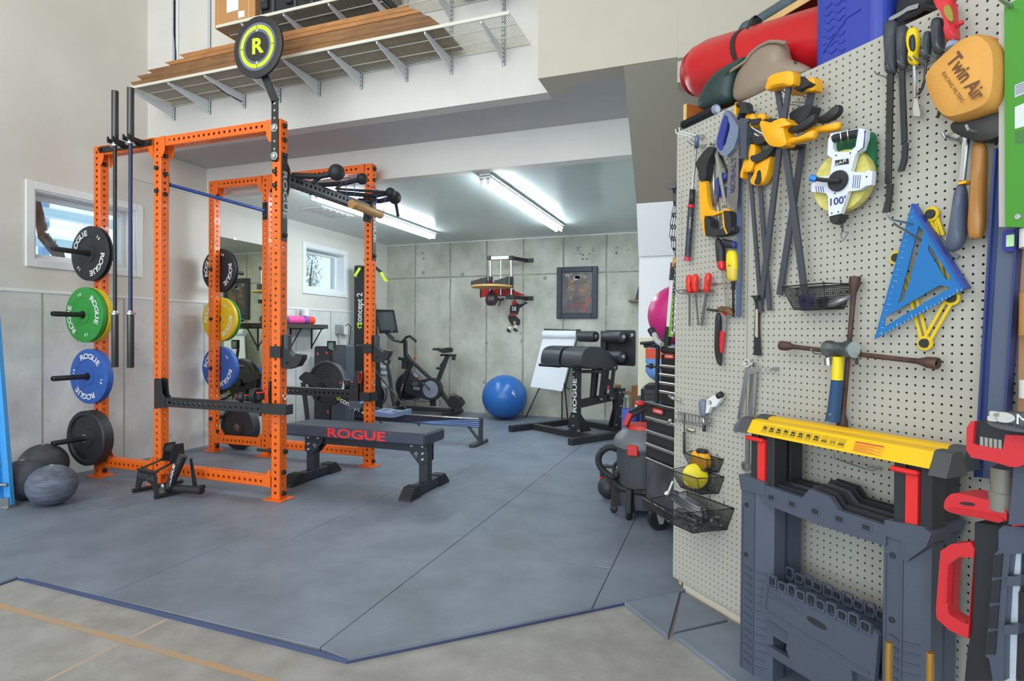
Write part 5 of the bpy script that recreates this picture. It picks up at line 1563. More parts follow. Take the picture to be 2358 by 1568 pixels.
# shop vacuum
VC=Vector((2.488,.675,0));R_v=.19
zl=gy(1450,1013,.66).z
t=Thing('shop_vacuum','grey wet-dry shop vacuum with ribbed hose and red handle parts','vacuum cleaner',tuple(VC))
M_vac=mat('vac_grey',(72,74,78),.5,var=.05);M_vacd=mat('vac_dark',(46,46,48),.5)
mb=MB();mb.lathe([(0,.06),(R_v*.84,.06),(R_v*.88,.09),(R_v*.97,zl-.06),(R_v*1.0,zl-.055),(R_v*1.0,zl-.03)],VC,(0,0,1),40);t.part('drum',mb,M_vac)
mb=MB();mb.lathe([(R_v*1.06,zl-.035),(R_v*1.07,zl),(R_v*1.0,zl+.03),(R_v*.75,zl+.075),(R_v*.70,zl+.085),(0,zl+.095)],VC,(0,0,1),40);t.part('lid',mb,mat('vac_light',(108,112,116),.45))
mb=MB();mb.lathe([(R_v*.66,zl+.086),(R_v*.62,zl+.11),(0,zl+.12)],VC,(0,0,1),32);t.part('red_collar',mb,M_redp,label='red collar')
mb=MB();a=VC+Vector((-.11,-.08,zl+.10));mb.tube([a,a+Vector((.03,.02,.07)),a+Vector((.12,.06,.12)),a+Vector((.22,.09,.12))],.016,n=8);mb.tube([a+Vector((.02,-.01,.10)),a+Vector((.16,.05,.17))],.012,n=6);t.part('carry_handle',mb,M_vacd)
mb=MB();mb.tube([a+Vector((-.005,-.01,.01)),a+Vector((.03,.01,.09))],.019,n=8);mb.ball(a+Vector((.09,.02,.16)),.028,10,(1.3,1,.7));t.part('red_grip',mb,M_redp,label='red grip')
mb=MB();an=math.radians(-105);q=VC+Vector((math.cos(an)*R_v*1.04,math.sin(an)*R_v*1.04,zl-.02));mb.box(q.x-.03,q.y-.02,q.z-.05,q.x+.04,q.y+.02,q.z+.02,.006);t.part('latch',mb,M_redp,label='red latch')
# hose: two loops, modelled with ribs
def hose(mb,pts,r,rib=.010):
 P=[Vector(p)for p in pts];out=[]
 def cr(p0,p1,p2,p3,t):return.5*((2*p1)+(p2-p0)*t+(2*p0-5*p1+4*p2-p3)*t*t+(3*p1-p0-3*p2+p3)*t**3)
 for i in range(len(P)-1):
  p0,p1,p2,p3=P[max(i-1,0)],P[i],P[i+1],P[min(i+2,len(P)-1)]
  n=max(2,int((p2-p1).length/rib*2))
  for k in range(n):out.append(cr(p0,p1,p2,p3,k/n))
 out.append(P[-1])
 mb.tube(out,[r*(1.0 if i%2 else.86)for i in range(len(out))],n=12)
yv=.62
g=lambda px,py,y=yv:gy(px,py,y)
mb=MB();hose(mb,[g(1420,1030,.64),g(1398,1031,.60),g(1381,1046,.56),g(1379,1066,.54),g(1391,1085,.55),g(1410,1097,.57),g(1425,1088,.60),g(1432,1083,.75)],.024);
hose(mb,[g(1424,1088,.63),g(1414,1103,.60),g(1424,1120,.57),g(1452,1129,.53),g(1482,1134,.50),g(1500,1133,.48)],.024)
t.part('hose',mb,M_vacd)
mb=MB();mb.cyl(g(1415,1030,.64),g(1430,1032,.68),.03);t.part('hose_cuff',mb,M_vacd)
mb=MB();
for an in(200,250,330,100):
 an=math.radians(an);q=VC+Vector((math.cos(an)*R_v,math.sin(an)*R_v,0));mb.prism([(-.03,.05),(.03,.05),(.02,.20),(-.01,.20)],-.02,.02,lambda x,y,z,q=q,an=an:(q.x+x*math.cos(an)-y*math.sin(an),q.y+x*math.sin(an)+y*math.cos(an),z))
t.part('caster_foot',mb,M_vacd)
for an in(200,250,330,100):
 an=math.radians(an);q=VC+Vector((math.cos(an)*(R_v+.01),math.sin(an)*(R_v+.01),.025));mb=MB();mb.lathe([(0,-.01),(.02,-.01),(.025,-.006),(.025,.006),(.02,.01),(0,.01)],q,(math.cos(an+1.2),math.sin(an+1.2),0),16);t.part('caster',mb,M_blk2)
# kettlebells behind the hose
for px,py,yy,lb in((1402,1077,.93,'dark kettlebell with red-collared handle behind the hose, left one'),(1430,1077,1.10,'grey kettlebell behind the vacuum hose, right one')):
 p=gy(px,1095,yy);cc=Vector((p.x,yy,.085))
 t=Thing('kettlebell',lb,'kettlebell',(cc.x,cc.y,0),group='kettlebells behind the vacuum')
 mb=MB();mb.ball(cc,.083,20,(1,1,.98));t.part('bell',mb,M_vacd)
 mb=MB();mb.tube([cc+Vector((-.05,0,.06)),cc+Vector((-.055,0,.12)),cc+Vector((-.03,0,.155)),cc+Vector((.03,0,.155)),cc+Vector((.055,0,.12)),cc+Vector((.05,0,.06))],.015,n=8);t.part('handle',mb,M_vacd)
 mb=MB();mb.lathe([(.022,0),(.022,.008),(.016,.008)],cc+Vector((-.05,0,.066)),(0,0,1),12);t.part('collar',mb,M_redp)

# tool chest on casters, upper box on lower cabinet
CF=Frame((2.535,.40,0),math.atan2(-.81,.59))
C_=lambda px,py,y=0:fr(CF,px,py,y)
M_ch=mat('chest_black',(38,36,34),.32,var=.1,coat=.3);M_tr=mat('drawer_trim',(190,188,180),.28,metal=.9)
zt2=C_(1487,931).z
t=Thing('tool_cabinet','black rolling tool cabinet with chrome-trimmed drawers at the pegboard edge','tool cabinet',(.33,.22,0),CF)
LW,LD=.50,.44
mb=MB();mb.box(0,0,.155,LW,LD,zt2,.006);cb=t.part('body',mb,M_ch)
mb=MB();mb.box(-.012,-.014,zt2,LW+.01,LD+.01,zt2+.022,.006);t.part('top_tray',mb,M_ch)
edges=[C_(1490,y_).z for y_ in(955,985,1015,1049)]
for i,z in enumerate(edges[:-1]):
 z2=edges[i+1]
 mb=MB();mb.box(.03,-.012,z2+.006,LW-.03,.01,z-.004,.003);dw=t.part('drawer',mb,M_ch)
 mb=MB();mb.box(.03,-.026,z-.022,LW-.03,-.012,z-.004,.003);t.part('trim_handle',mb,M_tr,dw)
mb=MB();mb.box(.03,-.012,.19,LW-.03,.01,edges[-1]-.02,.003);lp=t.part('lower_panel',mb,mat('chest_smudged',(52,52,54),.35,rgb2=(84,86,90),vscale=5))
mb=MB();mb.box(.03,-.02,edges[-1]-.016,LW-.03,-.010,edges[-1]-.004,.002);t.part('trim_handle',mb,M_tr,lp)
mb=MB();mb.box(-.008,-.02,.13,LW+.008,LD+.01,.185,.005);t.part('base_frame',mb,M_ch)
def badge(t,cx,cz,y,w,par):
 mb=MB();mb.prism([(cx+w*math.cos(2*PI*i/20),cz+w*.42*math.sin(2*PI*i/20))for i in range(20)],y-.004,y);b1_=t.part('badge',mb,M_bolt,par)
 mb=MB();mb.box(cx-w*.82,y-.0065,cz-w*.2,cx+w*.82,y-.004,cz+w*.22);mb2=mb;t.part('red_bar',mb2,M_redp,par,label='red badge bar')
 mb=MB();put_text(mb,'US GENERAL',(cx,y-.0067,cz),(1,0,0),(0,0,1),w*.24,1.0,bold=.02);t.part('lettering',mb,M_wht,par)
badge(t,.15,C_(1512,946).z,-.0,.07,cb)
for x,y in((.08,.05),(.43,.05),(.08,.39),(.43,.39)):
 mb=MB();mb.prism([(-.03,.13),(.03,.13),(.03,.10),(.012,.045),(-.012,.045),(-.03,.10)],-.032,-.026,lambda a,b,c,x=x,y=y:(x+b,y+a,c));mb.prism([(-.03,.13),(.03,.13),(.03,.10),(.012,.045),(-.012,.045),(-.03,.10)],.026,.032,lambda a,b,c,x=x,y=y:(x+b,y+a,c));mb.box(x-.032,y-.03,.122,x+.032,y+.03,.132)
 fk=t.part('caster_fork',mb,mat('galv_plate',(190,196,192),.4,metal=.4))
 mb=MB();mb.lathe([(0,-.02),(.035,-.02),(.04,-.02),(.072,-.018),(.074,0),(.072,.018),(.04,.02),(0,.02)],(x,y,.0745),(1,0,0),28);t.part('caster_wheel',mb,M_blk2,fk)
mb=MB();q=C_(1521,930,.02);ux=q.x;uz0=zt2+.0225;uz1=C_(1521,795,.02).z
mb.box(ux,.02,uz0,ux+.38,.36,uz1-.05,.005)
t=Thing('tool_chest','black top tool box with drawers standing on the rolling cabinet','tool chest',(ux+.3,.2,uz0),CF)
cb=t.part('body',mb,M_ch)
mb=MB();mb.box(ux-.004,.012,uz1-.048,ux+.384,.365,uz1,.012);t.part('lid',mb,M_ch)
zz=[C_(1530,y_,.02).z for y_ in(838,858,877,897,922)]
for i,z in enumerate(zz[:-1]):
 mb=MB();mb.box(ux+.02,.006,zz[i+1]+.008,ux+.36,.03,z-.004,.003);dw=t.part('drawer',mb,M_ch)
 mb=MB();mb.box(ux+.02,-.006,z-.02,ux+.36,.006,z-.004,.003);t.part('trim_handle',mb,M_tr,dw)
badge(t,ux+.10,C_(1545,821,.02).z,.02,.06,cb)
mb=MB();
# squeegee broom with its head up, leaning on the chest
t=Thing('push_broom','upside-down black squeegee broom leaning beside the tool chest','broom',(ux-.03,-.02,.0),CF)
g=lambda px,py,y=-.0:C_(px,py,y)
mb=MB();mb.bar(g(1481,790),g(1521,787),.05,.022,b=.005);mb.bar(g(1486,797),g(1510,797),.03,.02,b=.004);t.part('head',mb,M_blk2)
mb=MB();a,b=g(1515,795),g(1513,924,.03);b.z=zt2+.024;mb.tube([a,b],.013,n=10);mb.bar(g(1489,843),g(1522,846),.012,.012);mb.ball(g(1499,843),.018,10);t.part('handle',mb,M_blk2)
# pink ball on top
c=C_(1562,722,.20);rb=.19
c.z=uz1+rb*1.0
t=Thing('play_ball','large magenta inflatable ball sitting on the tool chest','ball',(c.x,c.y,uz1),CF)
mb=MB();mb.ball(c,rb,40);t.part('ball',mb,mat('ball_magenta',(202,40,122),.35,var=.06,vscale=3,stretch=(6,6,1)))
# hanging things behind the pegboard edge
t=Thing('landing_net','black fishing net bag hanging behind the pegboard edge','net',tuple(bd(1556,600,-.03)),BF)
mb=MB();L=[]
import itertools
outl=[(1548,432),(1551,470),(1544,505),(1541,540),(1548,575),(1556,590)]
rows=[]
for i in range(14):
 f=i/13*(len(outl)-1);k_=min(int(f),len(outl)-2);fr_=f-k_
 px=outl[k_][0]*(1-fr_)+outl[k_+1][0]*fr_;py=outl[k_][1]*(1-fr_)+outl[k_+1][1]*fr_
 rows.append([bd(px+(1569-px)*j/5+(i%2)*1.5,py,-.05-.05*math.sin(j*.9))for j in range(6)])
for i in range(13):
 for j in range(6):
  if j<5:mb.tube([rows[i][j],rows[i+1][j+(i%2==0)if j+(i%2==0)<6 else j]],.0022,n=4,cap=False);mb.tube([rows[i][j+1],rows[i+1][j+(i%2)]],.0022,n=4,cap=False)
  mb.tube([rows[i][j],rows[i+1][j]],.0016,n=4,cap=False)
t.part('mesh',mb,M_blk2,kind='stuff')
mb=MB();mb.tube([bd(1557,424,-.05),bd(1560,500,-.04),bd(1559,560,-.04),bd(1556,600,-.04)],.006,n=6);mb.bar(bd(1541,430,-.06),bd(1562,424,-.03),.02,.03);t.part('rim',mb,M_blk2)
mb=MB();mb.tube([bd(1557,592,-.04),bd(1554,615,-.04)],.016,n=8);t.part('wood_grip',mb,M_wood)
for(a,b,r_,m_,nm,lb,ct,w_)in(((1550,640),(1541,755),.016,mat('pole_white',(214,216,214),.4),'white_pole','white pole with black grip hanging beside the pegboard edge','pole',-.10),((1556,680),(1547,775),.017,mat('lime_pole_green',(134,170,44),.5),'green_pole','lime green stick hanging just behind the white pole','pole',-.06)):
 mb=MB();mb.tube([bd(*a,w_),bd(*b,w_)],r_,n=10)
 t=Thing(nm,lb,ct,tuple(bd(*b,w_)),BF,group='poles hanging by the pegboard edge');t.part('shaft',mb,m_)
 if nm=='white_pole':mb=MB();mb.tube([bd(1541.5,752,w_),bd(1536,795,w_)],.022,n=10);mb.tube([bd(1553,605,w_),bd(1549.5,645,w_)],.02,n=8);t.part('grip',mb,M_blk2)
 else:mb=MB();mb.tube([bd(1557,640,w_),bd(1554,690,w_)],.014,n=8);t.part('grip',mb,M_blk2)
mb=MB();P=[bd(1502,764,.02),bd(1507,770,.02),bd(1513,785,.02),bd(1524,793,.02)]
t=Thing('cane_handle','curved grey cane end with dark rubber tip above the tool chest','cane',tuple(P[-1]),BF)
mb.tube(P,.014,n=9);t.part('shaft',mb,mat('cane_grey',(178,176,168),.4));mb=MB();mb.tube([P[0]+Vector((-.012,0,.012)),P[0]+Vector((.012,0,-.012))],.019,n=9);t.part('tip',mb,M_rub)
t=Thing('chain','bright steel chain hanging at the pegboard edge','chain',tuple(bd(1550,760,-.02)),BF)
mb=MB()
for i in range(22):
 c=bd(1557-i*.32,612+i*7.2,-.02);a=(1,0,0)if i%2 else(.0,1,0)
 mb.tube([Vector(c)+Vector(a)*(.009*math.cos(q*PI/4))+Vector((0,0,1))*(.016*math.sin(q*PI/4))for q in range(8)],.0028,n=5,closed=True)
t.part('link',mb,M_steel,kind='stuff')
# ------------------------------------------------------------------ wire shelving on the upper rear wall
M_ws=mat('shelf_white',(228,232,236),.4)
M_wr=mat('wire_cream',(214,212,196),.5)
ZW=3.315;YFR,YWL=.235,.665
sx_=[-1.841,-1.403,-.998,-.61,-.198,.217,.635,1.024,1.449]
t=Thing('shelf_standards','white slotted wall standards carrying the wire shelves','shelf rails',(-.2,YWL,3.19))
for i,x in enumerate(sx_):
 mb=MB();top=5.15
 mb.box(x-.010,YWL-.018,3.185,x-.006,YWL+.003,top);mb.box(x+.006,YWL-.018,3.185,x+.010,YWL+.003,top);mb.box(x-.010,YWL-.003,3.185,x+.010,YWL+.003,top)
 nsl=24 if i>=7 else 4
 st=t.part('standard',mb,M_ws)
 mb=MB()
 for k in range(nsl):
  z=3.20+k*.032
  for s_ in(-.0075,.0075):mb.box(x+s_-.0022,YWL-.0186,z,x+s_+.0022,YWL-.0178,z+.016)
 t.part('slots',mb,M_bolt,st,kind='stuff')
def wire_shelf(x0,x1,z,lb,step=.013,bx=(),zb=None):
 t=Thing('wire_shelf',lb,'shelf',((x0+x1)/2,YWL,z),group='white wire shelves')
 mb=MB();n=int((x1-x0)/step)
 for k in range(n+1):
  x=x0+k*step
  mb.bar((x,YFR,z),(x,YWL-.004,z),.003,.003)
 t.part('wires',mb,M_wr,kind='stuff')
 mb=MB();mb.bar((x0,YFR,z-.004),(x1,YFR,z-.004),.008,.022);t.part('front_rail',mb,M_wr)
 mb=MB()
 for y in(YFR+.14,YFR+.29,YWL-.006):mb.bar((x0,y,z-.005),(x1,y,z-.005),.006,.006)
 t.part('cross_wire',mb,M_wr)
 for x in bx:
  mb=MB();mb.prism([(YWL-.016,z-.01),(YWL-.016,z-.115),(YWL-.05,z-.105),(YFR+.015,z-.028),(YFR+.008,z-.012),(YFR+.03,z-.008)],x-.005,x+.005,lambda a,y,b:(y,a,b));t.part('shelf_bracket',mb,M_ws)
wire_shelf(-1.86,1.655,ZW,'long lower white wire shelf with brown boards on it',bx=sx_)
wire_shelf(-.86,.60,3.665,'left upper white wire shelf holding the carton and black case',bx=(-.61,-.198,.217,.57))
wire_shelf(.64,1.72,3.70,'right upper white wire shelf near the wall corner',bx=(1.024,1.449))
M_brn=mat('brown_board',(148,104,62),.65,rgb2=(112,78,48),vscale=3.5,stretch=(1,8,8),bump=.1,bscale=20)
M_brn2=mat('light_brown_board',(186,128,72),.65,rgb2=(150,100,58),vscale=3.5,stretch=(1,8,8))
bs=[(-1.86,1.16,3.318,3.37,-.03,.06),(-1.78,1.10,3.371,3.412,-.05,.05),(-1.66,1.04,3.413,3.445,-.03,.06),(-1.45,.99,3.446,3.476,-.10,.05),(-1.28,.93,3.477,3.512,-.04,.05)]
lbs=['lowest brown flat board of the stack on the wire shelf','second brown board from the bottom of the shelf stack','middle brown board of the stack on the wire shelf','fourth brown board from the bottom of the shelf stack','topmost lighter brown board of the shelf stack']
for(x0,x1,z0,z1,s0,s1),lb in zip(bs,lbs):
 mb=MB();d=random.uniform(0,.01);mb.prism([(x0,z1),(x0+.06,z0),(x1,z0),(x1-s1,z1)],YFR+.012+d,YWL-.06-d)
 solo('long_board',lb,'board',mb,M_brn2 if z0>3.44 else M_brn,((x0+x1)/2,.45,z0),group='brown boards on the lower wire shelf')
# carton
t=Thing('cardboard_carton','brown cardboard box with white labels at the left end of the upper shelf','box',(-.70,.45,3.668))
M_card=mat('cardboard',(186,136,84),.8,var=.06,vscale=3)
mb=MB();mb.box(-.905,.262,3.668,-.49,.655,4.25,.003);cb=t.part('box',mb,M_card)
mb=MB();
P=[gy(a,b,.261)for a,b in((522,30),(549,22),(549,-20),(522,-20))];mb.add(P,[(0,1,2,3)]);t.part('paper_label',mb,M_pap,cb)
P=[gy(a,b,.261)for a,b in((549,42),(563,38),(563,24),(548,26))];mb=MB();mb.add(P,[(0,1,2,3)]);t.part('paper_label',mb,M_pap,cb)
mb=MB();mb.box(-.555,.2605,3.669,-.548,.2615,4.25);mb.box(-.87,.2605,3.669,-.866,.2615,4.25);t.part('tape_edge',mb,mat('card_edge',(214,178,130),.7),cb)
# hard case
t=Thing('hard_case','black ribbed plastic gear case with latches on the upper wire shelf','case',(.05,.45,3.668))
mb=MB();mb.box(-.47,.275,3.668,.60,.65,4.05,.012);cb=t.part('shell',mb,M_blk2)
mb=MB()
for x in(-.45,-.33,-.12,0.04,.18,.38):mb.box(x,.262,3.67,x+.028,.276,4.05,.004)
t.part('rib',mb,mat('case_rib',(66,66,68),.5),cb)
for x in(-.40,-.16):
 mb=MB();mb.box(x-.03,.250,3.73,x+.04,.274,3.87,.006);l_=t.part('latch',mb,M_blk2)
 mb=MB();mb.box(x-.005,.246,3.79,x+.018,.250,3.82);t.part('latch_pin',mb,M_zinc,l_)
mb=MB();mb.tube([(-.06,.268,3.79),(-.05,.245,3.77),(-.02,.24,3.755),(.08,.24,3.755),(.11,.245,3.77),(.12,.268,3.79)],.014,n=8);t.part('handle',mb,mat('handle_grey',(120,124,126),.4))
t=Thing('box_fan','dark slatted fan unit lying on the right upper wire shelf','fan',(1.33,.5,3.705))
mb=MB();mb.box(1.12,.27,3.705,1.62,.63,3.82,.01);t.part('housing',mb,M_blk2)
mb=MB();mb.lathe([(0,0),(.07,0),(.075,.004)],(1.28,.40,3.701),(0,0,1),24);t.part('hub',mb,M_soff)
# cable and conduit on the rear wall
t=Thing('wall_cable','black cable running beside white conduit up the wall corner','cable',(-1.83,.655,3.5))
mb=MB();mb.tube([(-1.80,.655,3.52),(-1.805,.652,3.8),(-1.828,.652,4.0),(-1.83,.652,5.0)],.006,n=6);t.part('cable',mb,M_blk2)
mb=MB();mb.box(-1.81,.655,3.52,-1.785,.669,5.1,.003);t.part('conduit',mb,M_ws)
mb=MB();mb.tube([(-.998,.30,3.285),(-1.0,.42,3.245),(-.995,.52,3.235),(-.96,.60,3.215)],.005,n=6)
solo('loose_strap','black strap looped under one lower shelf bracket','strap',mb,M_blk2,(-.99,.45,3.24))
# ------------------------------------------------------------------ pegboard wall and the shelf unit behind it
ZOOM={1:(1500,0,2.748),2:(1540,220,3.92),3:(1540,600,3.92),4:(1840,250,2.6139),5:(1500,860,3.92),6:(1650,930,2.4576),7:(2030,0,4.9),8:(2080,880,2.2794),9:(2240,440,2.8),10:(1700,0,4.6125)}
def P3(k,x,y,w=0.0):
 X,Y,s=ZOOM[k];return bd(X+x/s,Y+y/s,w)
def S(k,w,*pts):
 """outline measured on the board, at its own distance w in front of it -> board (x, z)"""
 r=[]
 for p in pts:
  v=P3(k,p[0],p[1],w);r.append((v.x,v.z))
 return r
M_peg=mat('pegboard_cream',(184,180,167),.55,var=.03,vscale=1.6)
M_edge=mat('hardboard_edge',(156,108,70),.8)
XB0,XB1,ZB0,ZB1,PT=-.985,.70,.034,2.193,.005
def pegpanel(x0,x1):
 vs,fs=[],[]
 r=.0039
 ox=.0007;oz=bd(2023.9,97.1).z
 nx0=math.ceil((x0+.008)/.0254);nx1=math.floor((x1-.008)/.0254)
 nz0=math.ceil((ZB0+.008-oz)/.0254);nz1=math.floor((ZB1-.006-oz)/.0254)
 h_=.0127
 gx0,gx1=nx0*.0254-h_,nx1*.0254+h_;gz0,gz1=oz+nz0*.0254-h_,oz+nz1*.0254+h_
 for i in range(nx0,nx1+1):
  for j in range(nz0,nz1+1):
   cx,cz=i*.0254,oz+j*.0254
   k=len(vs)
   vs+=[(cx+h_,0,cz),(cx+h_,0,cz+h_),(cx,0,cz+h_),(cx-h_,0,cz+h_),(cx-h_,0,cz),(cx-h_,0,cz-h_),(cx,0,cz-h_),(cx+h_,0,cz-h_)]
   vs+=[(cx+r*math.cos(q*PI/4),0,cz+r*math.sin(q*PI/4))for q in range(8)]
   vs+=[(cx+r*math.cos(q*PI/4),PT,cz+r*math.sin(q*PI/4))for q in range(8)]
   for q in range(8):
    q2=(q+1)%8
    fs.append((k+q,k+q2,k+8+q2,k+8+q));fs.append((k+8+q,k+8+q2,k+16+q2,k+16+q))
 mb=MB();mb.v=vs;mb.f=fs;mb.sm=[False]*len(fs)
 for a,b,c,d in((x0,ZB0,gx0,ZB1),(gx1,ZB0,x1,ZB1),(gx0,ZB0,gx1,gz0),(gx0,gz1,gx1,ZB1)):
  mb.add([(a,0,b),(c,0,b),(c,0,d),(a,0,d)],[(0,1,2,3)])
 return mb
t=Thing('pegboard','cream pegboard wall of two panels covered with hanging tools','pegboard',(0,0,0),BF)
XSM=-.540
for a,b in((XB0,XSM-.0012),(XSM+.0012,XB1)):
 pn=t.part('panel',pegpanel(a,b),M_peg)
 mb=MB();mb.box(a,.0004,ZB0,a+.0035,PT,ZB1);mb.box(b-.0035,.0004,ZB0,b,PT,ZB1);mb.box(a+.0035,.0004,ZB1-.0035,b-.0035,PT,ZB1);mb.box(a+.0035,.0004,ZB0,b-.0035,PT,ZB0+.0035);t.part('panel_edge',mb,M_edge,pn)
mb=MB();mb.box(XB0+.06,.012,-.014,XB1,.028,.10);t.part('toe_board',mb,mat('toe_board',(206,196,180),.6))
t=Thing('shelf_unit','tall wooden shelf unit behind the pegboard, its shelves full of gear','shelf unit',(-.1,.3,0),BF)
M_ply=mat('ply_orange',(196,118,52),.55,rgb2=(168,92,38),vscale=3,stretch=(1,1,6))
M_plye=mat('ply_edge',(226,184,122),.6,var=.1,vscale=20)
mb=MB();mb.box(-.972,.030,0,-.954,.60,2.325);sp=t.part('side_panel',mb,M_ply)
mb=MB();mb.box(-.973,.026,0,-.953,.031,2.325);t.part('edge_band',mb,M_plye,sp)
mb=MB();mb.box(.78,.03,0,.80,.60,2.66);t.part('side_panel',mb,M_ply)
mb=MB();mb.box(-.953,.02,2.175,.78,.60,2.19);t.part('shelf',mb,M_ply)
mb=MB();mb.box(-.86,.305,2.655,.78,.60,2.672);us=t.part('shelf',mb,mat('shelf_shaded_red',(150,60,34),.6))  # shade under the wooden shelf painted in as dark red
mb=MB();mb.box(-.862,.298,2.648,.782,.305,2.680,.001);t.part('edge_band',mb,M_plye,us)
mb=MB();mb.box(-.953,.601,0,.78,.612,2.655);t.part('back_panel',mb,mat('unit_dark',(70,44,30),.7))
# ---- gear on top
def bpt(px,py,w):return bd(px,py,w)
M_dry=mat('dry_bag_red',(206,30,36),.32,var=.08,vscale=4,bump=.12,bscale=7)
a,b=bpt(1612,166,-.245),bpt(2010,70,-.245)
rb=.141
t=Thing('dry_bag','red rolled dry bag with black buckle strap lying above the pegboard','dry bag',(a.x,a.y,2.2),BF)
L_=(b-a).length
mb=MB();prof=[(0,-.015),(rb*.45,-.012),(rb*.80,.005),(rb*.93,.03),(rb*1.0,.09),(rb*.99,L_*.4),(rb*1.01,L_*.7),(rb*.98,L_),(0,L_)]
mb.lathe(prof,a,b-a,40)
mb.v=[(v[0],v[1],max(v[2]+.006*math.sin(v[0]*31)*math.cos(v[2]*37),2.196))for v in mb.v]
t.part('bag',mb,M_dry)
mb=MB();mb.lathe([(rb*.5,-.02),(rb*.74,-.035),(rb*.82,-.02),(rb*.7,.0)],a,b-a,24);t.part('end_fold',mb,mat('dry_bag_dark',(160,24,34),.4))
mb=MB();ax=(b-a).normalized();c=a+ax*(L_*.40);up=Vector((0,0,1));sd=up.cross(ax).normalized()
pts=[c+(sd*math.cos(q)+up*math.sin(q))*(rb*1.03)+ax*(.02*math.sin(q*2))for q in[math.radians(v)for v in range(-10,200,12)]]
def ribbon(mb,pts,wd,dv,th=.003):
 dv=Vector(dv).normalized()*wd/2
 for p,q in zip(pts,pts[1:]):
  mb.add([p+dv,p-dv,q-dv,q+dv],[(0,1,2,3)])
ribbon(mb,pts,.028,ax);st=t.part('strap',mb,M_blk2)
mb=MB();top=c+up*(rb*1.03);pts=[top+sd*.03,top+sd*.02+up*.035,top+sd*-.02+up*.045,top+sd*-.06+up*.02+ax*.03,top+sd*-.09+up*-.03+ax*.035,top+sd*-.11+up*-.08+ax*.03];ribbon(mb,pts,.022,ax+up*.2);mb.box(top.x-.02,top.y-.03,top.z-.005,top.x+.02,top.y+.01,top.z+.03,.004);t.part('buckle',mb,M_blk2,st)
# moulded boot-like gear
M_taupe=mat('taupe_rubber',(150,132,114),.42,var=.05);M_dgrn=mat('dark_green_rubber',(40,62,58),.5,var=.1)
t=Thing('rubber_wader_boot','taupe and dark green moulded rubber boot lying on top of the pegboard','boot',tuple(bd(1760,190,-.05)),BF)
wq=-.05
X10=lambda k,*p:S(k,wq,*p)
body=X10(1,(512,640),(540,480),(600,400),(640,330),(690,285),(740,262),(840,268),(850,320),(862,372),(930,392),(1000,425),(1010,470),(800,560),(600,650))
mb=MB();puff(mb,smooth_poly(body),.012,.105,p=3,c=X10(1,(740,460))[0]);t.part('shaft',mb,M_taupe)
toe=X10(1,(306,700),(312,640),(345,560),(400,480),(470,425),(560,375),(620,350),(590,400),(545,460),(520,560),(515,645),(420,690))
mb=MB();puff(mb,smooth_poly(toe,2),.008,.11,p=3,c=X10(1,(440,560))[0]);t.part('toe_cap',mb,M_dgrn)
mb=MB();pts=[P3(1,x,y,wq+.035)for x,y in((340,570),(420,500),(540,420),(590,385),(625,335),(680,290),(740,262),(800,262),(848,272))]
mb.tube([Vector((p.x,.02,p.z))for p in pts],.007,n=8);t.part('rim_piping',mb,M_taupe)
mb=MB();pts=[P3(1,x,y,0)for x,y in((872,380),(882,410),(872,450))];mb.tube([Vector((p.x,.03,p.z))for p in pts],.005,n=6);t.part('seam_line',mb,M_dgrn)
# blue jerrycan
M_jug=mat('jug_blue',(50,66,164),.38,var=.08,vscale=3,bump=.06,bscale=30)
t=Thing('water_jug','blue plastic water container standing above the pegboard','water jug',(bd(1950,100,0).x,.12,2.19),BF)
jx0,jx1=bd(1868,150,-.03).x,bd(2035,70,-.03).x
mb=MB();mb.prism(rr(jx0,.03,jx1,.26,.045,6),2.19,2.72,lambda x,y,z:(x,z,y),smooth=False);jb=t.part('body',mb,M_jug)
mb=MB()
for i in range(7):
 pts=[Vector((jx0+.05+.085*f/8,.0285,2.245+.028*i+.008*math.sin(f*1.6+i*.5)-.02*f/8))for f in range(9)]
 mb.tube(pts,.0022,n=5)
pts=[Vector((jx0+.05,.0285,2.25)),Vector((jx0+.14,.0285,2.33)),Vector((jx0+.19,.0285,2.335))];mb.tube(pts,.003,n=5)
pts=[Vector((jx0+.05,.0285,2.50)),Vector((jx0+.10,.0285,2.56))];mb.tube(pts,.003,n=5)
t.part('embossed_waves',mb,M_jug,jb)
mb=MB();put_text(mb,'WATER',(jx0+.10,.0290,2.46),(1,0,-.2),(0,0,1),.035,1.0);t.part('lettering',mb,mat('jug_blue_dark',(34,44,158),.4),jb)
# black bag
t=Thing('black_gear_bag','black crumpled bag with grey webbing at the right above the pegboard','bag',(bd(2090,40,-.05).x,.15,2.19),BF)
bx0=jx1+.005
mb=MB();puff(mb,smooth_poly([(bx0,2.195),(bx0+.005,2.32),(bx0+.03,2.42),(bx0+.16,2.45),(bx0+.32,2.40),(bx0+.36,2.28),(bx0+.34,2.195)],2),.03,.30,p=4)
mb.v=[(v[0],v[1]+.008*math.sin(v[0]*60+v[2]*40),v[2])for v in mb.v];t.part('fabric',mb,mat('bag_black',(44,46,48),.55,bump=.3,bscale=12))
mb=MB();P=[P3(7,40,210,-.01),P3(7,150,130,.0),P3(7,230,75,.0),P3(7,350,40,.0)];ribbon(mb,[Vector((p.x,.028,p.z))for p in P],.014,(.2,0,1));t.part('webbing',mb,mat('webbing_grey',(150,150,146),.7))
mb=MB();P=[P3(7,190,190,0),P3(7,330,130,0),P3(7,440,60,0),P3(7,640,90,0)];mb.tube([Vector((p.x,.03,p.z))for p in P],.010,n=6);t.part('fold',mb,mat('bag_dark2',(30,31,33),.6))
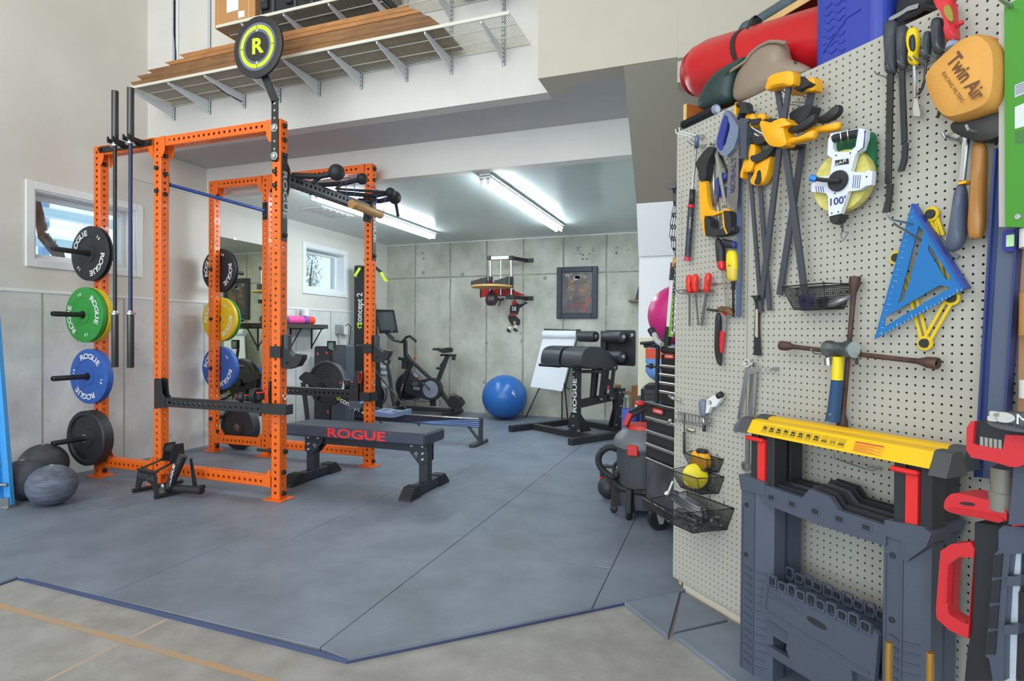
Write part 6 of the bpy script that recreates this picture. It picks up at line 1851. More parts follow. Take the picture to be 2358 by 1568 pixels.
# grey roll on the upper shelf
c0,c1=bd(1712,45,-.34),bd(1900,-40,-.34)
t=Thing('blue_grey_roll','dark blue-grey rolled bundle lying on the topmost shelf','roll',(c0.x,.35,2.68),BF)
mb=MB();mb.lathe([(0,-.01),(.03,-.005),(.04,.02),(.038,.045),(.03,.06),(.034,.08),(.034,.5),(0,.5)],(c0.x-.01,.35,2.722),(1,0,0),18);t.part('roll',mb,mat('roll_bluegrey',(92,110,116),.6,rgb2=(66,80,90),vscale=12))
# LED work lamp tube on the board's top edge
M_led=mat('led_lens',(238,242,248),.3)
a,b=P3(2,122,240,.01),P3(2,405,122,.01)
a.y=b.y=-.004;a.z=b.z=2.193+.019
t=Thing('work_light_bar','black ribbed tube work light with white end lying on the pegboard top','flashlight',tuple((a+b)/2),BF)
mb=MB();dv=(b-a);n=22;prof=[(0,0)]
for i in range(n):
 f=dv.length*(i/n);prof+=[(.019,f+.001),(.019,f+dv.length/n*.6),(.0165,f+dv.length/n*.62),(.0165,f+dv.length/n*.98)]
mb.lathe(prof+[(0,dv.length)],a,dv,16);t.part('body',mb,M_blk2)
mb=MB();mb.lathe([(.017,0),(.021,0),(.022,.016),(.018,.018),(.017,.006)],b,dv,8);t.part('bezel',mb,mat('bezel_grey',(150,164,190),.35,metal=.3))
mb=MB();mb.lathe([(.0175,.004),(.0175,.014),(0,.015)],b,dv,16);t.part('lens',mb,M_led)

# ------------------------------------------------------------------ tools
M_tool=mat('tool_black',(44,45,48),.5,var=.08,vscale=30);M_iron=mat('tool_iron',(70,68,68),.42,metal=.6,var=.2,vscale=25)
M_yel=mat('tool_yellow',(250,176,20),.42,var=.04,vscale=12);M_yel2=mat('bright_yellow',(238,214,26),.45)
M_chr=mat('chrome',(206,208,210),.22,metal=1.0);M_tred=mat('tool_red',(214,42,48),.45);M_tblue=mat('tool_blue',(48,60,140),.45)
M_wire=mat('hook_wire',(186,190,192),.3,metal=.9)
def T(nm,lb,ct,k,x,y,w=.02,grp=None):
 return Thing(nm,lb,ct,tuple(P3(k,x,y,w)),BF,group=grp)
def pr(t,nm,k,w0,w1,pts,m_,par=None,sm=0,lb=None):
 """flat shaped piece: outline taken at its front distance w1, back at w0"""
 poly=S(k,w1,*pts)
 if sm:poly=smooth_poly(poly,sm)
 mb=MB();mb.prism(poly,-w1,-w0);return t.part(nm,mb,m_,par,label=lb)
def pf(t,nm,k,w0,w1,pts,m_,par=None,sm=2,c=None,p=2.6):
 wm=(w0+w1)/2;poly=smooth_poly(S(k,wm,*pts),sm)
 mb=MB();puff(mb,poly,-w1,-w0,p=p,c=S(k,wm,c)[0]if c else None);return t.part(nm,mb,m_,par)
def tb(t,nm,k,pts,r,m_,par=None,n=8):
 """pts: (x, y, w)"""
 mb=MB();mb.tube([P3(k,*p)for p in pts],r,n=n);return t.part(nm,mb,m_,par)
def hook(k,x,y,x2,y2,w=.10,lb=None,two=8):
 """double prong hook; root at (x, y), tips at (x2, y2)"""
 mb=MB()
 a=P3(k,x,y,.002);b=P3(k,x2,y2,w)
 for s_ in(0,two/1000):
  o=Vector((s_*3,0,0));mb.tube([a+o+Vector((0,.012,0)),a+o+Vector((0,0,0)),a+o.lerp(Vector((0,0,0)),0)+Vector((0,-w*.5,-.006)),a+o+Vector((b.x-a.x,-w,b.z-a.z)),a+o+Vector((b.x-a.x,-w-.004,b.z-a.z+.018))],.0024,n=6)
 mb.bar(a+Vector((0,-.003,-.004)),a+Vector((two/1000*3,-.003,-.004)),.005,.012)
 t=Thing('peg_hook',lb or 'bright wire hook in the pegboard','hook',tuple(a),BF,group='pegboard hooks')
 t.part('prong',mb,M_wire)
# 1 torch-like driver with chrome shaft
t=T('striker_tool','slim tool with chrome shaft and dark red-banded grip at the far left of the pegboard','hand tool',2,165,1490)
tb(t,'shaft',2,[(258,380,.06),(240,600,.04),(215,860,.03)],.004,M_chr)
tb(t,'head',2,[(258,370,.07),(248,470,.05)],.010,mat('tool_bluegrey',(96,112,140),.4))
tb(t,'collar',2,[(215,850,.03),(205,990,.03)],.0135,M_tool)
tb(t,'red_ring',2,[(203,985,.03),(200,1015,.03)],.0165,M_tred)
g_=tb(t,'grip',2,[(200,1015,.03),(170,1460,.03)],.0145,mat('grip_speckle',(62,66,78),.5,rgb2=(40,42,50),vscale=60),n=12)
tb(t,'end_cap',2,[(168,1455,.03),(165,1492,.03)],.0155,mat('pink_cap',(206,48,84),.5),n=12)
mb=MB();put_text(mb,'TWIST',P3(2,190,1150,.046),P3(2,200,1050,.046)-P3(2,190,1250,.046),(1,0,.1),.016,1.2);t.part('lettering',mb,M_wht,g_)
hook(2,290,375,70,340,.10,'far left wire hook, topmost in the pegboard corner');hook(2,300,460,180,420,.08,'wire hook holding the hacksaw')
# 2 hacksaw
t=T('hacksaw','yellow and black hacksaw hanging at the left of the pegboard','saw',2,430,1270)
pr(t,'front_grip',2,.02,.055,((340,470),(385,455),(415,480),(345,600),(335,770),(270,775),(265,680),(240,630),(250,590)),M_tool,sm=1)
pr(t,'frame',2,.028,.048,((275,780),(335,770),(345,900),(360,990),(390,1035),(450,1050),(520,1020),(555,1030),(545,1050),(480,1055),(400,1085),(320,1085),(330,1270),(310,1230),(285,1080),(275,900)),M_yel)
pr(t,'rear_handle',2,.018,.058,((318,1085),(360,1110),(380,1120),(375,1180),(400,1200),(480,1210),(500,1160),(480,1040),(550,1040),(565,1200),(545,1250),(420,1270),(345,1275),(325,1240)),M_tool,sm=1)
pr(t,'yellow_line',2,.0585,.0600,((482,1060),(492,1060),(505,1190),(530,1245),(520,1252),(495,1200)),M_yel)
pr(t,'blade',2,.036,.0385,((395,430),(425,420),(525,1010),(500,1015)),mat('blade_steel',(168,166,150),.4,metal=.4))
mb=MB();bolt(mb,P3(2,512,1000,.045),(0,-1,0),.006);bolt(mb,P3(2,395,440,.045),(0,-1,0),.006);t.part('wing_nut',mb,M_zinc)
tb(t,'knob',2,[(560,1215,.04),(610,1205,.05)],.014,M_tool)
# 3 blue-handled snips behind
t=T('tin_snips','blue-handled snips half hidden behind the hacksaw','snips',2,480,930)
pf(t,'handle',2,.006,.03,((430,740),(470,730),(505,690),(535,700),(530,740),(500,780),(470,800),(465,920),(435,925)),M_tblue)
pf(t,'handle',2,.006,.028,((490,830),(530,820),(530,900),(500,925),(470,920)),M_tblue)
tb(t,'blade',2,[(400,560,.012),(412,990,.012)],.006,M_chr);tb(t,'blade',2,[(470,545,.012),(530,700,.012)],.005,M_iron)
tb(t,'spring_rod',2,[(440,920,.014),(455,1180,.014)],.005,M_chr)
# 4 hand saw
t=T('hand_saw','hand saw with blue-grey handle, lettered blade pointing down','saw',2,600,1030)
out=S(2,.075,(515,130),(545,150),(600,230),(635,290),(625,370),(590,480),(525,550),(480,540),(445,500),(425,440),(435,380),(480,220))
hol=S(2,.075,(538,215),(556,265),(552,310),(517,440),(494,468),(490,440),(517,330))
mb=MB();mb.plate(out,[hol],-.078,-.052);h_=t.part('handle',mb,mat('saw_handle',(118,130,152),.4))
mb=MB();mb.prism(smooth_poly(S(2,.08,(505,170),(532,190),(534,225),(514,330),(488,440),(488,485),(460,500),(432,450),(440,380),(482,230)),1),-.081,-.048);t.part('grip_inlay',mb,M_tblue,h_)
mb=MB()
for x,y in((568,370),(540,465)):mb.lathe([(.006,0),(.005,.002),(0,.002)],P3(2,x,y,.078),(0,-1,0),10)
t.part('rivet',mb,M_chr,h_)
bl=pr(t,'blade',2,.062,.0645,((540,545),(600,480),(632,330),(632,560),(625,900),(612,1030),(590,1025),(520,960)),mat('saw_steel',(142,140,138),.3,metal=.7))
mb=MB();put_text(mb,'KOBALT',P3(2,582,715,.0655),P3(2,588,600,.0655)-P3(2,578,830,.0655),(-1,0,-.1),.034,1.15,bold=.02);p=P3(2,580,832,.0655);annulus(mb,p,.006,.010,-.0655);t.part('lettering',mb,mat('saw_letter',(60,64,96),.5),bl)
# steel straightedge
t=T('straightedge','long blue-grey metal straightedge hanging beside the panel joint','ruler',3,632,510)
mb=MB();a,b=P3(2,640,560,.03),P3(3,632,508,.03);mb.bar(a,b,.022,.006,up=(0,1,0));t.part('bar',mb,mat('edge_bluegrey',(92,106,140),.35,metal=.3))
# black clamp head on its bar at the panel joint
t=T('trigger_clamp','black trigger clamp with grey jaw above the hand saw','clamp',2,680,590,grp='trigger clamps on the pegboard')
pr(t,'jaw',2,.05,.085,((600,70),(680,55),(700,75),(705,130),(720,130),(718,155),(640,160),(620,220),(612,200),(640,130),(635,80),(610,100)),M_tool)
pr(t,'yellow_pad',2,.048,.082,((598,62),(612,60),(608,170),(592,170)),M_yel)
pr(t,'body',2,.045,.085,((638,205),(718,205),(720,235),(705,240),(700,440),(695,545),(700,570),(635,570),(635,545),(650,540),(645,300)),mat('clamp_grey',(74,80,92),.45))
# quick clamps
M_bar=mat('clamp_bar',(82,84,92),.4,metal=.3)
t=T('bar_clamp','small yellow quick clamp, left one, partly behind the big clamp','clamp',3,835,470,grp='yellow quick clamps on the pegboard')
pf(t,'head',2,.03,.07,((715,170),(780,158),(800,200),(830,215),(820,250),(770,300),(720,290),(715,240)),M_yel,sm=1,p=5)
pr(t,'jaw_pad',2,.07,.078,((735,215),(820,203),(822,245),(740,270)),M_tool)
pr(t,'trigger',2,.03,.065,((712,375),(900,360),(895,400),(820,440),(750,435),(715,400)),M_tool,sm=1)
pf(t,'slide_body',2,.025,.07,((745,440),(815,440),(800,600),(775,680),(740,700),(700,690),(690,760),(660,740),(700,600)),M_yel,sm=1,p=5)
mb=MB();mb.bar(P3(2,735,690,.04),P3(3,835,465,.02),.016,.008,up=(0,1,0));t.part('bar',mb,M_bar)
t=T('bar_clamp','second yellow quick clamp of the left pair, its handle turned right','clamp',3,910,450,grp='yellow quick clamps on the pegboard')
pf(t,'head',2,.03,.07,((820,165),(880,165),(900,205),(860,240),(820,250)),M_yel,sm=1,p=5)
pr(t,'jaw_rod',2,.04,.055,((820,215),(960,205),(970,230),(820,240)),M_tool)
pr(t,'trigger',2,.04,.075,((730,545),(800,530),(900,470),(945,430),(955,470),(880,560),(790,600),(745,595)),M_tool,sm=1)
pf(t,'slide_body',2,.02,.065,((800,640),(850,600),(940,520),(950,560),(900,770),(830,820),(770,810),(755,770),(800,700)),M_yel,sm=1,p=5)
pr(t,'grip_inlay',2,.066,.070,((800,680),(825,670),(828,780),(790,808),(768,790),(790,740)),M_tool,sm=1)
mb=MB();mb.bar(P3(2,825,810,.03),P3(3,910,450,.02),.018,.008,up=(0,1,0));t.part('bar',mb,M_bar)
t=T('bar_clamp','large yellow quick clamp in front, hanging from the upper double hook','clamp',3,1230,340,grp='yellow quick clamps on the pegboard')
pf(t,'top_jaw',10,.10,.16,((350,860),(380,810),(470,780),(600,755),(640,790),(640,900),(600,925),(470,930),(380,960),(320,970)),M_yel,sm=1,p=5)
mb=MB();mb.bar(P3(10,420,960,.10),P3(10,480,1340,.11),.020,.010,up=(0,1,0));mb.bar(P3(10,540,920,.13),P3(10,480,1340,.12),.020,.010,up=(0,1,0));t.part('bar',mb,M_bar)
pf(t,'slide_body',2,.09,.16,((855,235),(925,240),(960,260),(1000,230),(1085,205),(1110,240),(1155,265),(1120,285),(1075,290),(1100,390),(1110,450),(1060,475),(965,470),(915,420),(880,340)),M_yel,sm=1,p=6)
pf(t,'handle',2,.10,.14,((1080,390),(1180,385),(1280,340),(1320,310),(1338,320),(1325,385),(1290,400),(1180,430),(1100,445)),M_yel,sm=1,p=3)
pf(t,'trigger',2,.10,.135,((1085,310),(1180,280),(1290,190),(1340,165),(1342,215),(1300,265),(1210,320),(1100,345)),M_tool,sm=1,p=4)
mb=MB();mb.bar(P3(2,1055,480,.09),P3(2,1200,1568,.05),.024,.011,up=(0,1,0));mb.bar(P3(2,1200,1568,.05),P3(3,1235,350,.04),.024,.011,up=(0,1,0));t.part('long_bar',mb,M_bar)
t=T('bar_clamp','large yellow quick clamp behind, its handle reaching right','clamp',3,995,320,grp='yellow quick clamps on the pegboard')
pf(t,'top_jaw',10,.04,.10,((560,1010),(640,970),(720,930),(760,850),(840,825),(865,860),(860,960),(820,985),(700,985),(620,1010)),M_yel,sm=1,p=5)
pr(t,'pad_arm',10,.09,.12,((640,800),(760,880),(740,910),(620,965),(590,940)),M_tool)
mb=MB();mb.bar(P3(10,780,970,.06),P3(10,740,1150,.06),.026,.012,up=(0,1,0));mb.bar(P3(2,1210,440,.04),P3(3,1000,310,.02),.024,.010,up=(0,1,0));t.part('bar',mb,M_bar)
pr(t,'slide_body',2,.04,.09,((1085,150),(1240,75),(1290,90),(1290,110),(1250,200),(1130,290),(1090,210)),M_tool,sm=1)
pf(t,'trigger',2,.05,.085,((1335,210),(1420,180),(1520,90),(1562,85),(1562,150),(1500,210),(1400,255),(1340,250)),M_tool,sm=1,p=4)
pf(t,'handle',2,.05,.085,((1220,320),(1280,280),(1400,275),(1500,250),(1560,235),(1555,290),(1520,318),(1420,335),(1340,345),(1250,350)),M_yel,sm=1,p=3)
t=T('bar_clamp','yellow quick clamp whose thin dark bar crosses leftwards below the others','clamp',3,840,335,grp='yellow quick clamps on the pegboard')
mb=MB();mb.bar(P3(2,1000,480,.06),P3(2,870,1568,.03),.023,.010,up=(0,1,0));mb.bar(P3(2,870,1568,.03),P3(3,838,340,.025),.023,.010,up=(0,1,0));t.part('bar',mb,M_bar)
pr(t,'stop',2,.05,.08,((1085,460),(1155,440),(1160,458),(1090,490)),M_tool)
hook(10,660,1120,325,885,.13,'upper double hook carrying the large yellow clamps');hook(10,720,1020,420,950,.12,'second wire hook under the large clamps');hook(10,270,1440,100,1380,.06,'wire hook behind the small yellow clamps')
# long-handled pick with red/black grip and yellow pull saw
t=T('keyhole_saw_red','slim saw with red and black handle hanging below the hacksaw','saw',3,525,490)
pf(t,'handle',2,.02,.05,((425,1290),(450,1282),(470,1310),(498,1370),(500,1450),(500,1568),(450,1568),(435,1450)),M_tool);pf(t,'handle_end',3,.02,.05,((445,-20),(500,-20),(508,80),(480,95),(452,70)),M_tred)
mb=MB();mb.bar(P3(3,482,90,.03),P3(3,525,480,.02),.010,.002,up=(0,1,0));t.part('blade',mb,mat('blade_steel',(168,166,150),.4,metal=.4))
t=T('pull_saw_yellow','narrow saw with a worn yellow wooden handle hanging point down','saw',3,580,510)
pf(t,'handle',2,.02,.055,((535,1400),(570,1393),(605,1405),(618,1480),(618,1600),(530,1600),(530,1480)),M_yel2,sm=1);pf(t,'handle_lower',3,.018,.055,((532,-20),(618,-20),(615,170),(600,186),(555,186),(540,160)),mat('worn_wood_yellow',(222,190,92),.6,rgb2=(236,206,40),vscale=10),sm=1)
mb=MB();mb.bar(P3(3,582,185,.03),P3(3,582,508,.02),.013,.002,up=(0,1,0));mb.bar(P3(3,582,190,.035),P3(3,582,265,.03),.016,.008,up=(0,1,0));t.part('blade',mb,M_iron)
t=T('caulk_gun_stub','dark grey pistol-shaped tool end beside the red-handled saw','hand tool',2,550,1370)
pf(t,'body',2,.02,.05,((480,1290),(530,1300),(600,1315),(610,1350),(590,1385),(520,1370),(490,1340)),M_tool,sm=1);tb(t,'ring',2,[(590,1320,.04),(592,1380,.04)],.008,M_tblue)
# files in their rail
t=T('file_rail','silver metal holder rail carrying the three red-handled files','tool holder',3,230,300)
mb=MB();a,b=P3(3,70,290,.05),P3(3,410,262,.0);a2=P3(3,160,265,.002);mb.tube([P3(3,55,272,.06),P3(3,120,300,.055),P3(3,300,300,.05),P3(3,405,285,.04),P3(3,405,262,.01)],.003,n=6);mb.tube([P3(3,55,272,.06),P3(3,150,262,.02)],.003,n=6)
mb.add([P3(3,130,262,.003),P3(3,405,258,.003),P3(3,405,285,.003),P3(3,130,292,.003)],[(0,1,2,3)])
for x in(150,205,262,320,370):mb.tube([P3(3,x,275,.004),P3(3,x+12,298,.05)],.0025,n=5)
t.part('rail',mb,mat('rail_steel',(150,150,148),.4,metal=.6))
for i,(hx,hy,bx_,by_,ex,ey,bw,lb)in enumerate(((185,125,187,290,187,592,.009,'slim red-handled file, left one in the rail'),(238,118,240,285,268,585,.008,'thin tapering red-handled file, middle one in the rail'),(360,108,343,288,295,585,.016,'wide flat red-handled file, right one in the rail'))):
 t=T('hand_file',lb,'file',3,ex,ey,grp='red-handled files')
 dx_=bx_-hx
 pf(t,'handle',3,.022,.05,((hx-22,hy+15),(hx,hy),(hx+20,hy+12),(hx+22+dx_*.3,hy+60),(hx+14+dx_*.6,hy+110),(bx_+20,by_-20),(bx_+12,by_+5),(bx_-12,by_+5),(bx_-20,by_-20),(hx-14+dx_*.6,hy+110),(hx-24+dx_*.3,hy+60)),mat('file_red',(226,52,38),.4),sm=1)
 mb=MB();mb.bar(P3(3,bx_,by_,.036),P3(3,ex,ey,.025),bw,.004,up=(0,1,0));t.part('blade',mb,mat('file_steel',(120,120,122),.45,metal=.5))
hook(3,400,205,590,205,.03,'horizontal wire bracket beside the file rail')
# hammers and bars below
t=T('claw_bar','black curved pry claw tool with bronze hammer head beside the files','pry bar',3,450,960)
pf(t,'shaft',3,.02,.045,((428,470),(470,470),(465,600),(455,760),(462,830),(476,920),(470,960),(440,925),(422,850),(420,720),(425,580)),M_tool,sm=1)
pf(t,'head',3,.03,.055,((440,430),(470,412),(530,415),(565,435),(580,470),(575,500),(550,478),(500,465),(445,468)),mat('bronze_worn',(120,92,58),.5,metal=.4,var=.3,vscale=30),sm=1)
tb(t,'thumb_screw',3,[(345,440,.06),(400,448,.05),(435,452,.045)],.006,M_iron)
t=T('chisel_red','thin chrome tool with bright red grip hanging beside the curved bar','hand tool',3,470,830)
mb=MB();mb.bar(P3(3,505,470,.028),P3(3,490,640,.026),.014,.008,up=(0,1,0));t.part('shaft',mb,M_chr);mb=MB();mb.bar(P3(3,487,636,.026),P3(3,468,832,.024),.020,.016,up=(0,1,0),b=.003);t.part('grip',mb,M_tred)
mb=MB();mb.bar(P3(3,508,465,.03),P3(3,502,488,.03),.018,.012,up=(0,1,0));t.part('cap',mb,M_tred)
t=T('scraper_bar','flat black steel scraper bar with paper sticker at the panel joint','pry bar',3,790,858)
pr(t,'bar',3,.012,.02,((750,315),(808,315),(815,360),(808,600),(818,780),(824,858),(764,852),(772,600),(780,400),(765,345)),M_tool);pr(t,'nail_end',3,.02,.045,((728,318),(808,312),(800,350),(770,352),(752,330)),M_iron)
pr(t,'sticker',3,.0202,.0212,((783,440),(803,438),(803,690),(790,695),(778,680)),mat('sticker_tan',(196,180,156),.6))
t=T('combination_wrench','long chrome wrench, front one, at the panel joint','wrench',3,600,1555,grp='chrome wrenches')
mb=MB();mb.lathe([(.010,0),(.018,0),(.018,.012),(.010,.012),(.010,0)],P3(3,717,930,.05)+Vector((0,0,0)),(0.2,-1,.2),20);mb.bar(P3(3,712,960,.045),P3(3,635,1440,.04),.021,.006,up=(0,1,0),b=.001)
t.part('shank',mb,M_chr);pr(t,'open_jaw',3,.034,.044,((640,1430),(660,1440),(640,1500),(618,1510),(612,1560),(590,1550),(580,1510),(600,1470)),M_chr,sm=1)
t=T('combination_wrench','long chrome wrench behind, with ratchet ring at the top','wrench',3,740,1420,grp='chrome wrenches')
mb=MB();mb.lathe([(.014,0),(.024,0),(.024,.012),(.014,.012),(.014,0)],P3(3,765,970,.03),(0,-1,0),22);mb.bar(P3(3,760,1005,.026),P3(3,740,1415,.02),.027,.006,up=(0,1,0),b=.001);mb.bar(P3(3,780,1010,.03),P3(3,755,1400,.025),.007,.008,up=(0,1,0));t.part('shank',mb,M_chr)
t=T('ring_spanner','grey ring spanner hanging below, behind the saw horse','wrench',5,858,890)
mb=MB();mb.lathe([(.012,0),(.021,0),(.021,.01),(.012,.01),(.012,0)],P3(5,858,835,.01),(0,-1,0),22);mb.bar(P3(5,866,560,.012),P3(5,862,795,.012),.016,.006,up=(0,1,0));t.part('shank',mb,mat('steel_dull',(150,152,150),.4,metal=.7))
hook(3,950,965,885,1010,.03,'small empty wire hook right of the wrenches')
# wire basket with parts
def basket(nm,lb,k,tl,tr,bl,br,d,items=None,dz=None,step=.008,front=None):
 """mesh basket: back corners on the board (zoom coords), projecting d"""
 a,b,c,e=P3(k,*tl,.004),P3(k,*tr,.004),P3(k,*bl,.004),P3(k,*br,.004)
 zt,zb=(a.z+b.z)/2,(c.z+e.z)/2;x0,x1=a.x,b.x
 t=Thing(nm,lb,'basket',((x0+x1)/2,-d/2,zb),BF,group='black mesh baskets on the pegboard')
 ins=.22
 def Pt(u,v,f):  # u 0..1 round position, v 0 top 1 bottom
  pass
 tops=[(x0,-.004),(x0+(x1-x0)*.12,-d),(x1-(x1-x0)*.12,-d),(x1,-.004)]
 bots=[(x0+(x1-x0)*.14,-.004),(x0+(x1-x0)*.22,-d*.68),(x1-(x1-x0)*.22,-d*.68),(x1-(x1-x0)*.14,-.004)]
 T3=[Vector((p[0],p[1],zt))for p in tops];B3=[Vector((p[0],p[1],zb))for p in bots]
 mb=MB();r=.0009
 def grid(p,q,r_,s_):
  n=max(2,int((p-q).length/step));m2=max(2,int((p-s_).length/step))
  for i in range(n+1):
   mb.tube([p.lerp(q,i/n),s_.lerp(r_,i/n)],r,n=3,cap=False)
  for j in range(1,m2):
   mb.tube([p.lerp(s_,j/m2),q.lerp(r_,j/m2)],r,n=3,cap=False)
 for i in range(4):grid(T3[i],T3[(i+1)%4],B3[(i+1)%4],B3[i])
 grid(B3[0],B3[3],B3[2],B3[1])
 t.part('mesh',mb,M_tool,kind='stuff')
 mb=MB()
 mb.tube(T3,.0028,n=6,closed=True);mb.tube(B3,.0022,n=6,closed=True)
 for p,q in zip(T3,B3):mb.tube([p,q],.002,n=5)
 for f in(.2,.5,.8):mb.tube([T3[0].lerp(T3[3],f)+Vector((0,.006,.0)),T3[0].lerp(T3[3],f)+Vector((0,.0,.018))],.002,n=5)
 t.part('rim',mb,M_tool)
 return t,x0,x1,zt,zb
t,x0,x1,zt,zb=basket('mesh_basket','wide black mesh basket holding electrical parts under the clamps',3,(1150,235),(1660,228),(1160,440),(1660,440),.11)
d=.11
for cx,cy,cz,r,m_,nm,lb,ct in((x0+.09,-.06,zb+.028,.026,mat('tape_violet',(70,52,110),.5),'tape_roll','dark violet tape roll in the wide mesh basket','tape'),(x0+.15,-.05,zb+.022,.020,M_tool,'tape_roll','small black tape roll in the wide mesh basket','tape')):
 mb=MB();mb.lathe([(r*.5,-.012),(r,-.012),(r,.012),(r*.5,.012),(r*.5,-.012)],(cx,cy,cz),(.2,1,.3),20);solo(nm,lb,ct,mb,m_,(cx,cy,cz-r),BF)
mb=MB()
for i in range(5):mb.tube([(x0+.12+.02*i,-.03-.012*i,zb+.01),(x0+.17+.02*i,-.05,zb+.022+.004*i)],.009,n=8)
solo('metal_fitting','bundle of grey metal fittings at the right in the wide mesh basket','fittings',mb,mat('steel_dull',(150,152,150),.4,metal=.7),(x0+.17,-.05,zb),BF)
for nm,tl,tr,bl,br,d,lb in(('mesh_basket',(365,705),(650,770),(380,840),(640,880),.075,'topmost of the three small lower mesh baskets, holding a tape measure'),('mesh_basket',(330,840),(655,930),(330,1000),(640,1080),.13,'middle lower mesh basket holding a yellow tape measure'),('mesh_basket',(318,1060),(745,1222),(300,1250),(745,1440),.25,'largest and lowest mesh basket with coiled metal strip and parts')):
 a,b=P3(5,*tl,.004),P3(5,*tr,.004);zt_=(a.z+b.z)/2
 t,x0,x1,zt,zb=basket(nm,lb,5,tl,tr,bl,br,d,step=.0085)
 if d==.075:
  tm=Thing('tape_measure','orange-yellow tape measure with grey top in the topmost lower basket','tape measure',((x0+x1)/2,-.04,zb),BF)
  for s_ in(-.022,.022):
   mb=MB();puff(mb,smooth_poly([((x0+x1)/2+s_-.028,zb+.01),((x0+x1)/2+s_+.028,zb+.01),((x0+x1)/2+s_+.03,zb+.05),((x0+x1)/2+s_+.01,zb+.078),((x0+x1)/2+s_-.02,zb+.078),((x0+x1)/2+s_-.03,zb+.05)]),-.06,-.018,p=4);tm.part('case',mb,M_yel)
  mb=MB();mb.box((x0+x1)/2-.02,-.055,zb+.07,(x0+x1)/2+.03,-.02,zb+.092,.006);tm.part('grey_top',mb,M_tool)
 elif d==.13:
  c=Vector((x0+.11,-.06,zb+.062))
  tm=Thing('tape_measure','large bright yellow tape measure leaning in the middle lower basket','tape measure',(c.x,c.y,zb),BF)
  mb=MB();mb.lathe([(0,-.022),(.045,-.022),(.055,-.016),(.055,.016),(.045,.022),(0,.022)],c,(.75,-.6,.2),28);tm.part('case',mb,M_yel2)
  mb=MB();mb.bar(c+Vector((-.02,-.02,-.03)),c+Vector((-.03,-.03,.02)),.02,.008);tm.part('strip',mb,M_tool)
  mb=MB()
  for i in range(9):q=Vector((random.uniform(x0+.05,x1-.05),random.uniform(-.08,-.02),zb+.012));mb.tube([q,q+Vector((random.uniform(-.04,.04),random.uniform(-.02,.02),random.uniform(.0,.025)))],.006,n=6)
  solo('loose_screws','jumble of small metal parts in the middle lower basket','hardware',mb,M_iron,((x0+x1)/2,-.05,zb),BF,kind='stuff')
 else:
  xc=(x0+x1)/2
  mb=MB()
  for i in range(3):
   pts=[Vector((xc-.02+(.105-i*.006)*math.cos(q*PI/14),-.10+(.05-i*.002)*math.sin(q*PI/14),zt-.025+i*.012+.02*math.cos(q*PI/14+.8)-.03*math.cos(q*PI/14)))for q in range(28)]
   for p,q in zip(pts,pts[1:]+pts[:1]):mb.add([p+Vector((0,0,.008)),p-Vector((0,0,.008)),q-Vector((0,0,.008)),q+Vector((0,0,.008))],[(0,1,2,3)],True)
  solo('metal_strip_coil','shiny coiled steel strip lying on top in the lowest basket','metal coil',mb,M_chr,(xc,-.1,zt-.04),BF)
  mb=MB()
  for i in range(60):
   q=Vector((random.uniform(x0+.07,x1-.07),random.uniform(-.15,-.03),zb+random.uniform(.008,.05)));v=Vector((random.uniform(-1,1),random.uniform(-.6,.6),random.uniform(-.3,.3))).normalized()*random.uniform(.02,.05)
   mb.tube([q-v,q+v],random.uniform(.003,.008),n=6)
  solo('metal_hardware','heap of grey screws, brackets and fittings in the lowest basket','hardware',mb,mat('hardware_grey',(128,128,130),.4,metal=.5,var=.3,vscale=30),(xc,-.1,zb),BF,kind='stuff')
# hook rail with brushes
t=T('hook_rail','long wire hook rail with small hooks at the lower left of the pegboard','tool holder',5,380,400)
mb=MB()
for dy in(0,75):mb.tube([P3(5,235,345+dy,.02),P3(5,380,372+dy,.02),P3(5,545,412+dy*.4,.02)],.0028,n=6)
for i in range(10):
 x=245+i*31;y=348+i*6.5;a=P3(5,x,y,.02);b=P3(5,x,y+75,.02)
 mb.tube([a,b,b+Vector((.006,-.02,-.006)),b+Vector((.010,-.028,.012))],.0022,n=5);mb.tube([a,a+Vector((.01,-.018,.006)),a+Vector((.018,-.004,.0))],.002,n=5)
t.part('rail',mb,M_wire)
t=T('bottle_brush','twisted wire brush with black bristles hanging from the hook rail','brush',5,297,710)
tb(t,'stem',5,[(297,360,.03),(298,540,.03)],.0025,M_iron)
mb=MB();a,b=P3(5,296,530,.03),P3(5,297,708,.03)
for i in range(26):
 c=a.lerp(b,i/25);mb.lathe([(.0,0),(.009,.0004),(.0095,.0010),(0,.0014)],c,(b-a),9)
t.part('bristles',mb,M_tool,kind='stuff')
t=T('sprayer_nozzle','white and grey hose nozzle with bristly end on the lower left pegboard','nozzle',3,320,1540)
pf(t,'grip',3,.02,.05,((278,1260),(300,1246),(335,1262),(342,1300),(338,1400),(322,1412),(290,1405),(282,1340)),mat('nozzle_grey',(116,124,138),.5),sm=1)
out=S(3,.04,(345,1260),(400,1220),(440,1210),(475,1240),(460,1270),(420,1320),(380,1320),(355,1375),(335,1380));hol=S(3,.04,*[(372+20*math.cos(a),1285+26*math.sin(a))for a in[i*PI/5 for i in range(10)]])
mb=MB();mb.plate(out,[hol],-.042,-.026);t.part('body',mb,M_wht)
tb(t,'cap',3,[(445,1225,.04),(478,1205,.04)],.014,M_tool)
tb(t,'pin',3,[(312,1410,.035),(318,1500,.035)],.006,M_wire);tb(t,'bristle_tip',3,[(318,1490,.035),(320,1542,.035)],.008,M_tool)
t=T('door_hinge','small brown and white metal fitting lying against the lower left pegboard','fitting',5,350,520)
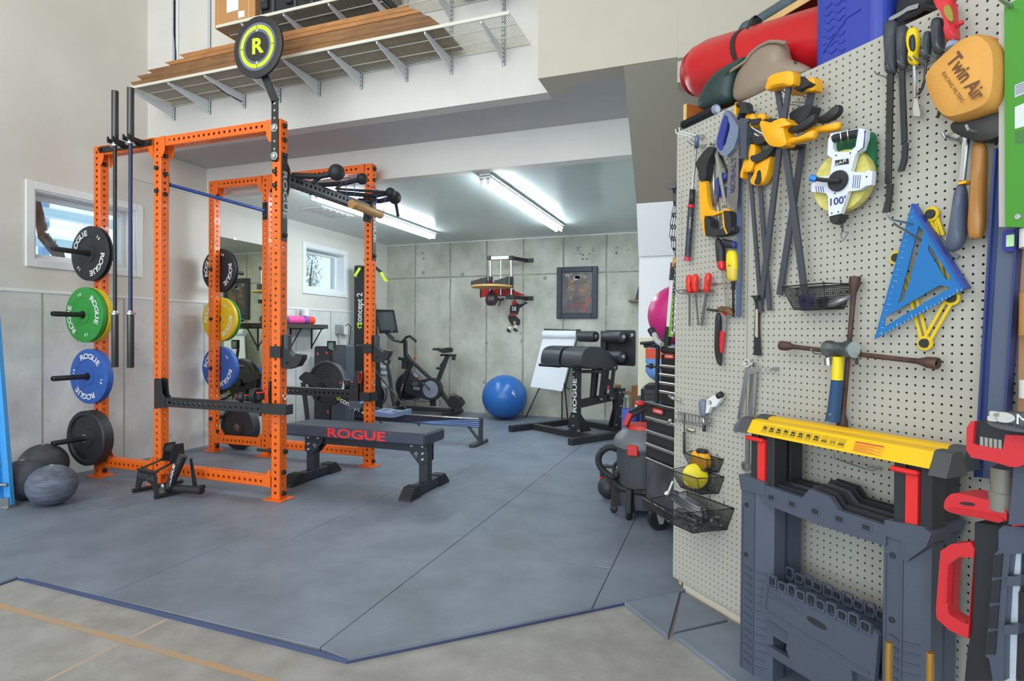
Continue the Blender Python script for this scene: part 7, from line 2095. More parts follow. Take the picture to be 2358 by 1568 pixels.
mb=MB();mb.bar(P3(5,325,505,.01),P3(5,380,520,.012),.012,.02,up=(0,1,0),b=.002);t.part('plate',mb,mat('brass_dull',(146,112,76),.5,metal=.5));tb(t,'pin',5,[(330,500,.02),(385,515,.02)],.004,M_wht)
for i,(px,py,qx,qy,lb)in enumerate(((1541,912,1556,921,'upper chrome connector hanging at the pegboard left edge'),(1538,978,1552,950,'lower chrome connector hanging at the pegboard left edge'))):
 a,b=bd(px,py,.05),bd(qx,qy,.05);t=Thing('hose_coupler',lb,'coupler',tuple(a),BF,group='chrome couplers at the pegboard edge')
 mb=MB();mb.lathe([(0,0),(.007,0),(.009,.006),(.007,.012),(.010,.02),(.008,.03),(.006,.034),(0,.034)],a,b-a,14);mb.tube([b,b+Vector((.01,.02,-.008)),bd(qx+5,qy-3,.004)],.003,n=6);t.part('body',mb,M_chr)
t=Thing('white_cable_end','white cable with round plug end left of the lower baskets','cable',tuple(bd(1532,1140,.02)),BF)
mb=MB();mb.tube([bd(1549,1108,.02),bd(1541,1128,.03),bd(1536,1137,.04)],.005,n=7);mb.lathe([(0,0),(.010,0),(.011,.012),(.006,.02),(0,.02)],bd(1533,1140,.045),bd(1540,1130,.03)-bd(1533,1140,.045),12);t.part('cable',mb,M_wht)
# ------------------------------------------------------------------ right panel tools
# open-reel tape
t=T('tape_reel','white and green open-reel measuring tape marked 100 feet','measuring tape',4,200,690,.05)
pr(t,'back_plate',4,.02,.035,((215,215),(230,160),(400,135),(440,140),(452,170),(455,300),(452,420),(420,490),(340,535),(220,545),(215,480)),mat('reel_green',(34,110,74),.45),sm=1)
c=P3(4,268,440,.05)
mb=MB();mb.lathe([(0,-.016),(.102,-.016),(.104,-.010),(.104,.010),(.102,.016),(0,.016)],c,(0,1,0),48);t.part('tape',mb,mat('tape_yellow',(224,214,130),.5,rgb2=(204,190,90),vscale=40))
out=S(4,.09,(175,280),(180,190),(195,150),(375,120),(412,130),(408,180),(385,250),(345,275),(315,380),(400,385),(418,370),(448,378),(440,460),(410,465),(370,490),(300,500),(280,560),(255,632),(182,650),(180,530),(165,510),(78,500),(80,455),(130,410),(190,405),(205,300))
hol=S(4,.09,(210,190),(355,165),(345,230),(305,262),(225,262),(208,240))
mb=MB();mb.plate(out,[hol],-.094,-.076);fp=t.part('face_plate',mb,mat('reel_white',(226,230,238),.4))
tb(t,'grip',4,[(212,180,.09),(282,163,.09),(358,150,.09)],.014,M_tool,n=10)
mb=MB();p=P3(4,241,436,.095);mb.lathe([(0,0),(.033,0),(.035,.004),(.033,.012),(0,.014)],p,(0,-1,0),28);t.part('crank_hub',mb,M_tool)
tb(t,'crank_arm',4,[(245,436,.115),(150,430,.125),(100,424,.13)],.007,M_tool);tb(t,'crank_knob',4,[(104,424,.13),(66,416,.14)],.0115,mat('knob_blue',(50,128,222),.4),n=12)
pr(t,'nose',4,.05,.09,((182,650),(252,634),(232,678),(205,696),(186,680)),M_tool)
mb=MB();o=P3(4,228,558,.0955);put_text(mb,"100'",o,(1,0,-.03),(0,0,1),.034,1.1,bold=.02)
for i in range(4):
 mb.tube([P3(4,100+14*i,468,.095),P3(4,106+14*i,505,.095)],.0012,n=4);mb.tube([P3(4,330+13*i,400,.095),P3(4,322+13*i,480,.095)],.0012,n=4)
t.part('lettering',mb,mat('print_blue',(56,66,130),.5),fp)
pr(t,'logo_plate',4,.0945,.0960,((217,312),(298,300),(298,332),(217,343)),M_tool,fp)
mb=MB();put_text(mb,'HART',P3(4,258,322,.0985),(1,0,.12),(0,0,1),.0155,1.6,bold=.0);t.part('logo_lettering',mb,M_wht,fp)
tb(t,'blue_stripe',4,[(400,130,.095),(388,235,.095),(352,262,.095)],.0018,mat('print_blue',(56,66,130),.5),n=5)
mb=MB()
for x,y in((196,172),(396,140),(223,282),(308,268),(406,410),(215,510),(197,630),(236,622)):mb.lathe([(.003,0),(0,.0006)],P3(4,x,y,.0945),(0,-1,0),8)
t.part('screw_hole',mb,M_tool,fp)
tb(t,'tape_tail',4,[(255,630,.06),(262,690,.06),(262,745,.06)],.003,M_iron)
mb=MB();pts=[P3(4,x,y,.06)for x,y in((262,740),(282,745),(296,740),(270,790),(255,780),(255,745))];mb.tube(pts,.0025,n=5,closed=True);mb.bar(P3(4,225,792,.06),P3(4,266,796,.06),.006,.003);t.part('end_hook',mb,mat('steel_dull',(150,152,150),.4,metal=.7))
hook(4,330,230,255,178,.12,'wire hook holding the measuring tape reel')
# pry bars with black grips
def grip_tool(nm,lb,ct,k,gp,m_,w0=.02,w1=.055,**kw):
 t=T(nm,lb,ct,k,gp[-1][0],gp[-1][1]);pf(t,'grip',k,w0,w1,gp,m_,sm=2,p=3);return t
M_grip=mat('soft_grip',(62,66,72),.5)
t=T('pry_bar','longest black-handled pry bar, leftmost of the row near the board top','pry bar',1,1480,1340,grp='black-handled pry bars')
pf(t,'grip',1,.035,.07,((1480,150),(1500,128),(1540,125),(1560,150),(1552,250),(1550,440),(1545,468),(1480,470),(1488,400),(1475,250)),M_grip,sm=2)
mb=MB();mb.bar(P3(1,1513,465,.05),P3(1,1500,1160,.035),.018,.010,up=(0,1,0),b=.001);mb.prism(S(1,.04,(1488,1160),(1522,1160),(1515,1220),(1500,1342),(1458,1346),(1480,1270)),-.04,-.028);t.part('shaft',mb,M_iron)
t=T('pry_bar','shorter black-handled pry bar right of the longest one','pry bar',1,1580,1080,grp='black-handled pry bars')
pf(t,'grip',1,.03,.065,((1552,180),(1575,160),(1610,158),(1625,180),(1618,300),(1615,420),(1605,445),(1562,448),(1560,330)),M_grip,sm=2)
mb=MB();mb.bar(P3(1,1585,445,.045),P3(1,1602,900,.035),.016,.010,up=(0,1,0),b=.001);mb.prism(S(1,.04,(1588,900),(1617,900),(1612,1010),(1590,1080),(1556,1086),(1578,1010)),-.04,-.03);sh=t.part('shaft',mb,M_tool)
mb=MB();put_text(mb,'PITTSBURGH',P3(1,1591,742,.0415),P3(1,1589,690,.0415)-P3(1,1593,790,.0415),(-1,0,0),.010,1.1);t.part('lettering',mb,mat('grey_print',(150,150,148),.5),sh)
t=T('screwdriver','yellow and grey handled flat pry screwdriver','screwdriver',1,1680,740)
pf(t,'handle',1,.03,.062,((1625,190),(1650,172),(1680,175),(1695,210),(1695,280),(1680,350),(1690,390),(1680,415),(1640,412),(1628,395),(1640,350),(1622,300),(1616,240)),mat('driver_yellow',(244,206,30),.4),sm=2)
pf(t,'grip_inlay',1,.05,.0645,((1640,215),(1670,215),(1674,290),(1660,340),(1640,325),(1628,270)),M_tool,sm=2)
mb=MB();mb.bar(P3(1,1662,412,.045),P3(1,1672,620,.03),.008,.008,up=(0,1,0),b=.002);mb.prism(S(1,.03,(1662,620),(1682,620),(1700,715),(1698,738),(1655,730),(1655,700)),-.03,-.026);t.part('blade',mb,M_chr)
t=T('pick_tool','small black-handled bent pick between yellow and black drivers','pick',1,1690,595)
pf(t,'handle',1,.03,.055,((1728,205),(1745,195),(1770,198),(1768,300),(1760,365),(1745,380),(1720,378),(1716,350),(1726,280)),M_grip,sm=2)
tb(t,'shaft',1,[(1738,378,.04),(1730,500,.035),(1715,555,.03),(1690,598,.025)],.004,M_iron)
t=T('driver_black','thick black-handled driver right of the small pick','screwdriver',1,1805,745)
pf(t,'handle',1,.03,.065,((1775,130),(1800,108),(1835,110),(1850,130),(1845,240),(1848,330),(1835,345),(1795,345),(1785,320),(1778,220)),M_grip,sm=2)
mb=MB();mb.bar(P3(1,1822,345,.045),P3(1,1828,660,.02),.011,.008,up=(0,1,0),b=.001);mb.prism(S(1,.025,(1820,655),(1838,655),(1822,720),(1810,748),(1802,745)),-.025,-.019);t.part('shaft',mb,M_tool)
t=T('utility_tool','red rubber-handled tool with olive inset hanging at the top right','hand tool',1,1915,320)
pf(t,'handle',1,.03,.08,((1790,10),(1800,-30),(1900,-30),(1925,20),(1925,110),(1935,180),(1940,230),(1945,255),(1875,280),(1882,230),(1885,170),(1860,110),(1840,50)),mat('rubber_red',(214,52,58),.5),sm=2)
pr(t,'olive_inset',1,.0795,.084,((1850,40),(1880,25),(1900,60),(1910,125),(1895,142),(1865,110),(1848,70)),mat('olive_inset',(150,142,52),.45),sm=2)
pf(t,'lever',1,.05,.065,((1930,150),(1965,125),(1980,132),(1975,150),(1945,165),(1930,185)),mat('rubber_red',(214,52,58),.5),sm=1)
pf(t,'ferrule',1,.035,.072,((1882,285),(1895,255),(1945,250),(1948,290),(1900,312),(1865,330)),mat('ferrule_grey',(148,158,176),.4),sm=1)
mb=MB();mb.bar(P3(1,1915,310,.05),P3(1,1912,350,.05),.014,.008,up=(0,1,0));t.part('blade',mb,M_chr)
for i,(x,y)in enumerate(((1535,462),(1600,432),(1700,402),(1760,372),(1845,335),(1945,300))):
 a=P3(1,x+28,y+14,.002)
 mb=MB()
 for s_ in(-.026,.014):mb.tube([a+Vector((s_,.006,.004)),a+Vector((s_,-.006,.0)),a+Vector((s_-.004,-.062,.004)),a+Vector((s_-.006,-.070,.014))],.0022,n=6)
 mb.tube([a+Vector((-.026,-.004,0)),a+Vector((.014,-.004,0))],.0022,n=6)
 names=('longest pry bar','shorter pry bar','yellow screwdriver','small bent pick','thick black driver','red-handled tool')
 tt=Thing('peg_hook','double wire hook holding the '+names[i],'hook',tuple(a),BF,group='pegboard hooks');tt.part('prong',mb,M_wire)
tb_=Thing('peg_hook','single wire hook right of the red-handled tool','hook',tuple(P3(1,1975,290,0)),BF,group='pegboard hooks')
mb=MB();mb.tube([P3(1,1975,285,-.005),P3(1,1975,285,.03),P3(1,1988,238,.04)],.0028,n=6);tb_.part('prong',mb,M_wire)
# foam air-filter shaped cover
t=T('foam_air_filter','large amber foam filter cover with dark printed lettering hanging at top right','filter',7,900,1390,.05)
pf(t,'foam',7,.02,.16,((575,930),(600,850),(680,750),(820,620),(960,500),(1080,430),(1200,400),(1290,440),(1400,560),(1420,800),(1400,1080),(1330,1230),(1180,1310),(980,1370),(850,1390),(740,1320),(640,1150)),mat('foam_amber',(224,160,76),.75,var=.06,vscale=5,bump=.15,bscale=120),sm=2,p=3.6)
wq=.163
o=P3(7,945,865,wq);ax_=(P3(7,1040,1010,wq)-P3(7,850,735,wq));
mb=MB();put_text(mb,'Twin Air',o,ax_,Vector((-ax_.z,0,ax_.x)),.048,.88,bold=.02)
up2=Vector((-ax_.z,0,ax_.x)).normalized();o2=o+(up2*-.034 if up2.z>0 else up2*-.034);put_text(mb,'RACING FILTERS',o2,ax_,Vector((-ax_.z,0,ax_.x)),.013,1.15);t.part('lettering',mb,mat('print_brown',(112,72,40),.6))
pr(t,'orange_trim',7,.03,.05,((1190,395),(1330,440),(1450,540),(1450,590),(1330,480),(1200,415)),mat('trim_orange',(222,96,34),.6));pr(t,'orange_trim',7,.03,.05,((1180,1280),(1330,1200),(1420,1120),(1440,1180),(1330,1260),(1200,1310)),mat('trim_orange',(222,96,34),.6))
# hammers
M_wh=mat('hammer_wood',(196,140,74),.45,rgb2=(160,106,50),vscale=5,stretch=(1,1,.3))
t=T('framing_hammer','steel hammer with dark blue-grey rubber grip on the double hook','hammer',4,940,870,.05)
pf(t,'head',4,.03,.07,((885,170),(920,150),(980,140),(1040,100),(1110,90),(1165,92),(1120,110),(1060,135),(1030,175),(985,185),(960,210),(900,195)),M_chr,sm=1,p=3)
mb=MB();mb.bar(P3(4,1008,160,.06),P3(4,980,440,.05),.016,.014,up=(0,1,0),b=.003);t.part('shaft',mb,M_chr)
pr(t,'yellow_ring',4,.035,.068,((958,440),(1006,432),(1004,448),(956,458)),M_yel)
pf(t,'grip',4,.028,.075,((955,455),(1004,446),(1002,600),(1000,760),(985,830),(930,868),(890,850),(908,760),(935,600)),mat('grip_bluegrey',(84,92,112),.45),sm=2,p=3)
t=T('rubber_mallet','black rubber mallet with varnished wooden handle hanging right of the steel hammer','mallet',4,1066,788,.05)
pf(t,'head',4,.02,.095,((935,110),(960,85),(1120,55),(1190,35),(1260,35),(1275,130),(1230,190),(1100,210),(1000,175),(950,150)),mat('mallet_rubber',(58,56,52),.6,var=.2,vscale=12,bump=.15,bscale=30),sm=1,p=5)
pf(t,'handle',4,.03,.07,((1062,200),(1122,195),(1128,300),(1118,500),(1112,770),(1066,790),(1022,780),(1030,620),(1045,420),(1052,280)),M_wh,sm=1,p=3)
mb=MB();
for(x,y,x2,y2)in((975,205,860,140),(1180,190,1003,98)):mb.tube([P3(4,x,y,-.004),P3(4,(x+x2)/2+20,(y+y2)/2+12,.07),P3(4,x2+15,y2+28,.12),P3(4,x2,y2,.125)],.0042,n=8)
tt=Thing('peg_hook','large double wire hook carrying both hammers','hook',tuple(P3(4,1000,190,0)),BF,group='pegboard hooks');tt.part('prong',mb,M_wire)
# green taping knife / level
t=T('green_level','bright green tool blade with printed labels at the right frame edge','hand tool',9,290,230,.10)
pr(t,'blade',7,.085,.092,((1322,70),(1480,70),(1480,2560),(1322,2560)),mat('beige_steel',(188,184,172),.45))
a=S(7,.10,(1408,80),(1560,0),(1560,-60),(1760,-60));b=S(9,.10,(330,232),(320,235),(222,232))
mb=MB();mb.prism(a[:2]+[a[3]]+S(9,.10,(420,232))+b[1:],-.11,-.094);gb=t.part('handle',mb,mat('vivid_green',(68,146,38),.4))
pr(t,'label',7,.1102,.1112,((1500,960),(1700,880),(1700,1020),(1502,1105)),mat('label_grey',(186,190,196),.5),gb);pr(t,'label',7,.1102,.1112,((1502,1210),(1700,1120),(1700,1400),(1504,1455)),mat('label_white',(214,222,214),.5),gb)
mb=MB()
for i in range(5):mb.bar(P3(7,1512,975+22*i,.1114),P3(7,1690,905+22*i,.1114),.0014,.001)
for i in range(8):mb.bar(P3(7,1506,1490+20*i,.1104),P3(7,1690,1440+20*i,.1104),.0014,.001)
t.part('print',mb,mat('print_grey',(96,100,116),.5),gb)
mb=MB();mb.lathe([(.008,0),(.007,.002),(0,.002)],P3(9,292,165,.111),(0,-1,0),14);t.part('rivet',mb,M_zinc,gb)
mb=MB();mb.tube([P3(7,1530,100,.09),P3(7,1440,60,.12),P3(7,1375,10,.15),P3(7,1340,-20,.16)],.0055,n=8);tt=Thing('peg_hook','thick wire hook through the green tool at the top right corner','hook',tuple(P3(7,1530,100,0)),BF,group='pegboard hooks');tt.part('prong',mb,M_wire)
# speed square
t=T('speed_square','large blue metal speed square hanging from a double hook','square',4,455,1388,.03)
M_sq=mat('square_blue',(36,118,186),.38,metal=.2)
out=S(4,.035,(680,575),(705,578),(1005,1080),(455,1390))
h1=S(4,.035,(722,705),(755,740),(640,1128),(612,1130));h2=S(4,.035,(785,818),(918,1025),(885,1028),(778,850))
h3=S(4,.035,(520,1255),(850,1062),(908,1078),(512,1315));h4=S(4,.035,(612,1132),(640,1130),(632,1155),(595,1172))
mb=MB();mb.plate(out,[h1,h2,h3,h4],-.037,-.033);pl=t.part('plate',mb,M_sq)
a,b=P3(4,692,578,.035),P3(4,1014,1082,.035)
mb=MB();dv=(b-a).normalized();sd=Vector((0,-1,0)).cross(dv);mb.obox((a+b)/2+Vector((0,.0,0)),dv,Vector((0,1,0)),sd,(b-a).length/2,.013,.0035);t.part('fence',mb,mat('square_blue_dark',(52,78,168),.35,metal=.2))
mb=MB()
for i in range(22):
 f=(i+.5)/22;p=P3(4,680+(470-680)*f+8,600+(1370-600)*f,.0374);L2=.012 if i%4==0 else.006;mb.bar(p,p+Vector((L2,0,-.001)),.001,.0006)
 q=P3(4,490+(990-490)*f,1372+(1092-1372)*f,.0374);mb.bar(q,q+Vector((-.3*L2,0,L2)),.001,.0006)
t.part('scale_marks',mb,M_wht,pl,kind='stuff')
mb=MB()
for(x,y,x2,y2)in((738,795,572,692),(722,703,541,655)):mb.tube([P3(4,x,y,-.004),P3(4,x,y,.02),P3(4,x2+20,y2+14,.10),P3(4,x2,y2,.11),P3(4,x2,y2-30 if y2<680 else y2-5,.112)],.0035,n=8)
tt=Thing('peg_hook','double wire hook passing through the blue square','hook',tuple(P3(4,730,750,0)),BF,group='pegboard hooks');tt.part('prong',mb,M_wire)
# yellow folding angle finder
t=T('angle_finder','yellow plastic folding angle ruler hanging behind the blue square','angle ruler',4,765,1440,.015)
M_af=mat('finder_yellow',(232,196,30),.45)
def strip_(p,q,wd,w,nm='ruler_arm'):
 mb=MB();a,b=P3(4,*p,w),P3(4,*q,w);dv=(b-a).normalized();nn=Vector((dv.z,0,-dv.x))*wd
 for s_ in(-1,1):mb.bar(a+nn*s_*.62,b+nn*s_*.62,.004,wd*.62,up=nn)
 t.part(nm,mb,M_af)
strip_((790,600),(850,770),.014,.012);strip_((788,600),(920,1150),.010,.010)
strip_((920,1130),(755,1420),.014,.018);strip_((690,1150),(765,1420),.014,.012);strip_((585,895),(700,1170),.012,.008)
for x,y in((790,634),(915,1140),(754,1412),(585,897)):
 mb=MB();p=P3(4,x,y,.02);mb.lathe([(0,-.008),(.022,-.008),(.022,-.002),(0,-.002)],p,(0,-1,0),24);t.part('joint',mb,M_af)
 mb=MB();mb.lathe([(.014,-.002),(.013,.006),(.005,.007),(0,.005)],p,(0,-1,0),18);t.part('knob',mb,M_tool)
t=T('sliding_square','thin grey metal edge tool sticking out behind the blue square','square',4,950,900,.01)
mb=MB();mb.bar(P3(4,820,740,.012),P3(4,935,890,.012),.006,.012,up=(0,1,0));mb.bar(P3(4,915,870,.012),P3(4,960,895,.012),.01,.01,up=(0,1,0));t.part('blade',mb,mat('steel_dull',(150,152,150),.4,metal=.7))
# spirit level
t=T('spirit_level','long dark blue spirit level standing upright at the right edge of the pegboard','level',9,120,1500,.05)
M_lv=mat('level_blue',(56,70,120),.35,metal=.2);M_lv2=mat('level_grey',(92,102,122),.4,metal=.2)
a,b=P3(9,145,0,.045),P3(9,55,1480,.045);a2=a+(a-b)*.18
b=a+(b-a)*1.25
c,d=P3(9,300,240,.045),P3(9,205,1430,.045)
dv=(b-a).normalized();wv=Vector((c-d).normalized())
wd=abs((c.x+(d.x-c.x)*.0)-(a+(b-a)*((a.z-c.z)/(a.z-b.z))).x)
mb=MB();P_=a2;Q_=b;rt=Vector((wd,0,0))
mb.add([P_+Vector((0,-.008,0))*0+rt*.16,Q_+rt*.16,Q_+rt*.92,P_+rt*.92],[(0,1,2,3)]);wb_=t.part('web',mb,M_lv2)
mb=MB();mb.bar(P_+rt*.0,Q_+rt*.0,.03,.006,up=(1,0,0));mb.bar(P_+rt*1.0,Q_+rt*1.0,.03,.006,up=(1,0,0));mb.bar(P_+rt*.1,Q_+rt*.1,.006,wd*.2,up=(1,0,0));t.part('flange',mb,M_lv)
pr(t,'vial_block',9,.05,.064,((192,265),(210,248),(268,248),(268,388),(205,392),(190,375)),mat('vial_blue',(50,50,140),.4));pr(t,'vial',9,.064,.068,((216,285),(266,278),(264,355),(214,360)),mat('vial_green',(186,226,170),.2))
# board-edge boards further right
t=T('wood_strip','narrow brown wooden strip standing at the far right frame edge','wood strip',9,320,900,.03)
mb=MB();a=P3(9,316,300,.02);mb.box(a.x,-.03,.9,a.x+.06,-.008,1.75,.002);t.part('strip',mb,mat('strip_brown',(170,128,88),.6,var=.1));mb=MB()
for y0,y1,m_ in((250,370,M_wht),(660,930,M_wh),(1215,1330,M_wht)):
 q0,q1=P3(9,312,y0,.07),P3(9,312,y1,.07);mb2=MB();mb2.tube([(q0.x+.03,-.07,q0.z),(q0.x+.03,-.07,q1.z)],.032,n=14);t.part('roller',mb2,m_)
# lug wrench cross
M_rust=mat('rusty_iron',(104,78,66),.6,metal=.35,rgb2=(74,56,52),vscale=22)
t=T('lug_wrench','rusty four-way lug wrench hanging as a cross on the pegboard','lug wrench',4,300,1500,.04)
cx_=(P3(4,335,1040,.035),P3(3,1560,1540,.035));top,=(P3(4,338,1010,.035),);bot=bd(1938,990,.032);lf=P3(3,1010,765,.05);rg=P3(4,838,1535,.05)
for nm,p,q in(('vertical_arm',top,bot),('cross_arm',lf,rg)):
 mb=MB();dv=(q-p);L2=dv.length;dv.normalize()
 mb.lathe([(.006,.006),(.016,0),(.018,.004),(.017,.030),(.009,.055),(.008,.08),(.008,L2-.08),(.009,L2-.055),(.017,L2-.03),(.018,L2-.004),(.016,L2),(.006,L2-.006)],p,dv,18);t.part(nm,mb,M_rust)
# sledge hammer
t=T('sledge_hammer','short sledge hammer with yellow and blue handle over the lug wrench','hammer',3,1480,1440,.06)
p0,p1=P3(4,158,1445,.09),P3(4,325,1450,.10)
mb=MB();mb.lathe([(0,0),(.024,0),(.028,.004),(.028,.03),(.023,.04),(.023,.07),(.028,.078),(.028,(p1-p0).length-.004),(.024,(p1-p0).length),(0,(p1-p0).length)],p0,p1-p0,8);t.part('head',mb,mat('sledge_head',(56,62,64),.4,metal=.4,rgb2=(110,118,118),vscale=12))
mb=MB();mb.lathe([(0,-.0),(.025,0),(.027,.004),(0,.006)],p1,p1-p0,24);t.part('face',mb,mat('face_bright',(196,208,206),.35,metal=.5))
a,b,c=P3(3,1528,865,.09),P3(3,1520,1075,.085),P3(3,1482,1440,.06)
mb=MB();mb.tube([a,b],[.016,.018],n=12);t.part('yellow_neck',mb,M_yel2);mb=MB();mb.tube([b,b.lerp(c,.3),b.lerp(c,.8),c],[.0185,.019,.021,.024],n=12);gr_=t.part('grip',mb,mat('grip_blue',(46,82,122),.5))
mb=MB()
for i in range(2):mb.bar(P3(3,1455+12*i,1350,.083),P3(3,1450+12*i,1395,.083),.004,.002)
t.part('yellow_mark',mb,M_yel2,gr_)
mb=MB();mb.tube([P3(3,1440,880,.07),P3(3,1445,945,.07)],.014,n=10);solo('steel_ferrule','bright steel and green bracket beside the sledge hammer head','bracket',mb,M_chr,tuple(P3(3,1440,950,.07)),BF)
mb=MB();mb.tube([P3(3,1285,800,.10),P3(3,1310,840,.08),P3(3,1420,850,.0)],.0032,n=7);mb.tube([P3(3,1420,815,.11),P3(3,1450,845,.09),P3(4,280,1490,.02),P3(4,350,1500,.0)],.0032,n=7);mb.bar(P3(4,345,1500,.004),P3(4,352,1540,.004),.012,.006,up=(0,1,0))
tt=Thing('peg_hook','double wire hook under the sledge hammer head','hook',tuple(P3(3,1420,850,0)),BF,group='pegboard hooks');tt.part('prong',mb,M_wire)

# ------------------------------------------------------------------ saw horses
M_sh=mat('sawhorse_grey',(78,84,98),.5,var=.06,vscale=10,bump=.04,bscale=90);M_shd=mat('sawhorse_black',(44,45,48),.5)
M_shy=mat('sawhorse_yellow',(248,196,10),.42,var=.03);M_shr=mat('sawhorse_red',(232,48,44),.45)
def sawhorse(w,dxo,lb,front):
 """folded horse parallel to the board; w = distance of its front face"""
 t=Thing('saw_horse',lb,'saw horse',(dxo+.02,-w+.04,0),BF,group='folded saw horses leaning on the pegboard')
 y=-w;X=lambda x:x+dxo
 th=.085
 def q(nm,poly,y0,y1,m_,par=None,kind=None):
  mb=MB();mb.prism([(X(a),b)for a,b in poly],y0,y1);return t.part(nm,mb,m_,par,kind=kind)
 def plan(nm,poly,z0,z1,m_,par=None):
  mb=MB();mb.prism([(X(a),y+b)for a,b in poly],z0,z1,lambda a,z,b:(a,b,z));return t.part(nm,mb,m_,par)
 for sx,xo,x1,x2 in((-1,-.325,-.262,-.205),(1,.194,.249,.303)):
  lg=plan('leg',[(xo,0),(x1,0),(x2,.03),(x2,.082),(xo,.082)],0,.665,M_sh)
  plan('leg_rib',[(x1-.007,-.004),(x1,-.004),(x1,.002),(x1-.007,.002)],.0,.66,M_sh,lg)
  plan('leg_rib',[(xo+.004,-.003),(xo+.009,-.003),(xo+.009,.002),(xo+.004,.002)],.0,.60,M_sh,lg)
  mb=MB()
  for k in range(13):z=.035+k*.028;mb.bar((X(xo+.02),y-.003,z+.006),(X(x1-.008),y-.003,z),.008,.004);mb.bar((X(x1),y-.001,z),(X(x2-.02),y+.018,z+.004),.006,.004)
  t.part('grip_ribs',mb,M_sh,lg,kind='stuff')
  mb=MB()
  for z in(.60,.42):mb.lathe([(.0045,.002),(.008,.002),(.008,.004),(.0045,.004)],(X(xo+.026),y,z),(0,-1,0),16)
  t.part('bolt_boss',mb,M_shd,lg,kind='stuff')
  if sx<0:pl=[(-.322,.650),(-.333,.703),(-.318,.708),(-.215,.700),(-.212,.655)]
  else:pl=[(.198,.650),(.200,.694),(.300,.706),(.322,.694),(.310,.655),(.262,.600),(.250,.600),(.250,.650)]
  q('shoulder',pl,y-.008,y+.088,M_sh)
  p0,p1,r0,r1,l0,l1=(-.291,-.193,-.258,-.227,-.305,-.228)if sx<0 else(.215,.313,.248,.280,.211,.286)
  q('post',[(p0,.66),(p0,.872),(p1,.872),(p1,.66)],y+.022,y+.07,M_shd)
  mb=MB()
  for a,b in((p0-.001,r0-.004),(r1+.004,p1+.001)):mb.box(X(a),y+.008,.68,X(b),y+.05,.862,.002)
  t.part('post_rail',mb,M_shd)
  q('red_strip',[(r0,.700),(r0,.845),(r1,.845),(r1,.700)],y+.004,y+.020,M_shr)
  mb=MB();mb.box(X(l0),y-.012,.836,X(l1),y+.010,.850,.005);t.part('red_latch',mb,M_shr)
 q('top_rail',[(-.225,.627),(-.225,.692),(-.068,.686),(-.040,.722),(.030,.714),(.060,.682),(.205,.678),(.203,.620),(-.01,.616)],y-.006,y+.014,M_sh)
 for y_,zz in((.030,.690),(.060,.690)):q('rail_web',[(-.24,zz-.03),(-.24,zz+.008),(-.075,zz+.006),(-.05,zz+.040),(.03,zz+.034),(.055,zz+.004),(.21,zz),(.21,zz-.03)],y+y_,y+y_+.006,M_shd)
 for k,x in enumerate((-.186,-.103,-.018,.064,.148)):
  mb=MB();mb.box(X(x-.016),y-.0090,.645,X(x+.016),y-.006,.669,.002);sl=t.part('slot_frame',mb,M_sh)
  mb=MB();mb.box(X(x-.011),y-.0100,.650,X(x+.011),y-.0091,.664);t.part('slot',mb,M_shd,sl)
 tr=q('tray',[(-.222,.245),(-.208,.368),(-.200,.374),(.182,.372),(.190,.362),(.180,.226),(.10,.222),(-.12,.232)],y-.012,y+.006,M_sh)
 q('tray_rim',[(-.206,.262),(-.195,.352),(-.190,.352),(-.200,.268),(.165,.246),(.165,.240)],y-.015,y-.012,M_sh,tr)
 q('tray_slot',smooth_poly([(-.040,.300),(.030,.297),(.030,.318),(-.040,.321)],2),y-.0128,y-.0121,M_shd,tr)
 if front:
  mb=MB();put_text(mb,'DEWALT',(X(-.12),y-.0124,.322),(1,0,-.0),(0,0,1),.036,.95,bold=.03);t.part('lettering',mb,mat('sawhorse_shade',(70,76,89),.5),tr)
 for k,x in enumerate((-.168,-.129,-.091,-.058,-.019,.013,.050,.085,.121,.157)):
  big=k%2==0
  pl=rr(x-.017,.354 if big else.358,x+.017,.398 if big else.390,.008,3)
  ih=rr(x-.012,.359 if big else.363,x+.012,.393 if big else.386,.005,2)
  mb=MB();mb.plate([(X(a),b)for a,b in pl],[[(X(a),b)for a,b in ih]],y-.022,y-.013);cl=t.part('clip',mb,M_sh)
  mb=MB();mb.box(X(x-.011),y-.0165,.366,X(x+.011),y-.0135,.380,.001);mb.lathe([(.006,0),(.006,.003),(0,.003)],(X(x),y-.0165,.374),(0,-1,0),12);t.part('clip_inset',mb,M_shd,cl)
 q('hinge_panel',[(-.11,.236),(-.118,.17),(-.09,.12),(.09,.11),(.115,.15),(.11,.226)],y-.010,y+.02,M_sh)
 q('lower_web',[(-.21,.235),(-.21,.175),(.19,.16),(.19,.226)],y+.012,y+.03,M_sh)
 q('lower_web',[(-.21,.13),(-.21,.10),(.19,.10),(.19,.13)],y+.012,y+.03,M_sh)
 # yellow beam
 zb_,zt_=.893,.937
 zb_,zt_=.864,.907
 fy=lambda z:y-.014+(z-zb_)/(zt_-zb_)*.026
 sec=[(fy(zb_),zb_),(fy(zt_),zt_),(y+.026,zt_+.004),(y+.044,zt_+.004),(y+.05,zt_),(y+.075,zb_)]
 mb=MB();mb.prism(sec,X(-.291),X(.317),lambda a,yy,b:(yy,a,b));bm_=t.part('beam',mb,M_shy)
 for xa,xb in((-.338,-.291),(.317,.361)):
  mb=MB();zz=.012 if xa>0 else 0
  poly=[(a+(-.003 if a<y+.03 else.003),b+(.002 if b>.89 else-.004-zz))for a,b in sec]
  mb.prism(poly,X(xa),X(xb),lambda a,yy,b:(yy,a,b));t.part('end_cap',mb,mat('endcap_grey',(74,76,78),.5),bm_)
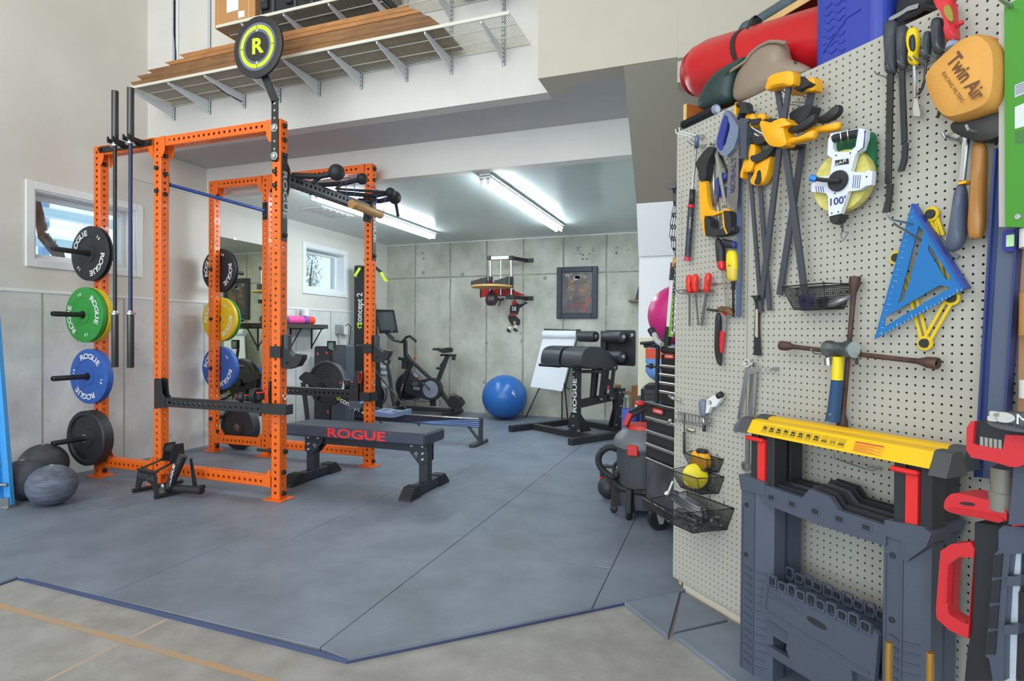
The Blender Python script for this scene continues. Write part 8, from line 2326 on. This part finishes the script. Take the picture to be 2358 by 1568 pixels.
 if front:
  for k in range(11):
   x=-.222+.0285*k;mb=MB();mb.add([(X(x-.0125),fy(.873)-.0006,.873),(X(x+.0125),fy(.873)-.0006,.873),(X(x+.0125),fy(.899)-.0006,.899),(X(x-.0125),fy(.899)-.0006,.899)],[(0,1,2,3)]);s_=t.part('pictogram',mb,mat('picto_yellow',(206,166,14),.5),bm_)
   mb=MB();z0=.876
   if k<8:mb.add([(X(x)+.008*math.cos(PI*i/8),fy(.888)-.0016,.888+.006*math.sin(PI*i/8))for i in range(9)],[tuple(range(9))])
   ya=fy(.882)-.0018;mb.bar((X(x-.008),ya,z0),(X(x-.003),ya+.003,.887),.002,.002);mb.bar((X(x+.008),ya,z0),(X(x+.003),ya+.003,.887),.002,.002);mb.bar((X(x-.009),ya,z0+(.006 if k%3 else.0)),(X(x+.009),ya,z0+(.006 if k%3 else 0)),.002,.002)
   t.part('pictogram_ink',mb,M_tool,s_)
  mb=MB();mb.add([(X(a),fy(b)-.0006,b)for a,b in((.10,.870),(.19,.870),(.19,.900),(.10,.900))],[(0,1,2,3)]);wl_=t.part('warning_label',mb,mat('warn_ochre',(238,180,26),.5),bm_)
  mb=MB()
  for i in range(8):zq=.872+.0027*i;mb.add([(X(a),fy(b)-.0012,b)for a,b in((.105,zq),(.185-.02*(i%3),zq),(.185-.02*(i%3),zq+.0009),(.105,zq+.0009))],[(0,1,2,3)])
  mb.add([(X(a),fy(b)-.0012,b)for a,b in((.103,.895),(.187,.895),(.187,.898),(.103,.898))],[(0,1,2,3)]);t.part('warning_text',mb,M_tred,wl_)
 return t
sawhorse(.245,.0,'front folded saw horse with yellow beam and pictogram strip',True)
sawhorse(.135,-.025,'rear folded saw horse with yellow beam, mostly hidden behind the front one',False)
# brass rods standing in front
for i,(px,lb)in enumerate(((2047,'short brass rod standing in front of the saw horse right leg'),(2142,'short brass rod standing right of the saw horse'))):
 a=bd(px,1568+(0 if i==0 else 0),.42);top=bd(px,1478 if i==0 else 1502,.42)
 t=Thing('brass_rod',lb,'rod',(top.x,-.42,0),BF,group='brass rods in front of the saw horses')
 mb=MB();mb.tube([(top.x,-.42,0),(top.x,-.42,top.z)],.0085,n=14);t.part('rod',mb,mat('brass',(206,160,84),.3,metal=.8));mb=MB();mb.box(top.x-.03,-.45,0,top.x+.03,-.39,.012);mb.tube([(top.x,-.42,0),(top.x,-.42,top.z*.55)],.0105,n=12);t.part('foot',mb,M_blk2)

# ------------------------------------------------------------------ tripod light tower at the right edge
WT=.33
t=Thing('light_tower','red and black folding tripod work light standing at the right edge','work light',(bd(2300,1500,WT).x,-WT,0),BF)
M_tr_=mat('tower_red',(208,46,52),.42);M_tg=mat('tower_grey',(74,80,94),.45);M_td=mat('tower_dark',(40,42,46),.45)
def tp(nm,w0,w1,pts,m_,par=None,sm=0,lb=None):return pr(t,nm,8,w0,w1,pts,m_,par,sm,lb)
tp('housing',WT-.10,WT-.01,((375,735),(500,755),(505,900),(700,900),(700,1568),(322,1568),(338,1400),(360,1300),(372,1000)),M_td)
tp('side_shell',WT-.01,WT+.02,((500,775),(530,752),(620,760),(700,770),(700,890),(560,905),(545,1050),(530,1300),(525,1568),(470,1568),(450,1450),(432,1440),(445,1290),(460,1100),(478,905),(500,880)),M_tg)
for i in range(4):
 yy=905+i*135;xo=475-i*10
 tp('tray_slot',WT+.0205,WT+.024,((xo,yy+5),(xo+45,yy-5),(xo+35,yy+118),(xo-10,yy+118)),M_td)
tp('mast_tube',WT-.05,WT-.005,((555,895),(615,900),(590,1568),(530,1568)),mat('alu_mast',(220,226,236),.35,metal=.3))
for yy in(1020,1275):tp('clamp_band',WT,WT+.03,((545-(yy-1020)*.05,yy),(618-(yy-1020)*.05,yy),(615-(yy-1020)*.05,yy+50),(540-(yy-1020)*.05,yy+50)),M_tg)
tp('outer_leg',WT-.06,WT+.0,((605,1100),(700,1100),(700,1568),(595,1568)),M_td)
# carry handle (red loop)
out=S(8,WT-.02,(228,875),(270,850),(300,838),(372,835),(392,860),(388,920),(310,912),(268,945),(252,1180),(262,1215),(330,1255),(362,1265),(358,1340),(300,1320),(230,1270),(195,1235),(190,1190),(208,950))
out=S(8,WT-.02,(215,880),(270,845),(372,835),(392,870),(388,920),(360,1340),(260,1295),(195,1235),(190,1190),(208,950))
hol=S(8,WT-.02,(310,912),(388,918),(362,1265),(330,1255),(262,1215),(252,1180),(268,945))
mb=MB();mb.plate(out,[hol],-WT+.005,-WT+.05);t.part('carry_handle',mb,M_tr_)
mb=MB()
for i in range(26):p=P3(8,252-i*.4,960+i*8,WT-.003);mb.bar(p+Vector((-.006,0,0)),p+Vector((.006,0,0)),.006,.002)
t.part('handle_ribs',mb,mat('tower_red_dark',(196,34,42),.45),kind='stuff')
# red shelf arm
out=S(8,WT+.03,(212,640),(225,605),(265,578),(385,605),(480,625),(545,660),(540,748),(380,710),(260,690),(215,668))
mb=MB();mb.prism(smooth_poly(out,1),-WT-.03,-WT+.06);t.part('bracket_arm',mb,M_tr_)
mb=MB();mb.prism(smooth_poly(S(8,WT+.031,(228,660),(262,655),(470,690),(530,712),(528,735),(380,700),(262,680)),1),-WT-.034,-WT-.030);t.part('arm_recess',mb,mat('tower_red_dark',(196,34,42),.45))
mb=MB();mb.prism(smooth_poly(S(8,WT+.031,(300,630),(330,628),(375,636),(372,650),(300,640)),1),-WT-.034,-WT-.030);t.part('arm_slot',mb,M_td)
# neck
a,b=P3(8,530,500,WT),P3(8,525,655,WT)
mb=MB();mb.lathe([(.0,0),(.0245,0),(.0245,.040),(.021,.042),(.021,.095),(0,.095)],(b.x+.002,-WT-.01,b.z-.006),(0,0,1),28);t.part('neck',mb,mat('tower_taupe',(128,122,112),.5))
mb=MB()
for y_ in(520,582):p=P3(8,484,y_,WT+.02);mb.box(p.x-.008,-WT-.01,p.z-.014,p.x+.006,-WT+.01,p.z+.010,.003)
t.part('red_lever',mb,M_tr_,label='red lever')
tp('pivot_block',WT-.03,WT+.02,((470,440),(500,425),(700,425),(700,500),(520,500),(505,470),(478,485),(468,465)),M_td)
tp('side_column',WT-.02,WT+.05,((578,450),(612,400),(700,380),(700,745),(552,748),(566,600)),M_tg)
# lamp head
tp('head_shell',WT-.06,WT+.09,((330,355),(332,240),(355,205),(375,205),(372,230),(365,320),(385,330),(520,355),(535,275),(640,280),(700,290),(700,410),(600,445),(560,445),(480,420),(355,395)),M_tr_)
tp('head_core',WT-.05,WT+.08,((370,232),(400,200),(430,215),(640,265),(700,270),(700,340),(520,350),(370,322)),M_td)
for i in range(5):tp('led_reflector',WT+.0805,WT+.086,((402+i*24,285+i*4),(420+i*24,288+i*4),(420+i*24,338+i*4),(402+i*24,332+i*4)),mat('reflector',(196,194,188),.2,metal=.8))
tp('control_panel',WT+.06,WT+.12,((438,195),(455,165),(490,157),(700,172),(700,270),(560,258),(470,235),(440,215)),mat('panel_grey',(82,84,88),.5),sm=1)
mb=MB();p=P3(8,528,184,WT+.121);mb.prism([(p.x+.020*math.cos(i*PI/8),p.z+.011*math.sin(i*PI/8))for i in range(16)],p.y-.002,p.y);
for x,y in((470,190),(480,165)):q=P3(8,x,y,WT+.121);mb.prism(rr(q.x-.009,q.z-.006,q.x+.009,q.z+.005,.003,2),q.y-.002,q.y)
t.part('button',mb,mat('button_silver',(196,194,186),.4))
mb=MB();put_text(mb,'milwaukee',P3(8,592,225,WT+.1215),(1,0,-.08),(0,0,1),.017,1.1);t.part('lettering',mb,M_td)
mb=MB();put_text(mb,'M',P3(8,628,200,WT+.1215),(1,0,0),(0,0,1),.03,1.1);t.part('logo',mb,M_wht)
tp('accent_strip',WT+.02,WT+.03,((565,745),(700,742),(700,752),(575,755)),M_tr_)
# tripod feet hidden at the floor
mb=MB()
for an in(0.4,2.5,4.4):c0=bd(2300,1500,WT);mb.bar((c0.x+.02,-WT+.05,.03),(c0.x+.02+.16*math.cos(an),-WT+.05+.12*math.sin(an),.012),.03,.02)
t.part('tripod_foot',mb,M_td)
# spare hooks below the saw-horse beam
hook(6,430,225,315,205,.16,'wire hook under the left of the yellow beam');hook(6,895,350,672,310,.10,'wire hook under the middle of the yellow beam')

# things of one single piece become that mesh itself
for o in list(COL.objects):
 if o.type=='EMPTY' and 'category' in o.keys()and len(o.children)==1 and not o.children[0].children:
  c=o.children[0];nm=o.name
  for k in('label','category','group','kind'):
   if k in o.keys():c[k]=o[k]
  c.parent=None;c.location=o.location;c.rotation_euler=o.rotation_euler
  bpy.data.objects.remove(o);c.name=nm
